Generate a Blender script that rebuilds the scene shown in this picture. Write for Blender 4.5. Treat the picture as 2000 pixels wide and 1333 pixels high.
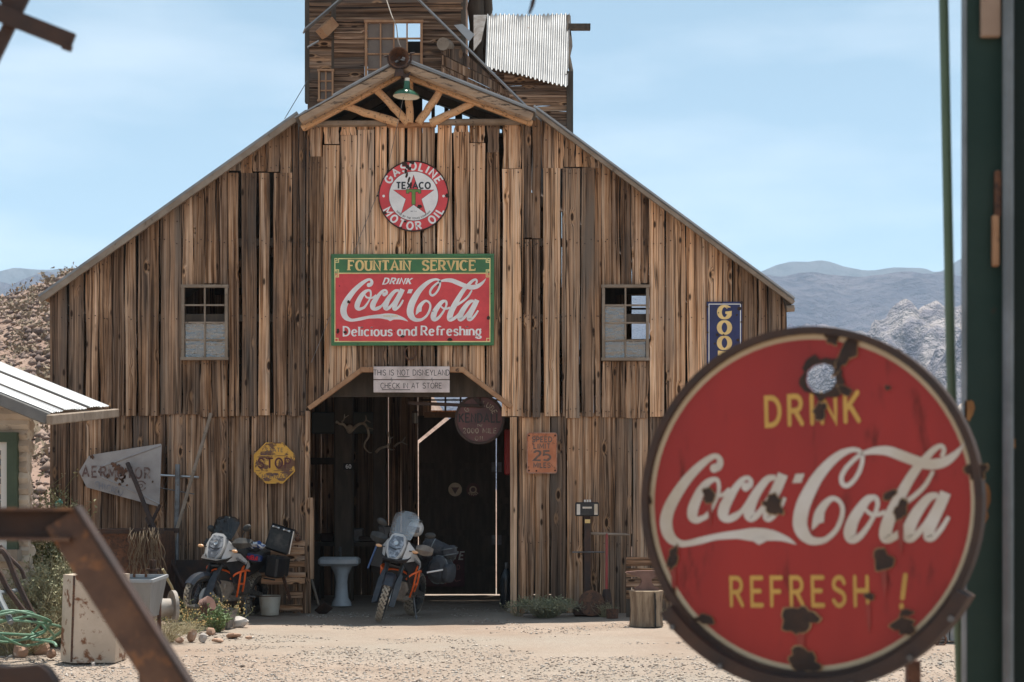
import bpy, math, random
import numpy as np
from mathutils import Vector, Matrix, Euler, noise as mnoise
from mathutils.geometry import tessellate_polygon

for o in list(bpy.data.objects):
    bpy.data.objects.remove(o)
S = bpy.context.scene
COL = S.collection
R = math.radians
# ---------------------------------------------------------------- camera, sky, sun, exposure
F, EYE, HOR = 3190.0, 1.36, 1000.0          # focal length in photo pixels, eye height, horizon row
BY = 22.0                                   # distance of the barn front
cam = bpy.data.cameras.new('camera'); camo = bpy.data.objects.new('camera', cam); COL.objects.link(camo)
camo.location = (0, 0, EYE); camo.rotation_euler = (R(90), 0, 0)
cam.sensor_width = 36; cam.lens = F/2000*36; cam.shift_y = 0.167
cam.clip_start = .05; cam.clip_end = 30000
cam.dof.use_dof = True; cam.dof.focus_distance = 21.5; cam.dof.aperture_fstop = 5.4
S.camera = camo
SUN_EL, SUN_AZ = 76.5, 14.0                 # the sun stands high, a little behind the barn and to its right
sd = Vector((math.sin(R(SUN_AZ))*math.cos(R(SUN_EL)), math.cos(R(SUN_AZ))*math.cos(R(SUN_EL)), math.sin(R(SUN_EL))))
w = bpy.data.worlds.new('World'); S.world = w; w.use_nodes = True
nt = w.node_tree; nt.nodes.clear()
wo = nt.nodes.new('ShaderNodeOutputWorld'); bg = nt.nodes.new('ShaderNodeBackground')
sky = nt.nodes.new('ShaderNodeTexSky'); sky.sky_type = 'NISHITA'; sky.sun_disc = False
sky.sun_elevation = R(SUN_EL); sky.sun_rotation = R(SUN_AZ); sky.air_density = 1.0; sky.altitude = 2300; sky.dust_density = 1.5; sky.ozone_density = 3.5
bg.inputs['Strength'].default_value = 0.061
tc = nt.nodes.new('ShaderNodeTexCoord'); mp = nt.nodes.new('ShaderNodeMapping')
mp.inputs['Scale'].default_value = (2.2, 2.2, 9.0); mp.inputs['Rotation'].default_value = (0, R(8), R(20))
nz = nt.nodes.new('ShaderNodeTexNoise'); nz.inputs['Scale'].default_value = 1.6; nz.inputs['Detail'].default_value = 7; nz.inputs['Roughness'].default_value = .55
rp = nt.nodes.new('ShaderNodeValToRGB'); rp.color_ramp.elements[0].position = .44; rp.color_ramp.elements[1].position = .78
rp.color_ramp.elements[1].color = (.40, .40, .40, 1)
mx = nt.nodes.new('ShaderNodeMixRGB'); mx.inputs[2].default_value = (8.2, 8.6, 9.0, 1)
L = nt.links.new
L(tc.outputs['Generated'], mp.inputs['Vector']); L(mp.outputs[0], nz.inputs['Vector'])
L(nz.outputs['Fac'], rp.inputs['Fac'])
hs0 = nt.nodes.new('ShaderNodeHueSaturation'); hs0.inputs['Hue'].default_value = .47; hs0.inputs['Saturation'].default_value = .74; L(sky.outputs[0], hs0.inputs['Color'])
L(rp.outputs['Color'], mx.inputs[0]); L(hs0.outputs[0], mx.inputs[1]); L(mx.outputs[0], bg.inputs['Color']); L(bg.outputs[0], wo.inputs['Surface'])
sl = bpy.data.lights.new('sun', 'SUN'); sl.energy = 2.85; sl.angle = R(.5); sl.color = (1, .95, .87)
so = bpy.data.objects.new('sun', sl); COL.objects.link(so); so.rotation_euler = (-sd).to_track_quat('-Z', 'Y').to_euler(); so.location = (5, 8, 40)
S.view_settings.view_transform = 'Standard'; S.view_settings.look = 'None'; S.view_settings.gamma = 1
S.view_settings.use_curve_mapping = False
S.view_settings.exposure = 1.40
S.render.engine = 'CYCLES'; S.cycles.volume_bounces = 2

# ---------------------------------------------------------------- helpers
def P(px, py, Y): return Vector(((px-1000)*Y/F, Y, EYE+(HOR-py)*Y/F))
def fx(px, Y=BY): return (px-1000)*Y/F
def fz(py, Y=BY): return EYE+(HOR-py)*Y/F
def yg(py): return EYE*F/(py-HOR)           # distance of the ground seen at row py
WM = {}
def wm(o):
    m = o.matrix_basis.copy()
    return wm(o.parent) @ m if o.parent else m
def tag(o, label=None, cat=None, group=None, kind=None):
    for k, v in (('label', label), ('category', cat), ('group', group), ('kind', kind)):
        if v: o[k] = v
    return o
def empty(name, loc, label=None, cat=None, rot=(0, 0, 0), group=None):
    o = bpy.data.objects.new(name, None); COL.objects.link(o); o.location = loc; o.rotation_euler = rot
    o.empty_display_size = .2
    return tag(o, label, cat, group)
def copy_tree(o, parent=None):
    c = o.copy(); COL.objects.link(c)
    if parent: c.parent = parent
    for ch in list(o.children): copy_tree(ch, c)
    return c
class MB:
    def __init__(s): s.v = []; s.f = []; s.m = []; s.mi = 0; s.marks = []
    def mark(s): s.marks.append((len(s.v), len(s.f)))
    def add(s, vs, fs):
        b = len(s.v); s.v += [Vector(q) for q in vs]
        for q in fs: s.f.append([b+i for i in q]); s.m.append(s.mi)
        return s
    def box(s, c, d, M=None):
        x, y, z = d[0]/2, d[1]/2, d[2]/2
        vs = [Vector((a*x, b*y, e*z)) for a in (-1, 1) for b in (-1, 1) for e in (-1, 1)]
        if M is not None: vs = [M @ q for q in vs]
        vs = [q+Vector(c) for q in vs]
        return s.add(vs, [(0,1,3,2),(4,6,7,5),(0,4,5,1),(2,3,7,6),(0,2,6,4),(1,5,7,3)])
    def bbox(s, c, d, b=.01, M=None):       # box with chamfered edges
        x, y, z = d[0]/2, d[1]/2, d[2]/2; b = min(b, x*.9, y*.9, z*.9)
        rings = []
        for zz, k in ((-z, b), (-z+b, 0), (z-b, 0), (z, b)):
            X, Y = x-k, y-k
            rings.append([(-X+b, -Y, zz), (X-b, -Y, zz), (X, -Y+b, zz), (X, Y-b, zz), (X-b, Y, zz), (-X+b, Y, zz), (-X, Y-b, zz), (-X, -Y+b, zz)])
        vs = [Vector(p) for r in rings for p in r]
        if M is not None: vs = [M @ q for q in vs]
        vs = [q+Vector(c) for q in vs]; fs = []
        for i in range(3):
            for j in range(8): fs.append((i*8+j, i*8+(j+1) % 8, i*8+8+(j+1) % 8, i*8+8+j))
        fs.append(tuple(range(7, -1, -1))); fs.append(tuple(range(24, 32)))
        return s.add(vs, fs)
    def beam(s, p0, p1, wd, ht, up=(0, 0, 1), b=0):
        p0 = Vector(p0); p1 = Vector(p1); d = (p1-p0); ln = d.length; d.normalize(); up = Vector(up)
        x = d.cross(up)
        if x.length < 1e-4: x = d.cross(Vector((0, 1, 0)))
        x.normalize(); u = x.cross(d).normalized()
        M = Matrix((x, d, u)).transposed()
        return s.bbox((p0+p1)/2, (wd, ln, ht), b, M) if b else s.box((p0+p1)/2, (wd, ln, ht), M)
    def tube(s, pts, r, n=8, cap=True):
        pts = [Vector(p) for p in pts]; k = len(pts); rr = r if isinstance(r, (list, tuple)) else [r]*k
        vs = []; fs = []; prev = None
        for i, p in enumerate(pts):
            t = (pts[min(i+1, k-1)]-pts[max(i-1, 0)])
            if t.length < 1e-9: t = Vector((0, 0, 1))
            t.normalize()
            if prev is None:
                a = t.cross(Vector((0, 0, 1)))
                if a.length < .05: a = t.cross(Vector((1, 0, 0)))
            else: a = prev-t*prev.dot(t)
            a.normalize(); prev = a; b = t.cross(a)
            for j in range(n):
                q = 2*math.pi*j/n; vs.append(p+(a*math.cos(q)+b*math.sin(q))*rr[i])
        for i in range(k-1):
            for j in range(n): fs.append((i*n+j, i*n+(j+1) % n, (i+1)*n+(j+1) % n, (i+1)*n+j))
        if cap: fs.append(tuple(range(n-1, -1, -1))); fs.append(tuple(range((k-1)*n, k*n)))
        return s.add(vs, fs)
    def lathe(s, prof, n=16, M=None, a0=0, a1=360):
        vs = []; fs = []; full = abs(a1-a0) >= 360; m = n if full else n+1; k = len(prof)
        for j in range(m):
            q = R(a0+(a1-a0)*j/n)
            for (r, z) in prof: vs.append(Vector((r*math.cos(q), r*math.sin(q), z)))
        for j in range(n):
            j2 = (j+1) % m
            for i in range(k-1): fs.append((j*k+i, j2*k+i, j2*k+i+1, j*k+i+1))
        if M is not None: vs = [M @ q for q in vs]
        return s.add(vs, fs)
    def prism(s, loops, y0, y1, f=None):    # polygon (first loop) with holes (others) in x,z; from y0 (front) to y1 (back)
        if not isinstance(loops[0][0], (tuple, list, Vector)): loops = [loops]
        flat = [p for l in loops for p in l]
        tri = tessellate_polygon([[Vector((p[0], p[1], 0)) for p in l] for l in loops])
        n = len(flat); g = f or (lambda x, y, z: (x, y, z))
        vs = [g(p[0], y0, p[1]) for p in flat]+[g(p[0], y1, p[1]) for p in flat]
        fs = [tuple(t) for t in tri]+[tuple(n+i for i in reversed(t)) for t in tri]
        b = 0
        for l in loops:
            m = len(l)
            for i in range(m):
                j = (i+1) % m; fs.append((b+i, b+j, n+b+j, n+b+i))
            b += m
        return s.add(vs, fs)
    def flat(s, loop, y, f=None):
        tri = tessellate_polygon([[Vector((p[0], p[1], 0)) for p in loop]]); g = f or (lambda x, y, z: (x, y, z))
        return s.add([g(p[0], y, p[1]) for p in loop], [tuple(t) for t in tri])
    def ball(s, c, r, n=10, m=6, M=None):
        rr = r if isinstance(r, (tuple, list)) else (r, r, r)
        prof = [(math.sin(math.pi*i/m), -math.cos(math.pi*i/m)) for i in range(m+1)]
        T = Matrix.Translation(Vector(c)) @ (M.to_4x4() if M is not None else Matrix()) @ Matrix.Diagonal((*rr, 1))
        return s.lathe(prof, n, T)
    def xf(s, M, i0=0):
        for i in range(i0, len(s.v)): s.v[i] = M @ s.v[i]
        return s
    def build(s, name, mats, parent=None, origin=None, local=False, smooth=.6, label=None, cat=None, group=None, kind=None):
        if name == 'lettering' and len(s.marks) > 1:      # every word or line is an object of its own
            ends = s.marks[1:]+[(len(s.v), len(s.f))]; o = None
            for (v0, f0), (v1, f1) in zip(s.marks, ends):
                q = MB(); q.v = s.v[v0:v1]; q.f = [[i-v0 for i in f] for f in s.f[f0:f1]]; q.m = s.m[f0:f1]
                o = q.build(name, mats, parent, origin, local, smooth, label, cat, group, kind)
            return o
        vs = s.v
        if parent is not None and not local:
            inv = wm(parent).inverted(); vs = [inv @ q for q in vs]
        o0 = Vector((0, 0, 0))
        if parent is None or origin is not None:
            if origin is None:
                xs = [q.x for q in vs]; ys = [q.y for q in vs]; zs = [q.z for q in vs]
                origin = Vector(((min(xs)+max(xs))/2, (min(ys)+max(ys))/2, min(zs)))
            o0 = Vector(origin); vs = [q-o0 for q in vs]
        me = bpy.data.meshes.new(name); me.from_pydata([tuple(q) for q in vs], [], s.f)
        for mt in (mats if isinstance(mats, (list, tuple)) else [mats]): me.materials.append(mt)
        if any(s.m): me.polygons.foreach_set('material_index', s.m)
        me.update()
        if smooth:
            me.shade_smooth(); me.set_sharp_from_angle(angle=smooth)
        o = bpy.data.objects.new(name, me); COL.objects.link(o); o.location = o0
        if parent is not None: o.parent = parent
        return tag(o, label, cat, group, kind)
def cr(pts, n=6, closed=False):             # Catmull-Rom through points of any dimension
    out = []; k = len(pts)
    for i in range(k if closed else k-1):
        p = [pts[(i+j-1) % k] if closed else pts[min(max(i+j-1, 0), k-1)] for j in range(4)]
        for a in range(n):
            t = a/n
            out.append(tuple(.5*((2*p[1][d])+(-p[0][d]+p[2][d])*t+(2*p[0][d]-5*p[1][d]+4*p[2][d]-p[3][d])*t*t+(-p[0][d]+3*p[1][d]-3*p[2][d]+p[3][d])*t**3) for d in range(len(p[1]))))
    if not closed: out.append(tuple(pts[-1]))
    return out
def circ(cx, cz, r, n=32, rz=None): return [(cx+r*math.cos(2*math.pi*i/n), cz+(rz or r)*math.sin(2*math.pi*i/n)) for i in range(n)]

# ---------------------------------------------------------------- materials
class NT:
    def __init__(s, name):
        s.m = bpy.data.materials.new(name); s.m.use_nodes = True; s.t = s.m.node_tree; s.t.nodes.clear()
        s.out = s.n('ShaderNodeOutputMaterial'); s.p = s.n('ShaderNodeBsdfPrincipled'); s.l(s.p.outputs[0], s.out.inputs['Surface'])
    def n(s, t, **kw):
        q = s.t.nodes.new(t)
        for k, v in kw.items(): setattr(q, k, v)
        return q
    def l(s, a, b): s.t.links.new(a, b)
    def val(s, sock, v):
        if hasattr(v, 'is_output') or isinstance(v, bpy.types.NodeSocket): s.l(v, sock)
        else: sock.default_value = v
    def math(s, op, a, b=0, clamp=False):
        q = s.n('ShaderNodeMath', operation=op, use_clamp=clamp); s.val(q.inputs[0], a); s.val(q.inputs[1], b); return q.outputs[0]
    def mix(s, f, a, b, bt='MIX'):
        q = s.n('ShaderNodeMixRGB', blend_type=bt); s.val(q.inputs[0], f)
        s.val(q.inputs[1], a if not isinstance(a, tuple) else (*a, 1)[:4]); s.val(q.inputs[2], b if not isinstance(b, tuple) else (*b, 1)[:4]); return q.outputs[0]
    def noise(s, vec, scale, detail=4, rough=.5, dist=0):
        q = s.n('ShaderNodeTexNoise'); s.l(vec, q.inputs['Vector']); q.inputs['Scale'].default_value = scale; q.inputs['Detail'].default_value = detail
        q.inputs['Roughness'].default_value = rough; q.inputs['Distortion'].default_value = dist; return q.outputs['Fac']
    def ramp(s, f, stops):
        q = s.n('ShaderNodeValToRGB'); s.l(f, q.inputs[0]); e = q.color_ramp.elements
        while len(e) < len(stops): e.new(.5)
        for i, (p, c) in enumerate(stops):
            e[i].position = p; e[i].color = (c, c, c, 1) if not isinstance(c, tuple) else (*c, 1)[:4]
        return q.outputs[0]
    def scale(s, vec, sc, off=None):
        q = s.n('ShaderNodeMapping'); s.l(vec, q.inputs['Vector']); q.inputs['Scale'].default_value = sc
        if off is not None: s.l(off, q.inputs['Location'])
        return q.outputs[0]
    def bump(s, h, strength=.4, dist=.01):
        q = s.n('ShaderNodeBump'); q.inputs['Strength'].default_value = strength; q.inputs['Distance'].default_value = dist
        s.l(h, q.inputs['Height']); s.l(q.outputs[0], s.p.inputs['Normal'])
    def set(s, **kw):
        for k, v in kw.items(): s.val(s.p.inputs[k], v if not isinstance(v, tuple) else (*v, 1)[:4])
        return s
def objrand(a):                             # object coordinates shifted by the object's random number
    t = a.n('ShaderNodeTexCoord'); oi = a.n('ShaderNodeObjectInfo'); q = a.n('ShaderNodeVectorMath', operation='ADD')
    k = a.math('MULTIPLY', oi.outputs['Random'], 91.7); a.l(t.outputs['Object'], q.inputs[0]); a.l(k, q.inputs[1]); return q.outputs[0], oi.outputs['Random']
def make_wood():
    a = NT('weathered_wood'); vec, rnd = objrand(a)
    at = a.n('ShaderNodeAttribute', attribute_type='OBJECT', attribute_name='tone'); tone = at.outputs['Fac']
    # knots bend the grain
    kv = a.scale(vec, (5.5, .01, 2.2))
    vo = a.n('ShaderNodeTexVoronoi', feature='F1'); a.l(kv, vo.inputs['Vector']); vo.inputs['Scale'].default_value = 1.0
    kd = vo.outputs['Distance']; kr = a.n('ShaderNodeSeparateColor'); a.l(vo.outputs['Color'], kr.inputs[0])
    kon = a.math('GREATER_THAN', kr.outputs[0], .56)
    knear = a.math('MULTIPLY', a.ramp(kd, [(.04, 1.0), (.30, 0.0)]), kon)
    kcore = a.math('MULTIPLY', a.ramp(kd, [(.10, 1.0), (.15, 0.0)]), kon)
    kring = a.math('MULTIPLY', a.ramp(kd, [(.10, 0.0), (.14, 1.0), (.17, 1.0), (.23, 0.0)]), kon)
    wob = a.noise(a.scale(vec, (3, 3, .9)), 1.0, 3)
    add = a.n('ShaderNodeVectorMath', operation='ADD'); cx = a.n('ShaderNodeCombineXYZ')
    a.l(a.math('ADD', a.math('MULTIPLY', knear, .05), a.math('MULTIPLY', wob, .045)), cx.inputs[0]); a.l(vec, add.inputs[0]); a.l(cx.outputs[0], add.inputs[1]); v2 = add.outputs[0]
    g1 = a.noise(a.scale(v2, (26, 26, .30)), 1, 6, .6)
    g2 = a.noise(a.scale(v2, (95, 95, .8)), 1, 4, .6)
    g3 = a.noise(a.scale(v2, (7, 7, .35)), 1, 4, .55)
    blot = a.noise(a.scale(vec, (4, 4, 1.6)), 1, 5, .6)
    gr = a.math('ADD', a.math('MULTIPLY', g1, .6), a.math('MULTIPLY', g2, .4))
    dark = a.ramp(gr, [(.37, (.012, .007, .005)), (.44, (.085, .050, .032)), (.54, (.225, .148, .104)), (.63, (.45, .325, .245))])
    tan = a.ramp(gr, [(.35, (.036, .019, .012)), (.42, (.38, .215, .130)), (.50, (.73, .475, .315)), (.62, (.90, .69, .52))])
    tt = a.math('ADD', tone, a.math('MULTIPLY', a.math('SUBTRACT', g3, .5), 2.0), True)
    tt = a.math('ADD', tt, a.math('MULTIPLY', a.math('SUBTRACT', blot, .5), 1.1), True)
    col = a.mix(tt, dark, tan)
    grey = a.ramp(a.noise(a.scale(vec, (5, 5, .5)), 1.3, 4), [(.50, 0.0), (.68, .75)])
    grey = a.math('ADD', a.math('MULTIPLY', grey, .8), a.math('MULTIPLY', a.math('GREATER_THAN', a.math('FRACT', a.math('MULTIPLY', rnd, 7.31)), .72), .38), True)
    col = a.mix(grey, col, a.mix(tone, (.10, .082, .070), (.36, .29, .235)))
    crk = a.math('ABSOLUTE', a.math('SUBTRACT', a.noise(a.scale(v2, (17, 17, .22)), 1, 3, .5), .5))
    cm = a.ramp(crk, [(.006, 1.0), (.020, 0.0)])
    cm2 = a.ramp(a.noise(a.scale(v2, (44, 44, .4)), 1, 2), [(.69, 0.0), (.76, .7)])
    cmm = a.math('MAXIMUM', cm, cm2)
    col = a.mix(a.math('MULTIPLY', cmm, .72), col, (.012, .008, .006))
    col = a.mix(a.math('MULTIPLY', kring, .28), col, (.66, .41, .25))
    col = a.mix(a.math('MULTIPLY', kcore, .92), col, (.030, .016, .010))
    v3 = a.n('ShaderNodeTexVoronoi', feature='F1'); a.l(a.scale(vec, (8.5, .01, 3.1)), v3.inputs['Vector']); v3.inputs['Scale'].default_value = 1.0
    c3 = a.n('ShaderNodeSeparateColor'); a.l(v3.outputs['Color'], c3.inputs[0])
    pin = a.math('MULTIPLY', a.ramp(v3.outputs['Distance'], [(.10, 1.0), (.19, 0.0)]), a.math('GREATER_THAN', c3.outputs[0], .55))
    col = a.mix(a.math('MULTIPLY', pin, .9), col, (.022, .013, .009))
    end = a.n('ShaderNodeSeparateXYZ'); tco = a.n('ShaderNodeTexCoord'); a.l(tco.outputs['Object'], end.inputs[0])
    hv = a.n('ShaderNodeHueSaturation'); a.l(col, hv.inputs['Color']); hv.inputs['Saturation'].default_value = 1.18; hv.inputs['Hue'].default_value = .498; a.l(a.math('ADD', .70, a.math('MULTIPLY', rnd, .62)), hv.inputs['Value']); col = hv.outputs[0]
    a.set(**{'Base Color': col, 'Roughness': .88, 'Specular IOR Level': .2})
    h = a.math('SUBTRACT', a.math('ADD', gr, a.math('MULTIPLY', g3, .5)), a.math('MULTIPLY', cmm, .9))
    h = a.math('SUBTRACT', h, a.math('MULTIPLY', kcore, .3))
    a.bump(h, .75, .012)
    return a.m
WOOD = make_wood()
def pm(name, col, rough=.6, metal=0.0, col2=None, sc=6, lo=.45, hi=.6, col3=None, sc3=14, lo3=.6, hi3=.66, bump=0, bsc=30, spec=.5, stretch=(1, 1, 1), rough2=None, **kw):
    a = NT(name); vec, _ = objrand(a); vec = a.scale(vec, stretch); c = (*col, 1)
    if col2 is not None:
        f = a.ramp(a.noise(vec, sc, 6, .6), [(lo, 0.0), (hi, 1.0)]); c = a.mix(f, tuple(col), tuple(col2))
    if col3 is not None:
        f3 = a.ramp(a.noise(vec, sc3, 5, .62, .3), [(lo3, 0.0), (hi3, 1.0)]); c = a.mix(f3, c if not isinstance(c, tuple) else c, tuple(col3))
        a.val(a.p.inputs['Roughness'], a.math('ADD', a.math('MULTIPLY', f3, .85-rough), rough)); 
        if metal: a.val(a.p.inputs['Metallic'], a.math('MULTIPLY', a.math('SUBTRACT', 1.0, f3), metal))
    else: a.p.inputs['Roughness'].default_value = rough; a.p.inputs['Metallic'].default_value = metal
    a.val(a.p.inputs['Base Color'], c); a.p.inputs['Specular IOR Level'].default_value = spec
    for k, v in kw.items(): a.val(a.p.inputs[k.replace('_', ' ')], v)
    if bump: a.bump(a.noise(vec, bsc, 5, .6), bump, .01)
    return a.m
RUST = pm('rusty_iron', (.085, .042, .026), .8, 0, (.17, .075, .038), 9, .4, .65, (.05, .03, .025), 30, .5, .65, .5, 60)
DRUST = pm('dark_rust', (.038, .024, .020), .75, 0, (.075, .036, .022), 8, .4, .7, bump=.4, bsc=50)
ORUST = pm('brown_steel', (.17, .088, .052), .5, .25, (.085, .045, .032), 9, .38, .62, (.27, .125, .06), 26, .54, .64, .25, 45)
GALV = pm('galvanised_sheet', (.29, .295, .30), .55, .45, (.22, .225, .23), 3, .4, .6, (.30, .16, .09), 5, .70, .76, .15, 12, stretch=(1, 1, .35))
GALVW = pm('bleached_sheet_roof', (.38, .39, .40), .55, .2, (.30, .31, .32), 2.5, .4, .65, (.35, .22, .13), 6, .72, .8, .1, 12)
STEEL = pm('grey_pipe_steel', (.20, .20, .205), .5, .6, (.12, .11, .105), 7, .4, .6, (.15, .085, .05), 20, .62, .7, .2, 40)
ALU = pm('bare_aluminium', (.6, .6, .6), .3, .9)
BLACK = pm('black_plastic', (.018, .018, .020), .45, 0, (.045, .042, .038), 6, .5, .75, bump=.1, bsc=60)
DUSTBLACK = pm('dusty_black', (.03, .029, .028), .6, 0, (.10, .085, .07), 7, .5, .75)
NAVY = pm('blue_black_plastic', (.022, .026, .036), .4, 0, (.055, .055, .06), 8, .5, .7)
RUBBER = pm('tyre_rubber', (.030, .029, .028), .85, 0, (.13, .11, .09), 9, .42, .65)
TREADM = pm('tan_tread', (.26, .225, .18), .9, 0, (.40, .35, .28), 14, .4, .65)  # tan blocks, paler than the tyre rubber
ORANGE = pm('orange_paint', (.85, .15, .03), .35, 0, (.7, .12, .025), 8, .5, .7)
MWHITE = pm('white_body_paint', (.52, .51, .50), .35, 0, (.36, .35, .34), 9, .5, .75)
ENG = pm('engine_metal', (.10, .095, .09), .5, .5, (.20, .17, .14), 14, .45, .65)
TANM = pm('dusty_skid_plate', (.33, .28, .23), .5, .35, (.22, .18, .15), 10, .45, .65)
CLOTH = pm('dark_bag_cloth', (.035, .038, .046), .9, 0, (.07, .07, .075), 10, .45, .7, bump=.5, bsc=40)
LENS = pm('headlight_glass', (.16, .175, .20), .08, .3, (.42, .44, .48), 16, .5, .6)
AMBER = pm('amber_lens', (.75, .42, .22), .25)
SINKW = pm('old_white_porcelain', (.52, .55, .58), .25, 0, (.38, .40, .42), 5, .5, .75, (.25, .16, .1), 7, .72, .78)
WHITEP = pm('chipped_white_paint', (.60, .48, .37), .55, 0, (.46, .36, .27), 2.5, .4, .65, (.20, .085, .04), 6.5, .54, .60, .2, 20)
BUCKET = pm('dirty_white_enamel', (.55, .52, .45), .5, 0, (.42, .36, .28), 6, .4, .65, (.22, .10, .05), 7, .66, .72)
REDP = pm('red_paint', (.35, .05, .04), .5, 0, (.24, .05, .04), 6, .45, .65, (.12, .06, .04), 11, .64, .7)
GREENE = pm('green_enamel', (.035, .125, .070), .22, 0, (.05, .15, .08), 5, .5, .7)
LAMPW = pm('cream_enamel', (.72, .68, .58), .4)
BONE = pm('old_antler_bone', (.42, .35, .27), .7, 0, (.27, .21, .15), 9, .4, .65)
ROPE = pm('old_grey_rope', (.30, .26, .215), .9, 0, (.2, .17, .14), 20, .4, .6)
STONE = pm('warm_stone', (.42, .27, .19), .9, 0, (.29, .175, .12), 3, .4, .65, (.52, .46, .40), 8, .6, .72, .6, 22)
STONE2 = pm('pale_stone', (.50, .46, .42), .9, 0, (.38, .34, .31), 4, .4, .65, bump=.6, bsc=22)
CONC = pm('grey_concrete', (.36, .35, .33), .9, 0, (.27, .26, .25), 5, .4, .65, bump=.4, bsc=50)
HOSE = pm('green_rubber_hose', (.10, .22, .14), .6, 0, (.16, .27, .18), 5, .4, .6)
DGREEN = pm('dark_green_paint', (.018, .040, .032), .6, 0, (.027, .050, .040), 3, .4, .65, (.05, .042, .03), 9, .70, .76, .12, 20, spec=.2)
DGREEN2 = pm('deep_green_paint', (.006, .014, .011), .6, 0, (.010, .018, .014), 3, .4, .65, spec=.2)
LGREEN = pm('faded_green_paint', (.10, .15, .085), .5, 0, (.075, .115, .065), 3, .4, .65)
GREYP = pm('grey_paint_pipe', (.13, .145, .15), .5, .1, (.22, .24, .25), 4, .4, .65)
LOGW = pm('whitewashed_log', (.56, .46, .36), .9, 0, (.40, .31, .235), 2.2, .38, .62, (.26, .19, .14), 6, .60, .7, .9, 9)
STUMPW = pm('split_stump_wood', (.33, .25, .17), .9, 0, (.17, .115, .075), 5, .4, .62, (.05, .033, .022), 9, .62, .68, .8, 12, stretch=(3, 3, .4))
TRUSSW = pm('orange_pole_wood', (.60, .34, .17), .8, 0, (.64, .39, .22), 4, .4, .65, (.20, .11, .06), 15, .57, .64, .4, 20, stretch=(2, 2, 2))
BROWNW = pm('brown_trim_wood', (.34, .175, .09), .8, 0, (.46, .26, .14), 5, .4, .65, (.10, .05, .03), 10, .62, .7, .3, 20)
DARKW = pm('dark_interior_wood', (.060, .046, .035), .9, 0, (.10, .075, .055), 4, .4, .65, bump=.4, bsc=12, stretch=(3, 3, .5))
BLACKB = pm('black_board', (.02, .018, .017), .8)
ROOT = pm('dry_root', (.12, .085, .055), .9, 0, (.19, .14, .09), 4, .4, .6)
STEM = pm('dry_stem', (.26, .22, .13), .9, 0, (.34, .29, .17), 3, .4, .6)
GSTEM = pm('green_stem', (.13, .15, .065), .9, 0, (.19, .19, .085), 3, .4, .6)
LEAFG = pm('grey_green_leaf', (.20, .20, .11), .8, 0, (.33, .30, .17), 4, .4, .6)
LEAFB = pm('fresh_green_leaf', (.10, .16, .055), .7, 0, (.16, .22, .08), 5, .4, .6)
FLOW = pm('dry_yellow_flower', (.50, .36, .14), .9, 0, (.42, .27, .12), 6, .4, .6)
def glass_mat(name, tint, f, rough=.03, dirt_reflect=.25, dcol=(.4, .4, .38)):
    a = NT(name); a.t.nodes.remove(a.p); vec, _ = objrand(a)
    tr = a.n('ShaderNodeBsdfTransparent'); tr.inputs[0].default_value = (*tint, 1); gl = a.n('ShaderNodeBsdfGlossy'); gl.inputs['Roughness'].default_value = rough
    df = a.n('ShaderNodeBsdfDiffuse'); df.inputs[0].default_value = (*dcol, 1)
    bp = a.n('ShaderNodeBump'); bp.inputs['Strength'].default_value = .6; bp.inputs['Distance'].default_value = .05; a.l(a.noise(a.scale(vec, (1, 1, 4)), 3.5, 3), bp.inputs['Height']); a.l(bp.outputs[0], gl.inputs['Normal'])
    m1 = a.n('ShaderNodeMixShader'); m1.inputs[0].default_value = f; a.l(tr.outputs[0], m1.inputs[1]); a.l(gl.outputs[0], m1.inputs[2])
    m2 = a.n('ShaderNodeMixShader'); a.l(a.math('MULTIPLY', a.ramp(a.noise(vec, 7, 5), [(.3, .3), (.7, 1.0)]), dirt_reflect), m2.inputs[0]); a.l(m1.outputs[0], m2.inputs[1]); a.l(df.outputs[0], m2.inputs[2])
    a.l(m2.outputs[0], a.out.inputs['Surface']); return a.m
GLASS = glass_mat('dusty_reflection_glass', (.55, .57, .58), .26, .03, .50, (.36, .33, .29))  # dust colour also paints the warm grey-tan reflections on the panes
SCREENC = glass_mat('clear_windscreen', (.72, .75, .78), .22, .05, .22, (.7, .7, .71))
SCREEND = glass_mat('tinted_windscreen', (.05, .055, .075), .05, .05, .03, (.3, .3, .3))
HGLASS = glass_mat('grey_house_glass', (.25, .26, .26), .25, .05, .7, (.22, .23, .22))
def sign_mat(name, col, col2, rough=.28, chip=.74):
    return pm(name, col, rough, 0, tuple(c*.86 for c in col2), 3.2, .40, .66, (.045, .025, .02), 11, chip, chip+.02)
ERED = sign_mat('red_enamel', (.72, .060, .065), (.64, .048, .055), .35)
EWHITE = sign_mat('white_enamel', (.86, .83, .81), (.80, .77, .75))
EGREEN = sign_mat('sign_green_enamel', (.055, .19, .060), (.045, .155, .055))
EGOLD = sign_mat('gold_lettering', (.86, .60, .24), (.80, .54, .21))
EPALE = sign_mat('pale_yellow_line', (.88, .72, .31), (.68, .54, .22))
EBLACK = sign_mat('black_lettering', (.018, .018, .022), (.028, .026, .028))
ELEAF = sign_mat('leaf_green_letter', (.16, .27, .045), (.14, .24, .04))
EBLUE = sign_mat('navy_enamel', (.018, .024, .11), (.014, .018, .085))
OLDRED = pm('faded_red_enamel', (.38, .028, .022), .38, 0, (.29, .022, .019), 1.8, .35, .7, (.14, .022, .016), 5, .60, .72, spec=.35, stretch=(3, 1, .8))
OLDCREAM = sign_mat('cream_enamel_line', (.62, .50, .34), (.56, .42, .26), .45, .8)
OLDWHITE = sign_mat('aged_white_lettering', (.66, .60, .54), (.60, .49, .36), .45, .8)
OLDGOLD = sign_mat('aged_yellow_lettering', (.66, .38, .075), (.56, .30, .06), .45, .8)
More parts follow.
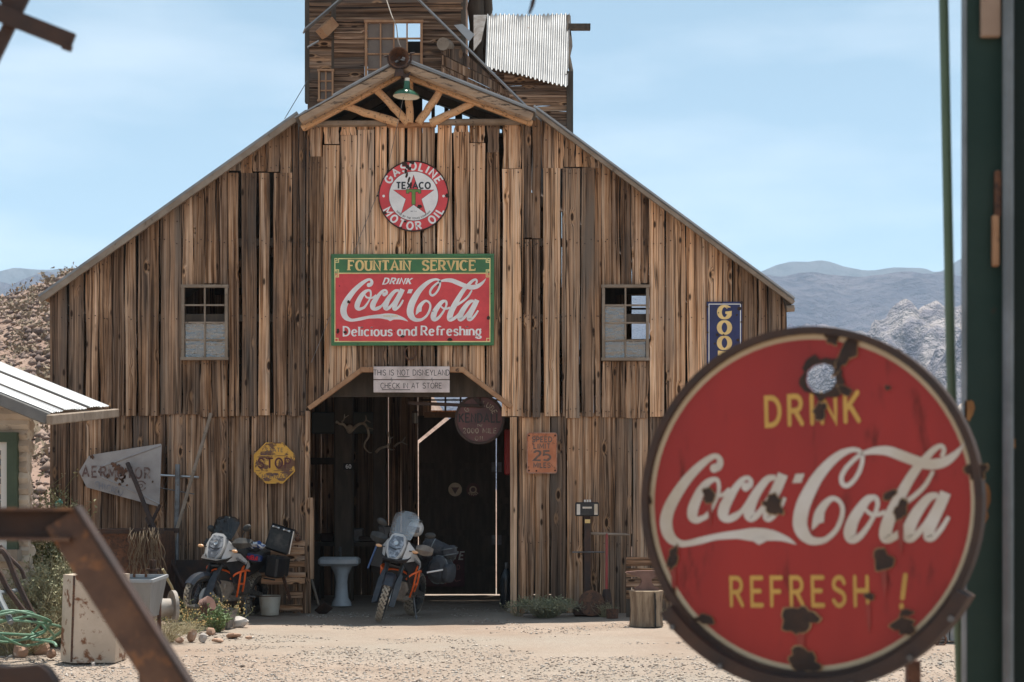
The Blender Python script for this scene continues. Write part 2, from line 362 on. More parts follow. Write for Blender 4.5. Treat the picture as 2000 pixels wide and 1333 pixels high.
CHIP = pm('bare_rusty_patch', (.030, .018, .014), .8, 0, (.055, .028, .018), 20, .4, .65, bump=.5, bsc=50)
HALO = pm('chipped_enamel_edge', (.42, .26, .12), .7, 0, (.25, .12, .05), 18, .4, .65)
STOPY = pm('worn_yellow_paint', (.74, .40, .065), .55, 0, (.64, .33, .05), 4, .4, .65, (.17, .085, .05), 4.2, .53, .58, .25, 30)
ORANGER = pm('rusty_orange_sheet', (.46, .15, .065), .7, 0, (.56, .22, .11), 5, .4, .65, (.20, .075, .045), 14, .58, .68, .3, 40)
GREYL = pm('worn_grey_lettering', (.13, .10, .085), .8, 0, (.22, .12, .08), 16, .45, .62)
VANE = pm('zinc_vane_sheet', (.40, .37, .36), .5, .35, (.31, .285, .275), 4, .4, .65, (.20, .11, .06), 5, .66, .74, .25, 40)
VANEL = pm('faded_vane_lettering', (.14, .085, .075), .8, 0, (.32, .26, .24), 14, .48, .62)
NOTICE = pm('pale_notice_board', (.70, .59, .56), .7, 0, (.48, .39, .36), 5, .4, .65, (.30, .17, .11), 9, .66, .74)
KEND = pm('dark_maroon_sign', (.13, .040, .036), .45, 0, (.06, .02, .02), 4, .4, .65)
# ---------------------------------------------------------------- ground, hills, mountains, air
def fbm(x, y, sc, oct=4, seed=0):
    v = 0; a = 1; t = 0
    for _ in range(oct):
        v += a*mnoise.noise(Vector((x*sc+seed*7.3, y*sc-seed*3.1, seed*1.7))); t += a; a *= .5; sc *= 2.03
    return v/t
def ridged(x, y, sc, oct=5, seed=0):
    v = 0; a = 1; t = 0
    for _ in range(oct):
        v += a*(1-abs(mnoise.noise(Vector((x*sc+seed*5.1, y*sc+seed*2.7, seed*.9)))*1.6)); t += a; a *= .52; sc *= 2.1
    return v/t
def gz(x, y): return .028*fbm(x, y, .55, 3, 2)+.012*fbm(x, y, 3.1, 2, 4)-.012
def make_ground():
    def axis(lo, hi, step, far):
        a = list(np.arange(lo, hi+1e-6, step)); d = step
        up = hi
        while up < far: d *= 1.6; up = min(up+d, far); a.append(up)
        d = step; dn = lo
        while dn > -far: d *= 1.6; dn = max(dn-d, -far); a.insert(0, dn)
        return a
    X = axis(-9, 7, .16, 5200); Y = axis(8, 24, .16, 5200); m = MB(); n = len(X)
    for y in Y:
        for x in X: m.v.append(Vector((x, y, gz(x, y) if (abs(x) < 60 and abs(y) < 80) else -.02)))
    for j in range(len(Y)-1):
        for i in range(n-1): m.f.append((j*n+i, j*n+i+1, j*n+n+i+1, j*n+n+i)); m.m.append(0)
    a = NT('dusty_gravel_ground'); t = a.n('ShaderNodeTexCoord'); v = t.outputs['Object']
    big = a.noise(v, .9, 5, .6); med = a.noise(v, 14, 5, .65); fine = a.noise(v, 70, 4, .7)
    wide = a.noise(v, .22, 4, .55); c = a.mix(a.ramp(big, [(.36, 0.0), (.62, 1.0)]), (.305, .225, .17), (.40, .315, .25)); c = a.mix(a.ramp(wide, [(.42, 0.0), (.60, .85)]), c, (.335, .295, .245))
    c = a.mix(a.ramp(med, [(.38, .0), (.66, .6)]), c, (.30, .235, .19))
    c = a.mix(a.ramp(fine, [(.52, .0), (.66, .8)]), c, (.20, .16, .13))
    c = a.mix(a.ramp(fine, [(.26, .75), (.40, .0)]), c, (.52, .44, .375))
    a.set(**{'Base Color': c, 'Roughness': .95, 'Specular IOR Level': .15}); a.bump(a.math('ADD', med, a.math('MULTIPLY', fine, .6)), .8, .02)
    return m.build('ground', a.m, origin=(0, 0, 0), kind='structure')
make_ground()
def stones(name, spots, mats, label, origin, sizes, seed, flat=.6, big=False):
    rng = np.random.default_rng(seed); n = len(spots)
    base = np.array([(1,0,0),(.3,.95,0),(-.8,.6,0),(-.8,-.6,0),(.3,-.95,0),(.1,.1,1),(0,0,-.6)], float); nb = 7
    fc = []
    for j in range(5): fc += [(j, (j+1) % 5, 5), ((j+1) % 5, j, 6)]
    fc = np.array(fc); ang = rng.uniform(0, 6.28, n); c, s = np.cos(ang), np.sin(ang)
    b = base[None]*rng.uniform(.6, 1.3, (n, nb, 3)); b[:, :, 2] *= flat
    sp = np.array(spots); sz = np.array(sizes)[:, None, None]
    x = b[:, :, 0]*c[:, None]-b[:, :, 1]*s[:, None]; y = b[:, :, 0]*s[:, None]+b[:, :, 1]*c[:, None]
    v = np.stack([x, y, b[:, :, 2]], 2)*sz+sp[:, None, :]; v -= np.array(origin)
    f = fc[None]+(np.arange(n)*nb)[:, None, None]
    me = bpy.data.meshes.new(name); vv = v.reshape(-1, 3); ff = f.reshape(-1, 3)
    me.vertices.add(len(vv)); me.vertices.foreach_set('co', vv.ravel().astype(np.float32))
    me.loops.add(len(ff)*3); me.loops.foreach_set('vertex_index', ff.ravel().astype(np.int32))
    me.polygons.add(len(ff)); me.polygons.foreach_set('loop_start', np.arange(0, len(ff)*3, 3, dtype=np.int32))
    for q in mats: me.materials.append(q)
    me.polygons.foreach_set('material_index', np.repeat(rng.integers(0, len(mats), n), 10).astype(np.int32))
    me.update(); me.validate(); o = bpy.data.objects.new(name, me); COL.objects.link(o); o.location = origin
    return tag(o, label, kind='stuff')
PEB = [pm('pebble_tan', (.42, .34, .27), .95), pm('pebble_grey', (.33, .30, .27), .95), pm('pebble_pale', (.56, .49, .42), .95), pm('pebble_brown', (.20, .155, .125), .95)]
rs = random.Random(4)
sp = []; sz = []
for i in range(46000):
    y = 12.2+11*rs.random()**1.25; hw = y*.34; x = rs.uniform(-hw, hw)
    if y > 15.5 and fbm(x, y, .7, 3, 6)+.25*fbm(x, y, 2.3, 2, 8) < (.02 if y < 18 else .10): continue
    s = .004+.012*rs.random()**2.0+(.02*rs.random() if rs.random() < .018 else 0)
    sp.append((x, y, gz(x, y)+s*.2)); sz.append(s)
stones('gravel', sp, PEB, None, (0, 17, 0), sz, 5)

def field(name, x0, x1, y0, y1, nx, ny, h, m, kind='structure'):
    b = MB()
    for j in range(ny):
        for i in range(nx):
            x = x0+(x1-x0)*i/(nx-1); y = y0+(y1-y0)*j/(ny-1); b.v.append(Vector((x, y, h(x, y))))
    for j in range(ny-1):
        for i in range(nx-1): b.f.append((j*nx+i, j*nx+i+1, j*nx+nx+i+1, j*nx+nx+i)); b.m.append(0)
    return b.build(name, m, origin=((x0+x1)/2, (y0+y1)/2, 0), kind=kind, smooth=1.2)
def smooth(a, b, x): t = min(max((x-a)/(b-a), 0), 1); return t*t*(3-2*t)
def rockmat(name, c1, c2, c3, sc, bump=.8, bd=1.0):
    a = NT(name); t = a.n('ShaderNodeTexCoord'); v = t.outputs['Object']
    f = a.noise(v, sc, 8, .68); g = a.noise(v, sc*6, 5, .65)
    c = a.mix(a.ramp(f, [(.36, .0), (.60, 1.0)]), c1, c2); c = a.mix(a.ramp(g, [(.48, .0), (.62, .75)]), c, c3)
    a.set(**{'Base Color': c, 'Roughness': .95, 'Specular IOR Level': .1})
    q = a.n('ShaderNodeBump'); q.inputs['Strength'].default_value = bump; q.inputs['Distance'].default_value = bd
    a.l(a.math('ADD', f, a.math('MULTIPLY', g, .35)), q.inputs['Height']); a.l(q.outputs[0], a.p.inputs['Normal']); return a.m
def hill_l(x, y):
    u = 1000+x*F/y; top = float(np.interp(u, [-1500, -300, 0, 125, 250, 400, 700, 1000], [700, 615, 588, 540, 490, 470, 560, 1000])); yy = min(y, 92)
    h = EYE*smooth(28, 40, y)+(1000-top)*yy/F*smooth(27, 92, yy)**.55*(1-.6*smooth(94, 130, y))
    return max(h, -.5)+(.35*fbm(x, y, .12, 4, 3)+.22*(ridged(x, y, .35, 3, 8)-.6))*smooth(30, 45, y)-.08
field('hillside', -70, 4, 29, 130, 110, 120, hill_l, rockmat('stony_hillside', (.27, .18, .14), (.35, .25, .195), (.17, .115, .09), .22, .9, .3))
sp = []; sz = []
for i in range(30000):
    y = rs.uniform(34, 95); x = rs.uniform(-(y*.36)-2, -(y*.12)); s = .025+.15*rs.random()**9*(1+y/90)
    sp.append((x, y, hill_l(x, y)+s*.15)); sz.append(s)
stones('hillside_rocks', sp, [pm('hill_rock_brown', (.22, .15, .115), .95), pm('hill_rock_dark', (.13, .09, .075), .95), pm('hill_rock_pale', (.28, .20, .16), .95)], 'scattered brown boulders strewn over the stony hillside', (-24, 70, 0), sz, 9, .8)
def tufts(name, spots, m, label, origin, leaf, per, seed):
    r = random.Random(seed); b = MB()
    for (x, y, z, s) in spots:
        for k in range(per):
            d = Vector((r.gauss(0, .5), r.gauss(0, .5), abs(r.gauss(0, .45)))); c = Vector((x, y, z))+d*s
            u = Vector((r.gauss(0, 1), r.gauss(0, 1), r.gauss(0, 1))).normalized()*leaf*s; w = Vector((r.gauss(0, 1), r.gauss(0, 1), r.gauss(0, 1))).normalized()*leaf*s
            b.add([c-u, c+w, c+u*.8-w*.3], [(0, 1, 2)])
    return b.build(name, m, origin=origin, label=label, kind='stuff', smooth=0)
ts = []
for i in range(600):
    y = rs.uniform(36, 92); x = rs.uniform(-(y*.36)-2, -(y*.12)); ts.append((x, y, hill_l(x, y)+.05, rs.uniform(.25, .55)))
tufts('desert_scrub', ts, pm('dull_scrub', (.21, .165, .11), .95, 0, (.28, .21, .145), 2, .4, .6), 'low dull green scrub dotted over the stony hillside', (-24, 70, 0), .3, 26, 3)
def hill_r(x, y):
    return max(8.5*math.exp(-((x-24)/9)**2-((y-66)/16)**2)+1.6*(ridged(x, y, .12, 4, 2)-.7)*smooth(44, 58, y), -.6)-.05
field('rocky_knoll', 8, 46, 42, 100, 70, 80, hill_r, rockmat('pale_knoll_rock', (.40, .34, .30), (.50, .44, .40), (.22, .18, .17), .5, 1, .4))
def mountain(name, Y, prof, dep, nx, ny, na, nsc, m, seed, back=.5):
    X0 = (prof[0][0]-1000)*Y/F; X1 = (prof[-1][0]-1000)*Y/F
    jag = Y*.0022; px = [(p[0]-1000)*Y/F for p in prof]; pz = [EYE+(HOR-p[1])*Y/F for p in prof]
    def h(x, y):
        top = float(np.interp(x, px, pz))+jag*fbm(x, seed*9.0, 26/Y, 5, seed); t = (y-(Y-dep))/dep
        if t <= 1: s = .10+.90*(max(t, 0)**1.25) if t > 0 else 0
        else: s = 1-.8*smooth(1, 1+back, t)
        e = math.sin(min(max(t, 0), 1)*math.pi)
        return top*s*(1-.32*e*(1-ridged(x, y, nsc, 5, seed)))+na*fbm(x, y, nsc*4, 4, seed+3)*min(max(t, 0)*3, 1)*(.35+e)
    return field(name, X0, X1, Y-dep, Y+dep*back, nx, ny, h, m)
mountain('distant_range', 3300, [(-700,548),(-200,532),(0,530),(30,524),(60,529),(100,528),(135,524),(200,530),(420,545),(1000,560),(1400,548),(1480,534),(1500,526),(1512,519),(1545,512),(1575,513),(1600,507),(1625,512),(1650,521),(1690,528),(1710,525),(1740,520),(1765,522),(1800,522),(1815,524),(1826,530),(1845,527),(1860,515),(1880,503),(1910,500),(1980,515),(2600,540)], 700, 260, 25, 12, .004, rockmat('range_rock_haze_tint', (.07, .075, .09), (.10, .10, .115), (.05, .05, .06), .006, .6, 20), 1)  # rock coloured bluish to add to the haze tint
mountain('desert_ridge', 2000, [(-700,560),(-200,552),(0,548),(25,552),(50,538),(85,533),(120,540),(150,536),(300,560),(1000,600),(1420,560),(1500,533),(1530,534),(1560,532),(1595,528),(1620,532),(1650,529),(1690,538),(1720,540),(1750,534),(1770,530),(1800,534),(1830,529),(1850,532),(1900,540),(2000,530),(2600,560)], 1150, 280, 70, 40, .0035, rockmat('ridge_rock_haze_tint', (.075, .078, .115), (.13, .12, .15), (.045, .05, .08), .008, 1, 40), 6)  # bluish base colour carries part of the hazy air's blue
mountain('rocky_crag', 900, [(1380,760),(1480,690),(1535,650),(1548,624),(1556,622),(1572,634),(1578,620),(1600,632),(1640,645),(1690,650),(1704,638),(1706,622),(1732,617),(1738,604),(1752,592),(1768,586),(1784,598),(1790,608),(1800,600),(1830,598),(1848,610),(1862,604),(1880,596),(1900,602),(1960,640),(2100,700),(2400,820)], 330, 240, 121, 60, .006, rockmat('crag_rock_painted_shade', (.075, .085, .14), (.50, .43, .39), (.10, .10, .14), .0075, 1, 40), 3)  # blue shade and white sunlit zones are mixed into the crag's colour

def hill_b(x, y): return max(-4+30*smooth(-70, -190, y)+9*fbm(x, y, .016, 4, 12), -.6)-.05
field('hillside', -190, 190, -230, -60, 60, 30, hill_b, rockmat('unseen_reflected_hill', (.25, .17, .13), (.34, .245, .19), (.14, .10, .08), .06, .9, .6))  # unseen hill added behind the camera so the panes have something to reflect
haze = MB().box((0, 1800, 273), (11600, 12600, 560)).build('haze', NT('thin_haze').m, origin=(0, 1800, 0), kind='stuff', smooth=0)
hm = haze.data.materials[0].node_tree; hm.nodes.clear()
ho = hm.nodes.new('ShaderNodeOutputMaterial'); hv = hm.nodes.new('ShaderNodeVolumePrincipled'); hm.links.new(hv.outputs[0], ho.inputs['Volume'])
hv.inputs['Color'].default_value = (.62, .815, 1, 1); hv.inputs['Density'].default_value = .00016; hv.inputs['Anisotropy'].default_value = 0

# ---------------------------------------------------------------- barn
barn = empty('barn', (fx(816), BY, 0), 'big weathered plank barn with wide open doorway and signs on its front', 'barn')
PC = [0]
def plank(parent, x0, x1, z0, zl, zr, y, th, tone, seed=None, n=5, M=None, name='plank', warp=.007, zl0=None, zr0=None):
    """one board: x0..x1 wide, from z0 up to zl (left) / zr (right); own origin, wavy edges, slight bow"""
    PC[0] += 1; r = random.Random(seed if seed is not None else PC[0]*13+7)
    cx = (x0+x1)/2; zb = min(z0, z0); vs = []; fs = []
    ph = [r.uniform(0, 6.3) for _ in range(4)]; ln = max(zl, zr)-z0
    zl0 = z0 if zl0 is None else zl0; zr0 = z0 if zr0 is None else zr0
    bow = r.uniform(-.007, .007); tw = r.uniform(-.006, .006)
    for i in range(n+1):
        t = i/n; k = 0 if i in (0, n) else 1
        wl = warp*(math.sin(ph[0]+t*5.1)+.6*math.sin(ph[1]+t*11)); wr = warp*(math.sin(ph[2]+t*4.4)+.6*math.sin(ph[3]+t*12))
        yy = bow*math.sin(t*3.14)+tw*(t-.5); a = zl0+(zl-zl0)*t-z0; b = zr0+(zr-zr0)*t-z0
        vs += [(x0-cx+wl, -th/2+yy-tw, a), (x1-cx+wr, -th/2+yy+tw, b), (x1-cx+wr, th/2+yy, b), (x0-cx+wl, th/2+yy, a)]
    for i in range(n):
        for j in range(4): fs.append((i*4+j, i*4+(j+1) % 4, i*4+4+(j+1) % 4, i*4+4+j))
    fs += [(3, 2, 1, 0), (n*4, n*4+1, n*4+2, n*4+3)]
    me = bpy.data.meshes.new(name); me.from_pydata(vs, [], fs); me.materials.append(WOOD); me.update()
    o = bpy.data.objects.new(name, me); COL.objects.link(o); o.parent = parent
    w = Matrix.Translation((cx, y, z0)) if M is None else M
    o.matrix_basis = wm(parent).inverted() @ w
    o['tone'] = float(min(max(tone, -.6), 1.4)); return o
rt = random.Random(11)
def roofL(px): return 580-(px-75)*.709
def roofR(px): return 215+(px-1050)*.740
def tone(base, sp=.16): return base+rt.uniform(-sp, sp)
def row(edges, top, bot, y, base, sp=.26, th=.028, gap=1.0, tops=None, parent=None, Y=BY):
    for a, b in edges:
        a += rt.uniform(.1, .75); b -= rt.uniform(.1, .75)
        t0 = top(a) if callable(top) else top; t1 = top(b) if callable(top) else top
        b0 = bot(a) if callable(bot) else bot; b1 = bot(b) if callable(bot) else bot
        j = rt.uniform(-3, 3)/145
        zb = min(fz(b0), fz(b1)); NAILS.append((fx(a), fx(b), zb, min(fz(t0), fz(t1)), y-th/2))
        plank(parent or barn, fx(a), fx(b), zb, fz(t0)-.0, fz(t1)-.0, y+rt.uniform(-.006, .006), th, tone(base(a) if callable(base) else base, sp), zl0=fz(b0)+(j if b0 == b1 else 0), zr0=fz(b1)+(j if b0 == b1 else 0))
def pairs(l): return [(l[i][1] if isinstance(l[i], tuple) else l[i], l[i+1][0] if isinstance(l[i+1], tuple) else l[i+1]) for i in range(len(l)-1)]
TL = lambda p: roofL(p)+5+.0105*(1000-roofL(p))
TR = lambda p: roofR(p)+5+.0105*(1000-roofR(p))
NAILS = []
# left upper wall
lw = lambda a: -.04+.26*smooth(140, 330, a)
row(pairs([98, (130.5, 134.5), (163, 168), (192.6, 195.4), (218.2, 218.8), (242.5, 245.3), (266, 270.4), (310.9, 313.5), 355]), TL, 812, BY, lw)
row(pairs([356, 378, (400.4, 401), 422, 446]), TL, 556, BY, .08)
row(pairs([357, (390.8, 391.3), (413, 413.8), 445]), 704, 812, BY, .45, .3)
row(pairs([(446, 446.6), (466.3, 472), (501.8, 505.8), (527.4, 534), (562, 562.5), 571]), 338, 812, BY, lambda a: .26, .3)
row(pairs([447, 470, (493, 494), 520, 546, 571]), TL, 336, BY+.012, .38, .2)
row([(571.5, 584), (584.5, 597)], lambda p: roofL(p)+(9 if p < 580 else 5), 812, BY-.01, .04, .04)
# left lower wall
row(pairs([98.5, (133.6, 135), (167, 168), (196.5, 198.5), (224, 225.5), (256.8, 258.3), (289.6, 290.4), (322.2, 323.8), (361.8, 363), (405.3, 406.4), (445, 446), (487.8, 489.8), 522, (556.3, 557.6), 597]), 806, 1197, BY+.032, lambda a: -.02+.30*smooth(250, 450, a), .2)
# middle wall with stepped double boards and the doorway arch
def arch(p): return 800-(p-600)*.743 if p < 705 else (722 if p < 905 else 722+(p-905)*.785)
mid = [((598, 603), None), ((603.5, 631), 306), ((631.8, 664), 284), ((664.5, 696.5), 265), ((697, 731.6), 254), ((732, 756.3), None), ((759, 791.4), None), ((795, 822.6), None), ((825, 850), None), ((853.8, 883.7), None), ((886.5, 916), 258), ((917.5, 947.4), 280), ((950.5, 976), 298), ((981, 1019), 330)]
for (a, b), jt in mid:
    base = 1.0 if a < 940 or a > 960 else .25
    if a < 604: base = .3
    top = jt or 239
    if b <= 705 or a >= 905: row([(a, b)], top, arch if a < 1000 and a > 601 and b < 1000 else (815 if a > 900 else 800), BY, base, .14)
    else:
        row([(a, b)], top, 590, BY, base, .12); row([(a, b)], 591, 724, BY, .05 if a < 850 else .4, .2)
    if jt: row([(a+1, b-1)], 239, jt-1, BY+.016, base, .12)
row([(1019.5, 1023)], 239, 815, BY, .4)
row(pairs([1023, (1038, 1039), 1056]), lambda p: 222 if p < 1040 else TR(p)+6, 466, BY-.008, .03, .05)
row(pairs([1023.5, (1038.5, 1040), 1055.5]), 468, 815, BY, .12, .08)
# right upper wall
row(pairs([(1056, 1057.5), (1101, 1102), (1123, 1124), (1137, 1138), (1153, 1153.7), 1174]), lambda p: max(TR(p), 224), 327, BY+.014, .66, .2)
row(pairs([(1056, 1061), (1093.7, 1098), (1105, 1105.7), (1133, 1135.5), (1161, 1161.5), 1174]), 328.5, 815, BY, .62, .22)
row(pairs([1175, 1193, (1210, 1211.5), (1232, 1233), 1252, 1267]), TR, 556, BY, .3, .3)
row(pairs([1176, 1196, 1222, 1245, 1266]), 706, 815, BY, .42, .25)
rb = lambda a: .55-.35*smooth(1370, 1500, a)
row(pairs([1267.5, (1298, 1300.5), (1338.5, 1341.5), (1382, 1383.2), (1410.6, 1411), (1430, 1431), (1448, 1448.6), (1478, 1480.7), (1498.7, 1499), (1524.8, 1527), 1536]), TR, lambda a: 815, BY, rb, .16)
# right lower wall
row(pairs([(0, 1012.5), (1043, 1044), (1074, 1075.5), (1105.6, 1106.5), (1138.8, 1139.4), (1169.9, 1170.5), (1201.6, 1202), (1234.4, 1236), (1267, 1268), 1300, (1335, 1336), 1370, 1405, 1440, 1470, 1505, 1534]), 806, 1197, BY+.032, .42, .3)
r_ = random.Random(5); m = MB()
for xa, xb, z0, z1, yy in NAILS:
    for z_ in (.95, 2.2, 2.72, 3.98, 5.0, 6.0, z1-.06):
        if z0+.03 < z_ < z1-.03:
            for x_ in (xa+.05, xb-.05): q = Vector((x_+r_.uniform(-.012, .012), yy, z_+r_.uniform(-.03, .03))); m.tube([q+Vector((0, -.016, 0)), q+Vector((0, .02, 0))], .0085, 4)
m.build('nail_heads', DRUST, barn, smooth=0, kind='stuff')
# side and back walls
BB = 27.0
def side(x, ztop, n, op=None):
    for i in range(n):
        y0 = BY+.05+i*(BB-BY-.05)/n; y1 = y0+(BB-BY-.05)/n-rt.choice([.006, .008, .02])
        M = Matrix.Translation((x, (y0+y1)/2, 0)) @ Matrix.Rotation(R(90), 4, 'Z')
        plank(barn, -(y1-y0)/2, (y1-y0)/2, 0, ztop, ztop, 0, .028, .3, M=M)
side(fx(97.5), 4.25, 15); side(fx(1535), 4.2, 15)
def bz(x):                                 # underside of the roof over x
    p = 1000+x*F/BY
    return fz(TL(p)) if p < 582 else (fz(TR(p)) if p > 1045 else 6.55)
for xs, xe in ((-6.2, -1.555), (-1.555, 1.12), (1.12, 1.98), (1.98, 2.36), (2.36, 3.69)):
    X = xs
    while X < xe-.02:
        g = rt.choice([.001, .002, .002, .003, .003, .004]); x1 = min(X+rt.uniform(.19, .27), xe)
        if xe-x1 < .08: x1 = xe
        zl, zr = bz(X), bz(x1); mid_ = (X+x1)/2; spans = [(-.06, zl, zr)]
        if xs == -1.555: spans = [(2.95 if mid_ < -1.2 or mid_ > .12 else 3.36, zl, zr)]+([(2.93, 3.04, 3.04)] if -1.2 < mid_ < .12 else [])
        if xs == 1.98: spans = [(0, 4.22, 4.22), (5.12, zl, zr)]
        for (a, b, c) in spans: plank(barn, X, x1-g, a, b, c, BB+rt.uniform(-.004, .004), .026, .25, warp=.003)
        X = x1
MB().prism([(-1.555, 2.545), (-1.555, 2.95), (-1.07, 2.95)], BB-.013, BB+.013).build('corner_board', DARKW, barn)
# beams and posts inside
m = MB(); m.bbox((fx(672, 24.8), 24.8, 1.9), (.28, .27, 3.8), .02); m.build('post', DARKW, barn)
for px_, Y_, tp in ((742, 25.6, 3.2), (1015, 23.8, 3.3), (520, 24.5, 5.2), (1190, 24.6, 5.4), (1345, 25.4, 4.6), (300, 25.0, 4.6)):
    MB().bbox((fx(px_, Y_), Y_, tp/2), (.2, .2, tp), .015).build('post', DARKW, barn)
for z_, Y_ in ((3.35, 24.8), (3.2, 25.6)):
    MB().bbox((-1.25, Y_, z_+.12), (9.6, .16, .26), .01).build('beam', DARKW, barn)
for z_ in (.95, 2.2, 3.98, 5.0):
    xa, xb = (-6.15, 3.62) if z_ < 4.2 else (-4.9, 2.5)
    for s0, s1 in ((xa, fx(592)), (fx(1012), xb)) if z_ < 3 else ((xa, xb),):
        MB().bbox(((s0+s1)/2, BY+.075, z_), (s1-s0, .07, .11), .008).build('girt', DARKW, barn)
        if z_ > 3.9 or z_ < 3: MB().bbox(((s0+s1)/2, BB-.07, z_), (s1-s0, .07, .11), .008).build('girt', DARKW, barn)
MB().box((fx(816), (BY+BB)/2+.1, 6.5), (fx(1040)-fx(588), BB-BY-.3, .05)).build('added_ceiling', DARKW, barn)  # added deck that shuts daylight out of the barn interior
# roof sheets
def roofslab(name, p0, p1, y0, y1, th, mt, corr=0):
    d = (p1-p0).normalized(); nrm = Vector((-d.z, 0, d.x)); nrm = nrm if nrm.z > 0 else -nrm; m = MB()
    m.add([Vector((p.x, y, p.z))+nrm*o for y in (y0, y1) for p in (p0, p1) for o in (0, th)], [(0,1,3,2),(4,6,7,5),(0,4,5,1),(2,3,7,6),(0,2,6,4),(1,5,7,3)])
    return m.build(name, mt, barn)
a0 = P(76, 580, BY-.22); a1 = P(582, roofL(582), BY-.22); b0 = P(1043, roofR(1043), BY-.22); b1 = P(1551, 585, BY-.22)
BARGE = pm('weathered_barge_wood', (.27, .185, .125), .85, 0, (.46, .31, .20), 3, .35, .65, (.05, .035, .025), 8, .56, .64, .6, 14, stretch=(.6, 2, 3))
EDGE = pm('weathered_edge_board', (.22, .165, .12), .85, 0, (.31, .245, .19), 4, .4, .65, (.09, .07, .055), 9, .62, .7, .4, 14)
roofslab('roof_sheet', a0, a1, BY-.22, BB+.25, .03, GALV); roofslab('roof_sheet', b0, b1, BY-.20, BB+.25, .03, GALV)
for p, q in ((a0, a1), (b0, b1)):
    o = Vector((0, .03, -.04)); MB().beam(p+o, q+o, .05, .085 if p is a0 else .05).build('rake_board', EDGE, barn)
m = MB(); m.tube([P(1536, 603, BY-.12), P(1551, 602, BY-.12)], .045, 8); m.build('rafter_tail', EDGE, barn)
m = MB(); m.prism([(fx(76), fz(582)), (fx(98), fz(566)), (fx(98), fz(592))], BY-.1, BY+.1); m.build('eave_soffit', BROWNW, barn)
m = MB(); m.prism([(fx(1549), fz(587)), (fx(1524), fz(569)), (fx(1533), fz(604)), (fx(1538), fz(606))], BY-.1, BY+.1); m.build('eave_soffit', DARKW, barn)
# central dormer: barge logs, braces, plates, roof, slats behind
ap = P(783, 122, BY); DL = P(582, 236, BY); DR = P(1040, 226, BY)
DB = 23.25
roofslab('dormer_roof_sheet', P(576, 231, BY-.5), P(783, 117, BY-.5), BY-.51, DB, .02, GALV); roofslab('dormer_roof_sheet', P(783, 117, BY-.5), P(1046, 219, BY-.5), BY-.51, DB, .02, GALV)
def log(p0, p1, r0, r1, n=10, seg=7, amp=.010, seed=1):
    r = random.Random(seed); m = MB(); pts = []; rr = []
    for i in range(seg+1):
        t = i/seg; p = p0.lerp(p1, t); pts.append(p+Vector((r.uniform(-amp, amp), r.uniform(-amp, amp), r.uniform(-amp, amp)))); rr.append((r0+(r1-r0)*t)*(1+r.uniform(-.06, .06)))
    m.tube(pts, rr, n); return m
MB().beam(P(786, 117, BY-.5)+Vector((0, 0, .03)), P(1046, 219, BY-.5)+Vector((0, 0, .03)), .03, .02).build('roof_edge_strip', GALVW, barn); MB().beam(P(650, 190, BY-.5)+Vector((0, 0, .03)), P(760, 130, BY-.5)+Vector((0, 0, .03)), .03, .016).build('roof_edge_strip', GALVW, barn); MB().beam(b0+Vector((0, .0, .025)), b1+Vector((0, .0, .025)), .03, .022).build('roof_edge_strip', GALVW, barn)
for p, q, s in ((P(586, 240, BY-.47), P(779, 134, BY-.47), 1), (P(787, 134, BY-.47), P(1040, 230, BY-.47), 2)):
    o = MB().beam(p+Vector((0, .02, .03)), q+Vector((0, .02, .01)), .11, .13, b=.025).build('barge_board', BARGE, barn)
    MB().beam(p+Vector((0, .20, -.03)), q+Vector((0, .20, -.03)), .10, .08, b=.015).build('rafter', TRUSSW, barn)
    MB().beam(p+Vector((0, .95, .0)), q+Vector((0, .95, .0)), .08, .10).build('rafter', DARKW, barn)
for i, (a, b, c, d) in enumerate(((729, 168, 796, 240), (664, 204, 778, 241), (799, 145, 800, 241), (868, 166, 818, 241), (932, 196, 842, 241))):
    log(P(a, b, BY-.22), P(c, d, BY-.16), .047, .055, seed=i+3).build('brace', TRUSSW, barn)
for (a, b, z_, mt, hh) in ((585, 755, 242, EDGE, .065), (756, 852, 245, BROWNW, .05), (853, 1019, 239, EDGE, .065)):
    MB().beam(P(a, z_, BY-.05), P(b, z_-1, BY-.05), .14, hh, b=.012).build('top_plate', mt, barn)
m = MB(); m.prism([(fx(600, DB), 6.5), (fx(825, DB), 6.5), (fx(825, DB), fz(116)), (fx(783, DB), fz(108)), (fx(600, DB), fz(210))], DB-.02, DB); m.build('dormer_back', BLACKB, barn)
for i, px_ in enumerate((846, 872, 896, 921, 938, 950, 960, 972, 985, 998, 1012)):
    w_ = (.05, .06, .10, .06, .10, .055, .06, .06, .07, .06, .06)[i]; z1 = fz(122+(px_-783)*.40, BY)
    MB().box((fx(px_, DB), DB, (6.5+z1)/2), (w_, .03, z1-6.5)).build('slat', DARKW, barn)
MB().beam(P(880, 190, DB-.05), P(945, 232, DB-.05), .06, .06).build('strut', DARKW, barn)
# doorway trims and jambs
for a, b in (((603, 798), (707, 722)), ((903, 722), (999, 795))):
    MB().beam(P(*a, BY-.03), P(*b, BY-.03), .06, .065, b=.006).build('arch_trim', BROWNW, barn)
MB().beam(P(704, 722, BY-.034), P(908, 722, BY-.034), .07, .075, b=.006).build('arch_trim', BROWNW, barn)
for px_, tp, w_ in ((601.5, 803, .065), (1003, 815, .09)):
    plank(barn, fx(px_)-w_/2, fx(px_)+w_/2, 0, fz(tp), fz(tp), BY-.02, .09, .45, warp=.003)
plank(barn, fx(603), fx(615), fz(1130), fz(972), fz(972), BY-.09, .05, .5, warp=.003)
MB().box((fx(800), BY+.30, fz(742)), (2.7, .05, .42)).build('door_header', DARKW, barn)
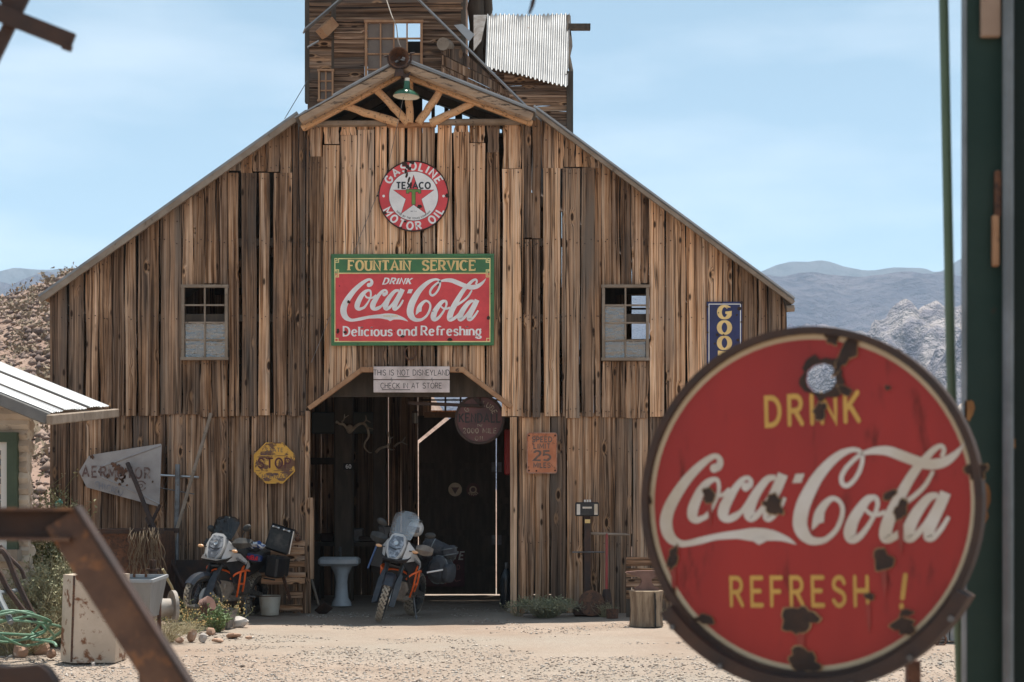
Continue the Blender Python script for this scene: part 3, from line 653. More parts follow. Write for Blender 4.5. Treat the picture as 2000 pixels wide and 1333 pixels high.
# barn windows
def window(px0, py0, px1, py1, Y, rows, cols, pane_mats, fw=.075, parent=None, fmat=None):
    fw = min(fw, .055)
    pr = parent or barn; fm = fmat or EDGE
    x0, x1, z0, z1 = fx(px0, Y), fx(px1, Y), fz(py1, Y), fz(py0, Y); y = Y-.035
    m = MB(); m.box(((x0+x1)/2, y, z1-fw*.35), (x1-x0+.02, .07, fw*.7)); m.box(((x0+x1)/2, y-.01, z0+fw*.35), (x1-x0+.02, .09, fw*.7))
    for xx in (x0+fw*.35, x1-fw*.35): m.box((xx, y+.003, (z0+z1)/2), (fw*.7, .06, z1-z0-fw*1.4))
    win = m.build('window', fm, pr, origin=None); ix0, ix1, iz0, iz1 = x0+fw*.7, x1-fw*.7, z0+fw*.7, z1-fw*.7
    for i in range(1, cols): MB().box((ix0+(ix1-ix0)*i/cols, y+.004, (iz0+iz1)/2), (.022, .03, iz1-iz0)).build('muntin', fm, win)
    for j in range(1, rows): MB().box(((ix0+ix1)/2, y+.008, iz0+(iz1-iz0)*j/rows), (ix1-ix0, .028, .022)).build('muntin', fm, win)
    for j in range(rows):
        for i in range(cols):
            pmt = pane_mats[j][i]
            if pmt is None: continue
            a = ix0+(ix1-ix0)*i/cols; b = ix0+(ix1-ix0)*(i+1)/cols; c = iz1-(iz1-iz0)*(j+1)/rows; d = iz1-(iz1-iz0)*j/rows
            MB().box(((a+b)/2, y+.018, (c+d)/2), (b-a-.012, .004, d-c-.012)).build('pane', pmt, win)
    return win
g_ = GLASS
window(356, 557, 446, 704, BY, 4, 2, [[None, None], [None, None], [g_, g_], [g_, g_]])
window(1175.5, 557, 1267, 705, BY, 4, 2, [[None, None], [g_, None], [g_, None], [g_, g_]])
# back opening muntins, transom muntins
for x_ in (-1.1, -.85, -.6, -.35, -.1, .15): MB().box((x_, BB, 3.21), (.03, .03, .38)).build('transom_bar', DARKW, barn)
MB().box((-.5, BB-.02, 3.21), (2.0, .03, .025)).build('transom_bar', DARKW, barn)
MB().box((-.35, BB-.01, 2.965), (2.2, .08, .09)).build('rear_lintel', BROWNW, barn)
for z_ in (4.5, 4.72, 4.95): MB().box((2.17, BB, z_), (.38, .03, .03)).build('rear_window_bar', DARKW, barn)
# rear doors: two leaves with ledges and strap hinges
def leaf(x0, x1, cut):
    m = MB(); z0, z1 = .004, 2.94
    pts = [(x0, z0), (x1, z0), (x1, z1), (x0+cut*1.25, z1), (x0, z1-cut)] if cut else [(x0, z0), (x1, z0), (x1, z1), (x0, z1)]
    m.prism(pts, BB-.03, BB+.01); d = m.build('rear_door', DARKW, barn)
    for z_ in (.42, 1.02, 1.55, 2.12): MB().box(((x0+x1)/2, BB-.047, z_), (x1-x0-.02, .03, .10)).build('ledge', DARKW, d)
    for z_ in (.9, 2.1): MB().box((x1-.04 if cut else x0+.05, BB-.07, z_), (.06, .015, .16)).build('hinge', STEEL, d)
leaf(-1.540, -.268, .45); leaf(-.252, 1.1, 0)
# ---------------------------------------------------------------- plank tower behind the barn
TY = 25.0
tower = empty('tower', (fx(752, TY), TY, 0), 'tall dark plank tower rising behind the barn roof, with a corrugated lean-to at its right', 'tower')
def hplank(x0, x1, z0, z1, y, tn, parent=tower, th=.03):
    """a horizontal board: built upright and laid on its side"""
    ln = x1-x0; M = Matrix.Translation((x0, y, (z0+z1)/2)) @ Matrix.Rotation(R(90), 4, 'Y')
    return plank(parent, -(z1-z0)/2, (z1-z0)/2, 0, ln, ln, 0, th, tn, M=M, warp=.006)
zt = [9.0+.0, ]
rows_ = [(-330, -290), (-289, -252), (-251, -212), (-211, -176), (-175, -138), (-137, -100), (-99, -62), (-61, -34), (-33, 5), (6, 19), (20, 43), (44, 77), (79, 112), (113, 134), (135, 170), (171, 215)]
for k, (a, b) in enumerate(rows_):
    za, zb = fz(b+1, TY), fz(a-.6, TY)
    if b < 40: hplank(fx(601, TY), fx(904, TY), za, zb, TY+rt.uniform(-.006, .006), tone(-.25, .15))
    elif a == 20: hplank(fx(601, TY), fx(904, TY), za, zb, TY, -.25)
    else:
        if b > 136: pass
        hplank(fx(601, TY), fx(650, TY), za, zb, TY, tone(.15 if 79 <= a < 135 else -.25, .06))
        hplank(fx(653, TY), fx(712, TY), za, zb, TY-.02, tone(-.22, .1))
        if a < 136: hplank(fx(826, TY), fx(904, TY), za, zb, TY, tone(-.2, .1))
for px_ in (600, 652, 905): MB().box((fx(px_, TY), TY+.04, (fz(200, TY)+fz(-330, TY))/2), (.07, .12, fz(-330, TY)-fz(200, TY))).build('corner_post', DARKW, tower)
for x_ in (fx(603, TY), fx(902, TY)):      # side walls
    for k in range(9):
        z0 = 8.7+.33*k; M = Matrix.Translation((x_, TY+.08, z0+.16)) @ Matrix.Rotation(R(90), 4, 'Z') @ Matrix.Rotation(R(90), 4, 'Y')
        plank(tower, -.155, .155, 0, 2.9, 2.9, 0, .03, .15, M=M)
for k in range(6):
    hplank(fx(603, TY), fx(902, TY), 10.25+.27*k, 10.5+.27*k, TY+3.0, .15)
for k in range(4): hplank(-3.05, -2.12, 9.0+.31*k, 9.29+.31*k, TY+3.0, .15); hplank(-1.45, -.8, 9.0+.31*k, 9.29+.31*k, TY+3.0, .15)
rp_ = MB(); rp_.add([(fx(590, TY), TY-.3, 11.85), (fx(915, TY), TY-.3, 11.85), (fx(915, TY), TY+1.5, 12.7), (fx(590, TY), TY+1.5, 12.7), (fx(915, TY), TY+3.3, 11.85), (fx(590, TY), TY+3.3, 11.85)], [(0, 1, 2, 3), (3, 2, 4, 5)]); rp_.build('tower_roof', GALV, tower)
tw = window(713, 41, 826, 172, TY, 4, 4, [[BROWNW]*2+[None]*2, [EDGE, EDGE, EDGE, None], [EDGE]*4, [EDGE]*4], .06, tower, BROWNW)
PANEB = pm('dusty_brown_pane', (.14, .105, .085), .6, 0, (.19, .145, .115), 3, .4, .65, bump=.2, bsc=6)
for q in list(tw.children):
    if q.name.startswith('pane'): q.data.materials.clear(); q.data.materials.append(PANEB)
MB().box((fx(796, TY), TY+.25, fz(95, TY)), (.42, .02, .36)).build('dark_board', BLACKB, tower)
for px_ in (722, 742): MB().box((fx(px_, TY), TY-.012, fz(72, TY)), (.022, .006, .5)).build('pale_batten', EWHITE, tower)
sw = window(622, 137, 652, 200, TY-.03, 3, 2, [[PANEB]*2]*3, .04, tower, BROWNW)
# metal edge strips, triangular wall below the right one, broken chute at the left
MB().beam(P(800, -18, TY-.35), P(1028, 208, TY-.35), .10, .022).build('roof_edge_strip', GALVW, tower)
for k, (q0, q1, q2, q3) in enumerate((((862, 96), (900, 96), (970, 160), (862, 105)), ((862, 107), (972, 162), (1000, 192), (862, 126)), ((862, 128), (1002, 194), (1024, 212), (905, 164)), ((862, 129), (903, 163), (880, 158), (862, 150)))):
    m = MB(); m.prism([(fx(a, TY-.3), fz(b, TY-.3)) for a, b in (q0, q1, q2, q3)], TY-.31, TY-.28); o = m.build('gable_board', WOOD, tower); o['tone'] = -.1+.12*(k % 2)
m = MB(); m.beam(P(594, 60, TY-.5), P(672, -6, TY-.35), .28, .02); m.build('chute_sheet', GALV, tower)
m = MB(); m.beam(P(628, 66, TY-.2), P(650, 44, TY-.1), .2, .16); m.build('chute_block', BROWNW, tower)
m = MB(); m.beam(P(601, 92, TY-.15), P(622, 80, TY-.12), .06, .02); m.build('chute_bracket', GALVW, tower)
log(P(866, 86, TY-.36), P(876, 94, TY+.1), .10, .11, 12, 3).build('log_stub', EDGE, tower)
m = MB(); m.prism([(fx(889, TY), fz(66, TY)), (fx(905, TY), fz(64, TY)), (fx(928, TY), fz(84, TY)), (fx(918, TY), fz(97, TY))], TY-.45, TY-.43); m.build('bent_flashing', GALVW, tower)
for px_, rr in ((932, .13), (952, .08)): log(P(px_, 150, TY+1.7), P(px_-2, -60, TY+1.7), rr, rr*1.05, 12, 8, .02, px_).build('bark_post', DARKW, tower)
# corrugated lean-to
def corr_sheet(tl, tr, br, bl, n, amp, name, mt, parent, sub=8, droop=None, th=.006):
    m = MB(); N = n*sub; nr = 9; nrm = (Vector(tr)-Vector(tl)).cross(Vector(bl)-Vector(tl)).normalized()
    if nrm.y > 0: nrm = -nrm
    for j in range(nr):
        v = j/(nr-1)
        for i in range(N+1):
            u = i/N; p = Vector(tl).lerp(tr, u).lerp(Vector(bl).lerp(br, u), v)
            k = 1+.5*math.sin(i*1.7+j)*(1 if j in (0, nr-1) else 0); m.v.append(p+nrm*(amp*math.cos(2*math.pi*i/sub)*(k if j == 0 else 1)+.008*math.sin(u*9+v*4)))
    for j in range(nr-1):
        for i in range(N): m.f.append((j*(N+1)+i, j*(N+1)+i+1, (j+1)*(N+1)+i+1, (j+1)*(N+1)+i)); m.m.append(0)
    return m.build(name, mt, parent, smooth=1.5)
corr_sheet(P(952, 29, TY+1.3), P(1113, 28, TY+1.3), P(1109, 169, TY-.3), P(948, 130, TY-.15), 19, .018, 'corrugated_sheet', GALV, tower)
m = MB(); m.add([P(925, 29, TY+1.3), P(951, 29, TY+1.3), P(925, 100, TY+.3), P(940, 80, TY+.3)], [(0, 1, 3, 2)]); m.build('side_sheet', STEEL, tower)  # darker steel stands in for the shade on this left-facing facet
for k, (a, b) in enumerate(((146, 166), (168, 184), (185, 206), (207, 217), (218, 232), (233, 246), (247, 270))):
    hplank(fx(985, TY), fx(1107, TY), fz(b, TY), fz(a, TY), TY, tone(-.02, .12))
for k, (a, b) in enumerate(((62, 90), (91, 118), (118, 147))): hplank(fx(955, TY), fx(1107, TY), fz(b, TY), fz(a, TY), TY+1.5, tone(-.05, .1))
MB().box((fx(1113, TY), TY+.02, (fz(275, TY)+fz(140, TY))/2), (.1, .12, fz(140, TY)-fz(275, TY))).build('corner_post', DARKW, tower)
log(P(1113, 172, TY+.3), P(1112, 32, TY+1.2), .035, .035, 8, 9, .025, 5).build('bark_edge', DARKW, tower)
MB().beam(P(1110, 53, TY+1.0), P(1153, 53, TY+1.0), .12, .085).build('outrigger_beam', DARKW, tower)
# wires
def wire(name, pts, r, mt, label): return MB().tube(pts, r, 5).build(name, mt, label=label, cat='wire')
wire('lamp_wire', cr([P(752, -10, BY-.3+2), P(765, 30, BY-.3), P(774, 50, BY-.4), P(777, 75, BY-.45), P(783, 92, BY-.5), P(797, 108, BY-.5), P(806, 118, BY-.46)], 4), .007, ROPE, 'thin pale wire hanging down past the tower window to the bell')
wire('guy_wire', [P(556, 232, BY+1.5), P(600, 158, BY+2.9)], .006, STEEL, 'thin guy wire slanting from the barn roof to the left tower corner')
wire('pull_cord', [P(788, 190, BY-.48), P(757, 330, BY-.06), P(700, 470, BY-.05), P(652, 600, BY-.05), P(608, 708, BY-.05)], .004, STEEL, 'thin cord running down from the green lamp across the plank front')

# ---------------------------------------------------------------- whitewashed log house at the left
house = empty('log_house', P(20, 1253, 17), 'small whitewashed log house with green window and pale metal roof, at the left edge', 'house')
HX, HY = fx(52, 16.6), 16.6
k = 0; z = .02
while z < 2.5:
    hh = .098+.02*rt.random(); m = MB(); pts = []; rr = []
    for i in range(9):
        t = i/8; pts.append((HX-4.5+4.5*t+(.025*rt.random() if i == 8 else 0), HY+.10+rt.uniform(-.01, .01), z+hh/2+rt.uniform(-.004, .004))); rr.append(hh*.70*rt.uniform(.93, 1.06))
    segs = [(pts, rr)]
    if .85 < z < 2.25:                      # logs stop at the window
        segs = [([(HX-.30+q*.10, p[1], p[2]) for q, p in enumerate(pts[:4])], rr[:4])]
        segs.append(([(HX-4.5+q*.6, p[1], p[2]) for q, p in enumerate(pts[:5])], rr[:5]))
    for p_, r_ in segs:
        m.tube(p_, r_, 8)
        if len(segs) > 1: m.build('log', LOGW, house); m = MB()
    if not (.85 < z < 2.25): m.build('log', LOGW, house)
    lx = rt.uniform(-.03, .03); m = MB(); m.tube([(HX-.02+lx-.30*q*.45, HY+.1+q*.45, z+hh/2+rt.uniform(-.004, .004)) for q in range(6)], [hh*.54*rt.uniform(.85, 1.1) for q in range(6)], 8); m.build('log', LOGW, house); z += hh
wx0, wx1, wz0, wz1 = HX-1.4, HX-.09, .98, 2.17
m = MB()
for c, d in ((((wx0+wx1)/2, HY, wz1-.05), (wx1-wx0, .09, .10)), ((wx1-.05, HY+.002, (wz0+wz1)/2-.05), (.10, .085, wz1-wz0-.1)), ((wx0+.05, HY+.002, (wz0+wz1)/2-.05), (.10, .085, wz1-wz0-.1))): m.box(c, d)
win = m.build('window', pm('green_window_paint', (.035, .055, .028), .6, 0, (.055, .075, .04), 5, .4, .65), house)
MB().box(((wx0+wx1)/2, HY-.03, wz0-.06), (wx1-wx0+.06, .18, .12)).build('window_sill', EDGE, house)
m = MB(); a, b, c, d = wx0+.1, wx1-.1, wz0+.0, wz1-.1
for q, e in ((((a+b)/2, HY+.02, d-.04), (b-a, .05, .08)), (((a+b)/2, HY+.02, c+.06), (b-a, .05, .12)), ((b-.035, HY+.022, (c+d)/2), (.07, .045, d-c)), ((a+.035, HY+.022, (c+d)/2), (.07, .045, d-c))): m.box(q, e)
m.build('frame', pm('white_sash_paint', (.62, .58, .53), .6), win); MB().box(((a+b)/2, HY+.04, (c+d)/2), (b-a-.1, .01, d-c-.12)).build('pane', HGLASS, win)
MB().box(((a+b)/2, HY+.5, (c+d)/2), (b-a-.1, .02, d-c-.1)).build('curtain', pm('grey_curtain', (.22, .23, .22), .9), house)
nr, fr = P(96, 806, 16.0), P(214, 793, 19.2); sl_ = Vector((-1.0, 0, .405))
tl_, bl_ = nr+sl_*3.2, fr+sl_*3.2
for k in range(5):                          # separate sheets, each lapping the next
    u0, u1 = k/5, (k+1)/5; A = nr.lerp(fr, u0); B = nr.lerp(fr, u1-.012)
    m = MB(); n = 34; e = .014*(k % 2)
    up = Vector((.37, 0, .93))
    for t in (0, 1):
        for i in range(n+1):
            p = A.lerp(B, i/n)+sl_*3.2*t+Vector((rt.uniform(-.015, .015) if t == 0 else 0, 0, 0))
            m.v.append(p+up*(e+.007*math.cos(i*math.pi)+.02*(u0 if 0 else 0)))
    for i in range(n): m.f.append((i, i+1, n+2+i, n+1+i)); m.m.append(0)
    m.build('roof_sheet', GALVW, house, smooth=0)
dn = Vector((0, 0, -.075))
MB().beam(nr+dn+Vector((.03, -.1, 0)), fr+dn+Vector((.06, .1, 0)), .06, .10, b=.01).build('eave_board', EDGE, house)
MB().beam(nr+dn+Vector((.0, -.02, .01)), tl_+dn+Vector((0, -.02, .01)), .05, .12, b=.01).build('rake_board', pm('grey_rake_board', (.13, .125, .12), .8, 0, (.18, .17, .16), 4, .4, .65), house)
for k in range(4): p = nr.lerp(fr, .12+k*.25)+Vector((0, 0, -.07)); MB().beam(p, p+sl_*2.8, .05, .08).build('rafter', EDGE, house)

# ---------------------------------------------------------------- lettering
def ac(cx, cy, rx, ry, a, b, n=9): return [(cx+rx*math.cos(R(a+(b-a)*i/n)), cy+ry*math.sin(R(a+(b-a)*i/n))) for i in range(n+1)]
Sp = cr([(.57, .80), (.45, .97), (.24, .99), (.06, .86), (.07, .64), (.28, .53), (.50, .42), (.58, .22), (.44, .03), (.20, 0), (.02, .17)], 4)
G = {' ': (.35, []),
 'A': (.74, [[(0, 0), (.37, 1), (.74, 0)], [(.14, .33), (.60, .33)]]),
 'B': (.60, [[(0, 0), (0, 1), (.30, 1)]+ac(.30, .765, .24, .235, 90, -90)+[(0, .53)], [(.28, .53)]+ac(.30, .265, .29, .265, 90, -90)+[(0, 0)]]),
 'C': (.68, [ac(.37, .5, .37, .5, 48, 312, 16)]),
 'D': (.66, [[(0, 0), (0, 1), (.22, 1)]+ac(.22, .5, .43, .5, 90, -90, 12)+[(0, 0)]]),
 'E': (.54, [[(.54, 1), (0, 1), (0, 0), (.54, 0)], [(0, .52), (.44, .52)]]),
 'F': (.52, [[(.52, 1), (0, 1), (0, 0)], [(0, .50), (.42, .50)]]),
 'G': (.72, [ac(.37, .5, .37, .5, 48, 335, 16)+[(.72, .46), (.42, .46)]]),
 'H': (.62, [[(0, 0), (0, 1)], [(.62, 0), (.62, 1)], [(0, .52), (.62, .52)]]),
 'I': (.04, [[(.02, 0), (.02, 1)]]),
 'K': (.62, [[(0, 0), (0, 1)], [(.58, 1), (.03, .42)], [(.20, .58), (.62, 0)]]),
 'L': (.50, [[(0, 1), (0, 0), (.50, 0)]]),
 'M': (.82, [[(0, 0), (.02, 1), (.41, .25), (.80, 1), (.82, 0)]]),
 'N': (.64, [[(0, 0), (0, 1), (.64, 0), (.64, 1)]]),
 'O': (.74, [ac(.37, .5, .37, .5, 90, 450, 24)]),
 'P': (.58, [[(0, 0), (0, 1), (.30, 1)]+ac(.30, .73, .27, .27, 90, -90)+[(0, .46)]]),
 'R': (.60, [[(0, 0), (0, 1), (.30, 1)]+ac(.30, .74, .26, .26, 90, -90)+[(0, .48)], [(.28, .48), (.60, 0)]]),
 'S': (.60, [Sp]),
 'T': (.64, [[(0, 1), (.64, 1)], [(.32, 1), (.32, 0)]]),
 'U': (.62, [[(0, 1), (0, .31)]+ac(.31, .31, .31, .31, 180, 360, 10)+[(.62, 1)]]),
 'V': (.70, [[(0, 1), (.35, 0), (.70, 1)]]),
 'W': (.98, [[(0, 1), (.25, 0), (.49, .8), (.73, 0), (.98, 1)]]),
 'X': (.64, [[(0, 0), (.64, 1)], [(0, 1), (.64, 0)]]),
 'Y': (.66, [[(0, 1), (.33, .46), (.66, 1)], [(.33, .46), (.33, 0)]]),
 '!': (.20, [[(.14, 1), (.03, .28)], [(0, .05), (-.012, 0)]]), '-': (.3, [[(0, .45), (.3, .45)]]),
 '0': (.56, [ac(.28, .5, .28, .5, 90, 450, 20)]),
 '2': (.58, [cr([(.02, .80), (.14, .97), (.34, 1), (.54, .86), (.50, .62), (.28, .36), (0, 0)], 4)+[(.58, 0)]]),
 '5': (.56, [[(.52, 1), (.06, 1), (.03, .58)]+cr([(.03, .58), (.28, .63), (.54, .48), (.55, .2), (.34, 0), (.0, .06)], 4)]),
 '6': (.56, [cr([(.48, .95), (.28, .98), (.06, .7), (.02, .34), (.14, .05), (.32, 0), (.52, .14), (.52, .42), (.36, .56), (.16, .52), (.04, .36)], 4)]),
 'a': (.50, [ac(.24, .33, .24, .34, 60, 420, 18), [(.48, .67), (.48, .10), (.56, 0)]]),
 'c': (.50, [ac(.27, .33, .27, .34, 45, 315, 14)]),
 'd': (.50, [ac(.24, .33, .24, .34, 60, 420, 18), [(.48, 1), (.48, 0)]]),
 'e': (.52, [[(.03, .37), (.50, .37)], ac(.27, .33, .25, .34, 8, 318, 16)]),
 'f': (.34, [cr([(.42, .92), (.34, 1), (.20, .96), (.14, .80)], 4)+[(.14, 0)], [(0, .66), (.34, .66)]]),
 'g': (.52, [ac(.24, .36, .23, .31, 60, 420, 16), cr([(.22, .05), (.06, -.05), (.30, -.06), (.50, -.14), (.46, -.30), (.20, -.33), (.02, -.22)], 4), [(.40, .60), (.56, .70)]]),
 'h': (.48, [[(0, 1), (0, 0)], [(0, .40)]+ac(.24, .42, .24, .25, 180, 0, 8)+[(.48, 0)]]),
 'i': (.04, [[(.02, .67), (.02, 0)], [(.02, .90), (.02, .98)]]),
 'l': (.04, [[(.02, 1), (.02, 0)]]),
 'n': (.48, [[(0, .67), (0, 0)], [(0, .40)]+ac(.24, .42, .24, .25, 180, 0, 8)+[(.48, 0)]]),
 'o': (.52, [ac(.26, .33, .26, .34, 90, 450, 18)]),
 'r': (.34, [[(0, .67), (0, 0)], [(0, .40)]+ac(.22, .42, .22, .25, 180, 55, 6)]),
 's': (.42, [[(x*.72, y*.67) for x, y in Sp]]),
 'u': (.48, [[(0, .67), (0, .25)]+ac(.24, .25, .24, .25, 180, 360, 8)+[(.48, .25)], [(.48, .67), (.48, 0)]])}
SER = {(0, 1): 'A'}
def ribbon(pts, wf):
    n = len(pts); closed = n > 3 and (abs(pts[0][0]-pts[-1][0])+abs(pts[0][1]-pts[-1][1])) < 1e-6
    L_, R_ = [], []
    for i in range(n):
        p = pts[i]; a = pts[i-1] if i else (pts[-2] if closed else None); b = pts[i+1] if i < n-1 else (pts[1] if closed else None)
        d0 = None if a is None else Vector((p[0]-a[0], p[1]-a[1])); d1 = None if b is None else Vector((b[0]-p[0], b[1]-p[1]))
        if d0 is not None and d0.length < 1e-9: d0 = None
        if d1 is not None and d1.length < 1e-9: d1 = None
        if d0 is None: d0 = d1
        if d1 is None: d1 = d0
        d0 = d0.normalized(); d1 = d1.normalized(); t = (d0+d1)
        if t.length < 1e-3: t = d1.copy()
        t.normalize(); nn = Vector((-t.y, t.x)); cs = max(t.dot(d1), .5)
        w = wf(i, t)/2/cs
        L_.append((p[0]+nn.x*w, p[1]+nn.y*w)); R_.append((p[0]-nn.x*w, p[1]-nn.y*w))
    return L_, R_
EPS = .00022
def put_ribbon(m, pts, wf, fn, layer, caps=False):
    keep = [i for i in range(len(pts)) if i == 0 or abs(pts[i][0]-pts[i-1][0])+abs(pts[i][1]-pts[i-1][1]) > 1e-7]
    if len(keep) < 2: return
    wf0 = wf; pts = [pts[i] for i in keep]; wf = lambda i, t: wf0(keep[i], t)
    L_, R_ = ribbon(pts, wf); n = len(pts)
    vs = [fn(x, z, layer) for x, z in L_]+[fn(x, z, layer) for x, z in R_]
    m.add(vs, [(i, i+1, n+i+1, n+i) for i in range(n-1)])
    if caps:
        for p, w, k in ((pts[0], wf(0, Vector((1, 0))), 1), (pts[-1], wf(n-1, Vector((1, 0))), 2)):
            c = circ(p[0], p[1], w/2, 12); m.add([fn(x, z, layer+.3*k) for x, z in c], [tuple(range(12))])
def text(m, s, cx, cz, h, y, wt=.16, asp=1.0, trk=.22, serif=0, contrast=1.0, caps=False, shear=0, arc=None, align='c', dots=None, base=None, pen=None):
    """stroke lettering in the x,z plane at depth y; h = capital height; arc = (cx, cz, r, middle angle, up)"""
    m.mark(); tot = sum(G[c][0]*asp+trk for c in s)-trk; x = -tot/2 if align == 'c' else 0; lay = 0
    for ci, c in enumerate(s):
        gw, strokes = G[c]; sg = 0
        gc = x+gw*asp/2
        def fn(u, v, l, x=x, gc=gc):
            v2 = v-.5; uu = x+u*asp+shear*v2
            if arc:
                ax, az, r, am, up = arc; q = R(am)-(gc*h/r if up else -gc*h/r); du = (uu-gc)*h; dv = v2*h
                rr = r+dv if up else r-dv; er = Vector((math.cos(q), math.sin(q))); et = Vector((math.sin(q), -math.cos(q))) if up else Vector((-math.sin(q), math.cos(q)))
                pt = Vector((ax, az))+er*rr+et*du; X_, Z_ = pt.x, pt.y
            else: X_, Z_ = cx+uu*h, cz+v2*h
            q = Vector((X_, y-EPS*(l+1), Z_))
            return q if base is None else base @ q
        for st in strokes:
            st = [(float(a), float(b)) for a, b in st]
            if dots:
                d = 0; stp = dots; last = None
                for i in range(len(st)-1):
                    p, q = Vector(st[i]), Vector(st[i+1]); ln = (q-p).length; k = max(1, round(ln/stp))
                    for e in range(k+1):
                        z_ = p.lerp(q, e/k)
                        if last is not None and (z_-last).length < stp*.6: continue
                        last = z_; m.add([fn(a, b, sg) for a, b in circ(z_.x, z_.y, wt/2/asp, 8, wt/2)], [tuple(range(8))])
                continue
            def wf(i, t): return wt*(contrast+(1-contrast)*abs(t.y)**1.3)/ (1 if asp >= 1 else 1)
            put_ribbon(m, st, wf, fn, sg, caps)
            if serif:
                for (p, q) in ((st[0], st[1]), (st[-1], st[-2])):
                    d = Vector((q[0]-p[0], q[1]-p[1]))
                    if d.length < 1e-6 or (abs(st[0][0]-st[-1][0])+abs(st[0][1]-st[-1][1])) < 1e-6: continue
                    d.normalize(); e = wt*.5
                    if abs(d.y) > .55 and (p[1] < .02 or p[1] > .62):
                        sgn = 1 if d.y > 0 else -1; hw = serif/asp
                        m.add([fn(a, b, sg+.5) for a, b in ((p[0]-hw, p[1]), (p[0]+hw, p[1]), (p[0]+hw*.85, p[1]+.09*sgn), (p[0]-hw*.85, p[1]+.09*sgn))], [(0, 1, 2, 3)])
                    elif abs(d.x) > .55 and p[1] > .9 or (abs(d.x) > .55 and p[1] < .1 and c in 'EL'):
                        sg2 = -1 if p[1] > .5 else 1
                        m.add([fn(a, b, sg+.5) for a, b in ((p[0]-.05, p[1]-sg2*.06), (p[0]+.06, p[1]-sg2*.06), (p[0]+.06, p[1]+sg2*.24), (p[0]-.02, p[1]+sg2*.20))], [(0, 1, 2, 3)])
            sg += 1.2
        x += gw*asp+trk
    return m
# the looping script, measured as centre lines with widths (two frames of zoom pixels)
CA = [[(815,305,40),(850,300,100),(890,250,85),(885,195,70),(835,160,62),(745,190,78),(600,292,105),(450,432,124),(320,592,142),(212,762,156),(158,922,165),(172,1062,158),(237,1162,130),(345,1214,85),(455,1212,75),(610,1182,85),(800,1142,76),(950,1127,92),(1100,1118,106),(1300,1122,160),(1500,1132,136),(1650,1163,86),(1760,1207,50),(1832,1250,6)],
 [(800,442,60),(720,480,90),(635,570,116),(565,690,132),(520,800,142),(515,885,132),(562,930,88),(630,915,70),(700,880,64),(770,790,48),(830,690,42),(862,600,45),(868,510,48),(848,452,54),(800,442,60)],
 [(715,560,36),(760,625,46),(850,642,50),(930,628,52),(1010,570,64)],
 [(1220,550,60),(1262,530,80),(1282,480,58),(1240,438,52),(1165,470,74),(1080,562,92),(1000,670,122),(930,790,142),(918,880,138),(965,930,88),(1055,905,90),(1150,842,60),(1230,750,60),(1300,660,60)],
 [(1600,446,56),(1500,462,84),(1400,562,104),(1315,682,124),(1258,800,144),(1250,890,134),(1285,930,80),(1355,886,76),(1445,780,62),(1535,640,56),(1610,490,50)],
 [(1690,412,128),(1625,560,122),(1540,720,122),(1490,850,114),(1475,915,104),(1515,935,70),(1600,868,58),(1665,775,54),(1708,690,42)]]
CB = [[(370,930,4),(410,858,70),(450,765,96),(510,675,78),(590,616,54),(660,642,46),(696,712,46),(682,815,50),(622,935,52),(522,1020,58),(432,1042,72),(342,1025,96),(272,950,140),(246,850,152),(275,702,152),(340,562,142),(440,402,122),(560,272,100),(680,182,80),(780,142,56),(850,138,46),(905,170,42),(914,245,42),(880,352,46),(822,440,46),(752,492,50),(702,470,50),(694,402,50),(740,322,50),(810,252,46),(880,198,42),(950,170,48),(1060,155,76),(1180,165,96),(1300,212,102),(1420,262,102),(1540,305,100),(1640,312,104),(1740,290,94),(1830,235,68),(1890,175,40),(1937,112,4)],
 [(1030,617,50),(960,635,80),(882,722,102),(802,842,118),(766,950,128),(770,1012,108),(812,1030,80),(882,988,62),(962,890,50),(1022,790,42),(1056,700,45),(1052,642,50),(1030,617,50)],
 [(925,725,34),(985,782,42),(1060,788,46),(1135,765,46)],
 [(1708,245,44),(1732,180,44),(1705,138,44),(1632,172,62),(1540,262,76),(1440,372,92),(1340,522,104),(1250,682,122),(1172,832,126),(1132,950,130),(1126,1018,108),(1165,1034,78),(1240,998,70),(1320,925,60),(1400,830,60)],
 [(1622,378,34),(1540,512,46),(1420,622,50),(1265,722,52)],
 [(1664,617,50),(1580,632,80),(1490,724,102),(1410,842,118),(1362,950,122),(1352,1018,98),(1392,1032,70),(1462,975,64),(1542,880,54),(1622,750,50),(1680,640,45)],
 [(1738,592,108),(1680,722,106),(1612,860,106),(1562,975,98),(1552,1025,78),(1600,1030,60),(1682,948,50),(1762,828,38)]]
def script(m, fn):
    m.mark()
    for fr_, ox, sc in ((CA, 660, 13.333), (CB, 780, 11.4286)):
        for k, st in enumerate(fr_):
            q = cr([(ox+a/sc, 535+b/sc, c/sc) for a, b, c in st], 5); ws = [p[2] for p in q]
            pts = [(p[0], -p[1]) for p in q]; lay = k*1.3+(0 if fr_ is CA else 9)
            put_ribbon(m, pts, lambda i, t, ws=ws: max(ws[i], .15), lambda x, z, l, lay=lay: fn(x, -z, lay), lay)
    for (cx_, cy_, r_, ox, sc, l) in ((815, 308, 54, 660, 13.333, 20), (1218, 548, 54, 660, 13.333, 21)):
        c = circ(ox+cx_/sc, 535+cy_/sc, r_/sc, 16); m.add([fn(a, b, l) for a, b in c], [tuple(range(16))])
    for pl, ox, sc, l in (([(1850,415),(1962,415),(1917,522),(1805,522)], 660, 13.333, 22), ([(1275,1188),(1368,1246),(1470,1200),(1400,1150)], 660, 13.333, 23), ([(400,880),(440,780),(508,760),(500,852),(440,868)], 780, 11.4286, 24)):
        m.add([fn(ox+a/sc, 535+b/sc, l) for a, b in pl], [tuple(range(len(pl)))])
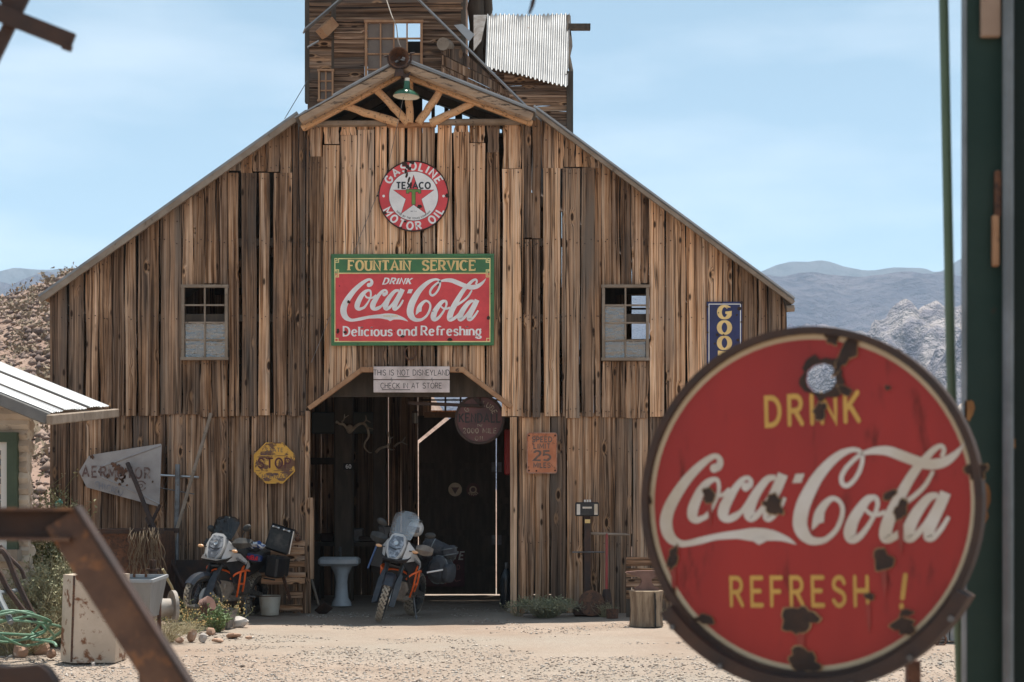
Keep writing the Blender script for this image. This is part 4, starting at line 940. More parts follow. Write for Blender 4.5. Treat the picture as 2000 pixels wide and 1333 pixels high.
def patch(m, x, z, r, y, seed, n=15, sq=1.0, base=None, rot=0, irr=.55):
    q = random.Random(seed); pts = []; n = max(n, 22); f0, f1, f2 = q.uniform(0, 6), q.uniform(0, 6), q.uniform(0, 6)
    for i in range(n):
        a = 2*math.pi*i/n; k = r*(1+irr*(.16*math.sin(2*a+f0)+.14*math.sin(3*a+f1)+.16*math.sin(5*a+f2)+.42*(q.random()-.5))); u, v = k*math.cos(a), k*sq*math.sin(a)
        pts.append((x+u*math.cos(rot)-v*math.sin(rot), z+u*math.sin(rot)+v*math.cos(rot)))
    vs = [Vector((a, y, b)) for a, b in pts]
    if base is not None: vs = [base @ p for p in vs]
    c = Vector((x, y, z)); c = c if base is None else base @ c
    m.add(vs+[c], [(i, (i+1) % n, n) for i in range(n)])
# --- round gasoline sign
SY = BY-.055; cx_, cz_, r_ = fx(808.3), fz(384.5), 68.5/145
gs = empty('gasoline_sign', (cx_, SY, cz_-r_), 'round red and white star sign high on the barn front, lettered GASOLINE MOTOR OIL', 'sign')
m = MB(); m.prism(circ(cx_, cz_, r_, 64), SY, SY+.02); m.build('sign_plate', ERED, gs)
m = MB(); ring = [circ(cx_, cz_, r_+.004, 64), circ(cx_, cz_, r_-.012, 64)]; m.prism(ring, SY-.006, SY+.024); m.build('rim', CHIP, gs)
m = MB(); m.flat(circ(cx_, cz_, .334, 64), SY-.0008); m.build('disc_outline', EBLACK, gs)
m = MB(); m.flat(circ(cx_, cz_, .328, 64), SY-.0014); m.build('white_disc', EWHITE, gs)
def starp(r, ri, ox=0, oz=-.006): return [(cx_+ox+(r if i % 2 == 0 else ri)*math.cos(R(90+36*i)), cz_+oz+(r if i % 2 == 0 else ri)*math.sin(R(90+36*i))) for i in range(10)]
m = MB(); m.flat(starp(.293, .113), SY-.0019); m.build('star_outline', EBLACK, gs)
m = MB(); m.flat(starp(.282, .108), SY-.0024); m.build('star', ERED, gs)
m = MB(); text(m, 'TEXACO', cx_-.004, cz_+.142, .080, SY-.003, wt=.25, asp=1.08, trk=.27); m.build('lettering', EBLACK, gs)
def big_t(k): return [(cx_+a*(1 if True else 1), cz_+b) for a, b in ((-.096-k, .088+k), (.096+k, .088+k), (.096+k, .038-k), (.066-k, .038-k), (.066-k, .058-k), (.022+k, .058-k), (.022+k, -.112-k), (-.022-k, -.112-k), (-.022-k, .058-k), (-.066+k, .058-k), (-.066+k, .038-k), (-.096-k, .038-k))]
m = MB(); m.flat(big_t(.006), SY-.003); m.build('letter_outline', EBLACK, gs)
m = MB(); m.flat(big_t(0), SY-.0036); m.build('lettering', ELEAF, gs)
m = MB(); text(m, 'GASOLINE', 0, 0, .098, SY-.002, wt=.24, asp=1.08, trk=.56, arc=(cx_, cz_, .402, 90, True)); text(m, 'MOTOR OIL', 0, 0, .098, SY-.002, wt=.24, asp=1.05, trk=.48, arc=(cx_, cz_, .402, 270, False))
for q in (-1, 1): m.mark(); m.add([(a, SY-.003, b) for a, b in circ(cx_+q*.402, cz_, .018, 14)], [tuple(range(14))])
m.build('lettering', EWHITE, gs)
m = MB(); text(m, 'MADE BY THE TEXAS COMPANY', 0, 0, .022, SY-.0026, wt=.2, trk=.32, arc=(cx_, cz_, .300, 270, False)); text(m, 'REG T M', cx_, cz_-.205, .013, SY-.0026, wt=.2, trk=.3); m.build('lettering', EBLACK, gs)
m = MB(); RP = SY-.0046
for i, (a, b, rr, s_) in enumerate(((805, 319, 5, .7), (790, 322, 5, .9), (796, 327, 4, 1), (801, 331, 3, 1.2), (874, 384, 4, 1.1), (752, 417, 4, .8), (820, 405, 5, .7), (792, 434, 2.5, 1), (784, 446, 2.5, .6), (738, 384, 2, 1), (793, 336, 2.5, 2), (795, 344, 2, 3), (799, 353, 2, 3.2), (803, 363, 2, 2.6))): patch(m, fx(a), fz(b), rr/145, RP-.0001*i, i+40, sq=s_, rot=-.25*(i > 9))
m.build('rust_patch', CHIP, gs, kind='stuff')
# --- big rectangular fountain sign
SY = BY-.06
fs = empty('fountain_sign', (fx(806), SY, fz(676)), 'large red and green drink sign with white script lettering above the barn doorway', 'sign')
def rect(m, x0, y0, x1, y1, y, wd=None):
    a = [(fx(x0), fz(y1)), (fx(x1), fz(y1)), (fx(x1), fz(y0)), (fx(x0), fz(y0))]
    if wd is None: m.flat(a, y)
    else:
        for q in ((x0, y0, x1, y0+wd), (x0, y1-wd, x1, y1), (x0, y0+wd, x0+wd, y1-wd), (x1-wd, y0+wd, x1, y1-wd)): rect(m, *q, y)
m = MB(); m.bbox((fx(806), SY+.012, fz(586.5)), (316/145, .024, 178/145), .004); m.build('sign_plate', EGREEN, fs)
m = MB(); m.prism([[(fx(a), fz(b)) for a, b in ((648, 676), (965, 675), (965, 497), (648, 498))], [(fx(a), fz(b)) for a, b in ((653, 671.5), (960, 670.5), (960, 502), (653, 503))]], SY-.010, SY+.02); m.build('raised_edge', EGREEN, fs)
m = MB(); rect(m, 655, 535, 957, 669, SY-.0008); m.build('red_panel', ERED, fs)
m = MB(); y_ = SY-.0016
for q in ((662, 505.5, 950, 507.5), (663, 533.8, 949, 536), (654, 509, 656, 669), (956, 509, 958, 669), (654, 667, 958, 669)): rect(m, *q, y_)
for sx in (0, 1):
    def mr(x0, y0, x1, y1, w_=None, yy=y_-.0004):
        if sx: x0, x1 = 1612-x1, 1612-x0
        rect(m, x0, y0, x1, y1, yy, w_)
    mr(654, 505.5, 660, 511.5, 1.5); mr(661.4, 505.5, 663, 514.5); mr(655, 513, 661.4, 514.5); mr(654, 529.5, 660, 541, 1.6); mr(661.4, 527.4, 663, 543); mr(655, 527.4, 661.4, 529); mr(655, 541.6, 661.4, 543); mr(654, 661, 662, 669, 1.5, y_-.0008)
m.build('border_lines', EPALE, fs)
m = MB(); text(m, 'FOUNTAIN', fx(741.5), fz(519.8), 18.5/145, SY-.002, wt=.27, asp=.94, trk=.30, serif=.21, contrast=.5); text(m, 'SERVICE', fx(877), fz(519.6), 18.5/145, SY-.002, wt=.27, asp=.98, trk=.31, serif=.19, contrast=.5); m.build('lettering', EGOLD, fs)
m = MB(); text(m, 'DRINK', fx(777.5), fz(550.3), 11.5/145, SY-.002, wt=.26, asp=1.15, trk=.42, serif=.17, contrast=.6, shear=.38); text(m, 'Delicious', fx(719), fz(648), 17.5/145, SY-.002, wt=.215, asp=1.0, trk=.27, serif=.14, contrast=.6); text(m, 'and', fx(795.5), fz(647.5), 17.5/145, SY-.002, wt=.215, asp=1.02, trk=.27, serif=.14, contrast=.6); text(m, 'Refreshing', fx(881.5), fz(647), 17.5/145, SY-.002, wt=.215, asp=1.0, trk=.26, serif=.14, contrast=.6)
script(m, lambda x, y, l: Vector((fx(x), SY-.002-EPS*l, fz(y)))); m.build('lettering', EWHITE, fs)
m = MB(); text(m, 'TRADE MARK', fx(763), fz(618.5), .02, SY-.008, wt=.18, trk=.4); m.build('lettering', EGOLD, fs)
m = MB()
for i, (a, b, rr, s_) in enumerate(((661, 648, 3, 1.6), (675, 650, 3, 1), (787, 658, 4, .6), (879, 664, 4.4, .8), (954, 622, 3.5, 1), (682, 591, 3, 1), (856, 558, 2, .8), (846, 609, 1, 1), (664, 560, 1, 1), (771, 648, 1, 1), (960, 575, 1.2, 1), (700, 673, 1.2, 1))): patch(m, fx(a), fz(b), rr/145, SY-.0092-.0001*i, i+70, sq=s_)
m.build('rust_patch', CHIP, fs, kind='stuff')
# --- two notice boards
for (z0, z1, ln, lab) in ((717, 742, 'THIS IS NOT DISNEYLAND', 'upper pale notice board over the barn doorway, with one word underlined'), (743.5, 767.5, 'CHECK IN AT STORE', 'lower pale notice board hung under the other, telling visitors to check in')):
    y_ = BY-.10; nb = empty('notice_board', (fx(804.7), y_, fz(z1)), lab, 'sign')
    MB().bbox((fx(804.7), y_+.011, (fz(z0)+fz(z1))/2), (148/145, .022, (z1-z0)/145), .003).build('board', NOTICE, nb)
    m = MB(); zc = (fz(z0)+fz(z1))/2+.004
    if z0 < 740: text(m, ln, fx(804.7), zc, 10.6/145, y_-.001, wt=.12, asp=.86, trk=.20); rect(m, 777, 736, 801, 737.2, y_-.002)
    else: text(m, ln, fx(804), zc+.004, 10.2/145, y_-.001, wt=.12, asp=.88, trk=.21); rect(m, 747, 761.6, 802, 762.9, y_-.002)
    m.build('lettering', EBLACK, nb)
    if z0 > 740:
        for px_ in (766, 845): MB().tube(cr([(fx(px_), y_-.004, fz(739)), (fx(px_-1), y_-.012, fz(741.5)), (fx(px_+1), y_-.012, fz(744)), (fx(px_), y_-.004, fz(746.5))], 3), .004, 6).build('link', STEEL, nb)
# --- yellow stop sign
y_ = BY-.05; cx_, cz_ = fx(537), fz(904.5)
ss = empty('stop_sign', (cx_, y_, cz_-.28), 'rusty yellow octagonal STOP sign on the lower barn wall', 'sign')
def octo(r): return [(cx_+r*math.cos(R(22.5+45*i))/math.cos(R(22.5)), cz_+r*math.sin(R(22.5+45*i))/math.cos(R(22.5))) for i in range(8)]
m = MB(); m.prism(octo(.274), y_, y_+.015); m.build('sign_plate', STOPY, ss)
m = MB(); m.prism([octo(.276), octo(.262)], y_-.006, y_+.017); m.build('raised_edge', STOPY, ss)
m = MB()
for z_ in (.098, -.104): m.box((cx_, y_-.002, cz_+z_), (.5, .006, .008))
m.build('raised_bar', STOPY, ss)
m = MB(); text(m, 'STATE', cx_, cz_+.175, .052, y_-.001, wt=.15, trk=.34); text(m, 'HIGHWAY', cx_, cz_-.178, .055, y_-.001, wt=.15, trk=.26); m.build('lettering', GREYL, ss)
m = MB(); text(m, 'STOP', cx_, cz_+.000, .125, y_-.0015, wt=.19, asp=1.0, trk=.30); m.build('lettering', pm('faded_maroon_letter', (.15, .055, .045), .8, 0, (.36, .17, .06), 9, .5, .6), ss)
m = MB(); text(m, 'STOP', cx_, cz_+.000, .125, y_-.004, wt=.15, asp=1.0, trk=.30, dots=.17); m.build('reflector_buttons', pm('maroon_button', (.10, .018, .022), .4), ss)
m = MB()
for i, (dx, dz, rr, s_) in enumerate(((-.235, .0, .016, 2.2), (-.14, .115, .05, .3), (-.03, -.15, .08, .3), (.10, -.22, .06, .4), (-.10, -.22, .05, .5), (.18, -.085, .025, .6), (.14, -.13, .05, .3))): patch(m, cx_+dx, cz_+dz, rr, y_-.0005-.00005*i, i+5, sq=s_, irr=.9, n=19)
m.build('rust_patch', pm('purple_rust', (.13, .07, .065), .85, 0, (.22, .115, .06), 12, .45, .62), ss, kind='stuff')
# --- orange speed limit sign
y_ = BY-.045; cx_, cz_ = fx(1058.5), fz(885)
sp_ = empty('speed_sign', (cx_, y_, cz_-.27), 'rusty orange SPEED LIMIT 25 sign to the right of the doorway', 'sign')
def rrect(w, h, r, n=5):
    o = []
    for sx, sz, a in ((1, 1, 0), (-1, 1, 90), (-1, -1, 180), (1, -1, 270)):
        for i in range(n+1): q = R(a+90*i/n); o.append((cx_+sx*(w/2-r)+r*math.cos(q), cz_+sz*(h/2-r)+r*math.sin(q)))
    return o
m = MB(); m.prism(rrect(.405, .545, .035), y_, y_+.012); m.build('sign_plate', ORANGER, sp_)
m = MB(); m.prism([rrect(.408, .55, .035), rrect(.384, .526, .03)], y_-.008, y_+.014); m.build('raised_edge', pm('rusty_raised_edge', (.42, .24, .17), .6, 0, (.30, .11, .06), 9, .4, .6), sp_)
m = MB(); text(m, 'SPEED', cx_, cz_+.183, .066, y_-.001, wt=.24, asp=.95, trk=.30); text(m, 'LIMIT', cx_, cz_+.092, .066, y_-.001, wt=.24, asp=.95, trk=.34); text(m, '25', cx_, cz_-.035, .125, y_-.001, wt=.20, asp=1.25, trk=.30); text(m, 'MILES', cx_, cz_-.165, .062, y_-.001, wt=.24, asp=.95, trk=.30); m.build('lettering', GREYL, sp_)
m = MB()
for i, (dx, dz) in enumerate(((-.175, .235), (.175, .235), (-.175, -.235), (-.075, -.24), (.175, -.235))): m.add([(a, y_-.003, b) for a, b in circ(cx_+dx, cz_+dz, .012, 10)], [tuple(range(10))])
m.build('bolt_hole', CHIP, sp_)
# --- tall blue sign, its lower part behind the round sign
y_ = BY-.05; gb = empty('blue_sign', (fx(1414), y_, fz(760)), 'tall narrow navy sign with yellow letters down it, at the right end of the barn', 'sign')
m = MB(); m.bbox((fx(1414), y_+.01, (fz(590)+fz(745))/2), (69/145, .02, 155/145), .003); m.build('sign_plate', EBLUE, gb)
m = MB(); rect(m, 1383, 594, 1446, 741, y_-.001, 1.6); m.build('border_lines', EWHITE, gb)
m = MB()
for c, z_ in (('G', 610.5), ('O', 640.5), ('O', 670.5), ('D', 700.5)): text(m, c, fx(1414), fz(z_), 24/145, y_-.002, wt=.34, asp=1.15, serif=.2 if c in 'GD' else 0, contrast=.5)
m.build('lettering', EGOLD, gb)
m = MB()
for i, (a, b, rr) in enumerate(((1443, 604, 4), (1438, 616, 2), (1402, 612, 1.2), (1419, 601, 1), (1400, 655, 3), (1412, 655, 2), (1440, 665, 3), (1381, 600, 2), (1447, 630, 2), (1381, 650, 2), (1395, 672, 2), (1447, 680, 2), (1402, 697, 2), (1447, 592, 3), (1408, 592, 2))): patch(m, fx(a), fz(b), rr/145, y_-.007-.0001*i, i+90)
m.build('rust_patch', CHIP, gb, kind='stuff')
# --- maroon hanging round sign inside the doorway, on an iron bracket
y_ = BY+.35; Q = lambda a, b: (fx(a, y_), fz(b, y_)); cx_, cz_ = Q(937, 819); r_ = 49*y_/F
ks = empty('hanging_oil_sign', (cx_, y_, cz_-r_), 'dark maroon round oil sign hanging in shade at the right of the doorway', 'sign')
m = MB(); m.prism(circ(cx_, cz_, r_-.02, 48), y_, y_+.03); m.build('sign_plate', KEND, ks)
m = MB(); m.prism([circ(cx_, cz_, r_, 48), circ(cx_, cz_, r_-.035, 48)], y_-.03, y_+.06); m.build('rim', DRUST, ks)
m = MB(); text(m, 'KENDALL', cx_, cz_+.02, .115, y_-.001, wt=.22, asp=.78, trk=.26, serif=.12, contrast=.7); m.build('lettering', pm('black_sign_letter', (.02, .018, .016), .6), ks)
m = MB(); text(m, '2000 MILE', cx_, cz_-.155, .066, y_-.001, wt=.17, trk=.30); text(m, 'OIL', cx_, cz_-.258, .055, y_-.001, wt=.17, trk=.5); text(m, 'LUBE', 0, 0, .066, y_-.001, wt=.17, trk=.35, arc=(cx_, cz_, .225, 50, True)); text(m, 'G', 0, 0, .066, y_-.001, wt=.17, arc=(cx_, cz_, .225, 143, True)); text(m, 'THE', cx_, cz_-.085, .032, y_-.001, wt=.16, trk=.3, shear=.3); m.build('lettering', pm('dim_cream_letter', (.34, .27, .19), .6, 0, (.16, .10, .07), 16, .42, .58), ks)
hb = empty('sign_bracket', P(860, 790, y_), 'dark iron bracket arm holding the hanging round sign in the doorway', 'bracket')
MB().beam(P(797, 787, y_-.02), P(945, 793, y_-.02), .03, .045).build('arm', DRUST, hb); MB().beam(P(885, 738, y_-.02), P(942, 791, y_-.02), .03, .05).build('brace', DRUST, hb); MB().tube([P(938, 790, y_-.02), P(938, 775, y_+.01)], .012, 6).build('hook', DRUST, hb)
# --- windmill tail vane with its struts
y_ = BY-.075
vn = empty('windmill_vane', (fx(240), y_, fz(990)), 'battered grey windmill tail vane with faded lettering hung on the left barn wall', 'windmill vane')
out = [(157, 922), (176, 891), (185, 888), (316, 867), (318, 871), (314, 985), (310, 989), (172, 952)]
hole = [[(238, 927), (243, 926), (249, 929), (248, 935), (244, 936), (245, 942), (240, 944), (238, 938), (235, 936)]]
m = MB(); m.prism([[(fx(a), fz(b)) for a, b in out], [(fx(a), fz(b)) for a, b in hole[0]]], y_, y_+.01); m.build('vane_sheet', VANE, vn)
for (a, b), (c, d) in (((318, 870), (198, 913)), ((198, 913), (193, 921)), ((193, 921), (198, 930)), ((198, 930), (313, 984))):
    MB().tube([(fx(a), y_-.002, fz(b)), (fx(c), y_-.002, fz(d))], .012, 6).build('rib', VANE, vn)
m = MB()
def vt(s, x0, yb, x1, yt, cnt=None, wt=.2):
    n_ = len(s)
    for i, c in enumerate(s):
        px_ = x0+(x1-x0)*(i+.5)/n_; py_ = yb+(yt-yb)*(i+.5)/n_; h_ = 20 if cnt is None else cnt
        text(m, c, fx(px_), fz(py_), h_/145, y_-.0105-.002, wt=wt, asp=.82)
vt('AERMOTOR', 162, 921, 299, 925); m.build('lettering', VANEL, vn)
m = MB(); vt('CHICAGO', 189, 946, 242, 962, 13, .16); m.build('lettering', pm('faded_blue_grey_letter', (.24, .235, .27), .8, 0, (.34, .32, .31), 14, .48, .62), vn)
m = MB(); c0 = (fx(278), fz(949)); put_ribbon(m, [(a, b) for a, b in circ(*c0, .022, 16)]+[(c0[0]+.022, c0[1])], lambda i, t: .012, lambda x, z, l: Vector((x, y_-.0125, z)), 0); put_ribbon(m, ac(c0[0], c0[1], .066, .062, 20, 340, 16), lambda i, t: .016, lambda x, z, l: Vector((x, y_-.0125, z)), 0); m.build('emblem', VANEL, vn)
m = MB()
for i, (a, b, rr) in enumerate(((225, 908, 5), (233, 914, 6), (240, 922, 7), (230, 936, 4), (248, 920, 4), (214, 930, 4), (237, 946, 3), (251, 948, 2), (301, 941, 2), (183, 893, 4), (197, 922, 2))): patch(m, fx(a), fz(b), rr/145, y_-.0135-.0001*i, i+120, irr=.9)
m.build('rust_patch', RUST, vn, kind='stuff')
for (a, b, c, d, r_) in ((316, 928.5, 390, 932.5, .017), (316, 953, 381, 965, .008)): MB().tube([(fx(a), y_+.01, fz(b)), (fx(c), y_+.01, fz(d))], r_, 8).build('tail_bar', ALU if r_ > .01 else STEEL, vn)
# --- horseshoe, antlers, bell, lamp and other small fittings
m = MB(); m.tube([(fx(801.5)+.075*math.cos(R(a)), BY-.04, fz(690)+.085*math.sin(R(a))) for a in range(115, 426, 15)], [.014]*21, 6); m.build('horseshoe', RUST, label='rusty horseshoe nailed above the pale notice boards', cat='horseshoe')
def antler(name, pts_list, label, rads, plate=None):
    m = MB()
    for pts, (r0, r1) in zip(pts_list, rads):
        q = cr(pts, 4); m.tube(q, [r0+(r1-r0)*i/(len(q)-1) for i in range(len(q))], 8)
    if plate: m.ball(plate, (.055, .04, .07), 10, 7)
    m.build(name, BONE, label=label, cat='antlers')
Y_ = 24.55; q = lambda a, b, d=0: tuple(P(a, b, Y_+d))
antler('antlers', [[q(680, 840), q(671, 829, -.05), q(663, 828, -.12), q(658, 823, -.16), (q(657, 826, -.2))], [q(668, 824, -.1), q(672, 818, -.15), q(673, 809, -.18)], [q(672, 817, -.15), q(681, 811, -.2)], [q(686, 842), q(697, 831, -.05), q(709, 827, -.12), q(717, 835, -.18), q(720, 852, -.2), q(713, 864, -.15), q(712, 874, -.1), q(720, 883, -.08), q(726, 884, -.08)], [q(709, 827, -.12), q(715, 820, -.15), q(714, 811, -.17)], [q(716, 821, -.15), q(724, 825, -.2)], [q(717, 835, -.18), q(729, 838, -.25)]], 'forked pale antlers mounted on the big post just inside the doorway', [(.022, .012), (.014, .006), (.010, .005), (.024, .008), (.015, .006), (.010, .005), (.012, .005)], P(683, 838, Y_))
Y_ = 25.3
antler('antlers', [[q(734, 884), q(742, 876), q(756, 871), (q(762, 861)), q(757, 843)], [q(761, 858), q(768, 853)], [q(755, 872), q(763, 878), q(771, 878)], [q(770, 873), q(776, 867), q(786, 862), q(792, 853)], [q(784, 863), q(796, 869)]], 'pair of dim antlers hanging deep inside the barn left of the rear door', [(.024, .01), (.012, .006), (.014, .006), (.018, .007), (.012, .005)])
bell = empty('bell', P(780, 137, BY-.55), 'old rusty bell in an iron yoke on the dormer peak of the barn', 'bell')
Mb = Matrix.Translation(P(779, 113, BY-.52)) @ Matrix.Rotation(R(78), 4, 'X')
m = MB(); m.lathe([(.135, .0), (.128, -.012), (.11, -.06), (.075, -.12), (.05, -.17), (0, -.19), (0, -.18), (.045, -.16), (.068, -.118), (.10, -.06), (.118, -.01), (.135, 0)], 28, Matrix.Translation(P(779, 112, BY-.62)) @ Matrix.Rotation(R(100), 4, 'X')); m.build('bowl', RUST, bell)
m = MB(); m.ball(P(779, 115, BY-.58), .022); m.build('clapper', DRUST, bell)
m = MB(); c0 = P(780, 112, BY-.55); m.tube([c0+Vector((.155*math.cos(R(a)), 0, .155*math.sin(R(a)))) for a in range(170, 381, 15)], .014, 7); m.tube([c0+Vector((-.2, 0, .012)), c0+Vector((-.13, 0, .02))], .014, 6); m.tube([c0+Vector((.14, 0, .05)), c0+Vector((.20, 0, .06))], .012, 6); m.build('yoke', DRUST, bell)
m = MB(); m.tube([c0+Vector((.0, 0, -.15)), c0+Vector((.0, .02, -.24))], [.05, .07], 8); m.build('foot', DRUST, bell)
lamp = empty('barn_lamp', P(793, 192, BY-.5), 'green enamel shade lamp hanging under the dormer peak of the barn', 'lamp')
T = Matrix.Translation(P(793.5, 189, BY-.5)) @ Matrix.Rotation(R(3), 4, 'Y')
m = MB(); m.lathe([(.178, 0), (.172, .022), (.145, .055), (.09, .085), (.048, .105), (.042, .13), (.040, .20), (.034, .205)], 28, T); m.build('lamp_shade', GREENE, lamp)
m = MB(); m.lathe([(.176, .001), (.168, .02), (.14, .05), (.085, .08), (.0, .088)], 28, T); m.build('shade_lining', LAMPW, lamp)
m = MB(); m.ball(P(793.5, 186, BY-.5), .03); m.build('bulb', LAMPW, lamp)
m = MB(); m.lathe([(.032, .2), (.034, .245), (.0, .245)], 14, T); m.build('socket', LAMPW, lamp)
m = MB(); m.box(P(792, 149, BY-.5), (.085, .08, .05)); m.tube(cr([P(797, 147, BY-.5), P(802, 138, BY-.48), P(797, 130, BY-.42), P(790, 134, BY-.3)], 4), .014, 7); m.build('bracket', DRUST, lamp)
for (a, b, Y_, ty) in ((826, 186, 22.7, 1), (855, 203, 22.8, 0)):
    bb = empty('bare_bulb', P(a, b, Y_), 'bare light bulb %s under the dormer roof' % ('in a white porcelain holder' if ty else 'dangling against the bright sky'), 'light bulb')
    MB().ball(P(a, b-2, Y_), (.028, .028, .036)).build('glass', LAMPW if ty else BLACK, bb)
    m = MB(); m.tube([P(a, b-6, Y_), P(a, b-12, Y_)], [.018, .03 if ty else .016], 10)
    m.tube([P(a, b-12, Y_), P(a, b-20, Y_)], .006, 5); m.build('holder', EWHITE if ty else BLACK, bb)
# --- inside the barn
Y_ = 26.93
for (a, b, lab, c1) in ((889, 956, 'left of two round badge signs on the rear barn door, cream with a dark triangle', 0), (924, 956.5, 'right of two round badge signs on the rear barn door, dark with a pale ring', 1)):
    bs = empty('badge_sign', P(a, b+13, Y_), lab, 'sign'); c0 = P(a, b, Y_)
    m = MB(); m.prism(circ(c0.x, c0.z, .112, 28), Y_-.012, Y_); m.build('disc', KEND if c1 else OLDCREAM, bs)
    m = MB(); yb = Y_-.0135
    if c1:
        m.prism([circ(c0.x, c0.z, .060, 24), circ(c0.x, c0.z, .038, 24)], yb-.001, yb); m.build('ring', OLDCREAM, bs)
        m = MB(); text(m, 'SERVICE', 0, 0, .03, yb, wt=.2, trk=.35, arc=(c0.x, c0.z, .083, 270, False)); m.build('lettering', OLDCREAM, bs)
    else: m.flat([(c0.x-.065, c0.z+.035), (c0.x+.065, c0.z+.035), (c0.x, c0.z-.075)], yb); m.build('triangle', KEND, bs)
wl_ = empty('tool_sign', P(868, 1142, 26.85), 'dark red machine sign leaning against the rear barn door', 'sign')
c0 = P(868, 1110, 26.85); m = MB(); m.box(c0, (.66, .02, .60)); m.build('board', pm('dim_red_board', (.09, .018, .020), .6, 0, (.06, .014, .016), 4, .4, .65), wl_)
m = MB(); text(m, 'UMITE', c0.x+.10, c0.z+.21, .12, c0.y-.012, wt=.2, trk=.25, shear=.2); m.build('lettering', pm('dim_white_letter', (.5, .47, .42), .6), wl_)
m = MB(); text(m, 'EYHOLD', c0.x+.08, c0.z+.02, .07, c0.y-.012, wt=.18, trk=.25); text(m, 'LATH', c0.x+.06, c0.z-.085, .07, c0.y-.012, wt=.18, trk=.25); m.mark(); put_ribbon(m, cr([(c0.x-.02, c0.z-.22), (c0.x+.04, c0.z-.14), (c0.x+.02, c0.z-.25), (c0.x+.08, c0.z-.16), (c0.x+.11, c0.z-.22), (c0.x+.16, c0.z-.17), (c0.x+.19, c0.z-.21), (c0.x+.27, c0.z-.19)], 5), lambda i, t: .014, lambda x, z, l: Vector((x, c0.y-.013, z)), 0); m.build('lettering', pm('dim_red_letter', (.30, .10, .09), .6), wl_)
for (x0, x1, z0, z1, Y_, nm, lab, mt) in ((fx(606, 26), fx(737, 26), fz(846, 26), fz(803, 26), 26.2, 'hood_panel', 'wide dusty grey panel hanging high at the left inside the barn', pm('dusty_grey_panel', (.14, .145, .13), .7)), (fx(985, 23.2), fx(1003, 23.2), fz(928, 23.2), fz(838, 23.2), 23.2, 'red_panel_sign', 'rounded red panel sign half hidden behind the right doorway jamb', OLDRED)):
    o = MB().bbox(((x0+x1)/2, Y_, (z0+z1)/2), (x1-x0, .05, z1-z0), .02).build(nm, mt, label=lab, cat='panel')
np_ = empty('number_plate', P(682, 917, 24.64), 'small dark plate numbered 60 nailed to the big inner post', 'number plate')
m = MB(); m.box(P(682, 911, 24.648), (.17, .012, .10)); m.build('plate', BLACKB, np_)
m = MB(); c0 = P(678, 911, 24.638); text(m, '60', c0.x+.02, c0.z, .055, c0.y, wt=.2, trk=.25); m.build('lettering', EWHITE, np_)
ln_ = empty('lantern', P(811, 828, 24.0), 'old caged lantern hanging in the dark doorway', 'lantern')
c0 = P(811, 815, 24.0); MB().tube([c0+Vector((0, 0, -.09)), c0+Vector((0, 0, .06))], .04, 10).build('globe', pm('dim_lantern_glass', (.30, .29, .26), .2), ln_)
m = MB()
for i in range(6): a = i*math.pi/3; m.tube([c0+Vector((.046*math.cos(a), .046*math.sin(a), z_)) for z_ in (-.1, .07)], .004, 4)
m.lathe([(.05, .07), (.03, .10), (0, .11)], 10, Matrix.Translation(c0)); m.tube([c0+Vector((0, 0, .1)), c0+Vector((0, 0, .42))], .004, 4); m.build('cage', DRUST, ln_)
sk = empty('pedestal_sink', P(663, 1177, 23.7), 'old white porcelain pedestal sink in the shade just inside the doorway', 'sink')
c0 = P(663, 1100, 23.7); gz_ = .0
m = MB(); m.bbox((c0.x, 23.7, .645), (.58, .44, .13), .035); m.build('basin', SINKW, sk)
m = MB(); m.lathe([(.15, 0), (.14, .05), (.10, .12), (.085, .35), (.10, .45), (.17, .60)], 18, Matrix.Translation((c0.x+.03, 23.7, 0))); m.build('pedestal', SINKW, sk)
m = MB(); m.tube(cr([(c0.x, 23.86, .70), (c0.x, 23.84, .83), (c0.x, 23.75, .84), (c0.x, 23.72, .79)], 3), .014, 7); m.build('tap', STEEL, sk)
gc = empty('gas_cylinder', P(989, 1192, 22.6), 'dark steel gas cylinder standing inside the right doorway jamb', 'gas cylinder')
c0 = P(989, 1192, 22.6); m = MB(); m.lathe([(.085, .03), (.09, .05), (.09, .42), (.08, .50), (.045, .56), (.03, .58)], 20, Matrix.Translation((c0.x, 22.6, 0))); m.build('body', pm('dark_cylinder_paint', (.03, .032, .036), .25, .3), gc)
m = MB(); m.tube([(c0.x, 22.6, .57), (c0.x, 22.6, .66)], .022, 8); m.build('valve', STEEL, gc)
sv = empty('shovel', P(640, 1198, 22.3), 'long handled shovel leaning against the left inner side of the doorway', 'shovel')
MB().tube([P(607, 1128, 22.5), P(622, 1180, 22.05)], .018, 7).build('handle', EDGE, sv)
m = MB(); M_ = Matrix.Translation(P(632, 1190, 21.9)) @ Matrix.Rotation(R(-40), 4, 'Y') @ Matrix.Rotation(R(60), 4, 'X'); m.bbox((0, 0, 0), (.18, .02, .26), .008, M_.to_3x3()); m.xf(Matrix.Translation(P(632, 1190, 21.9))); m.build('blade', DRUST, sv)
wb = empty('work_bench', P(720, 1180, 25.6), 'dim cluttered workbench at the left side of the barn interior', 'workbench')
bx0, bx1 = fx(612, 25.4), fx(775, 25.4); MB().box(((bx0+bx1)/2, 25.5, .86), (bx1-bx0, .55, .06)).build('top', DARKW, wb)
for x_ in (bx0+.08, bx1-.08):
    for yy in (25.28, 25.72): MB().box((x_, yy, .415), (.09, .09, .83)).build('leg', DARKW, wb)
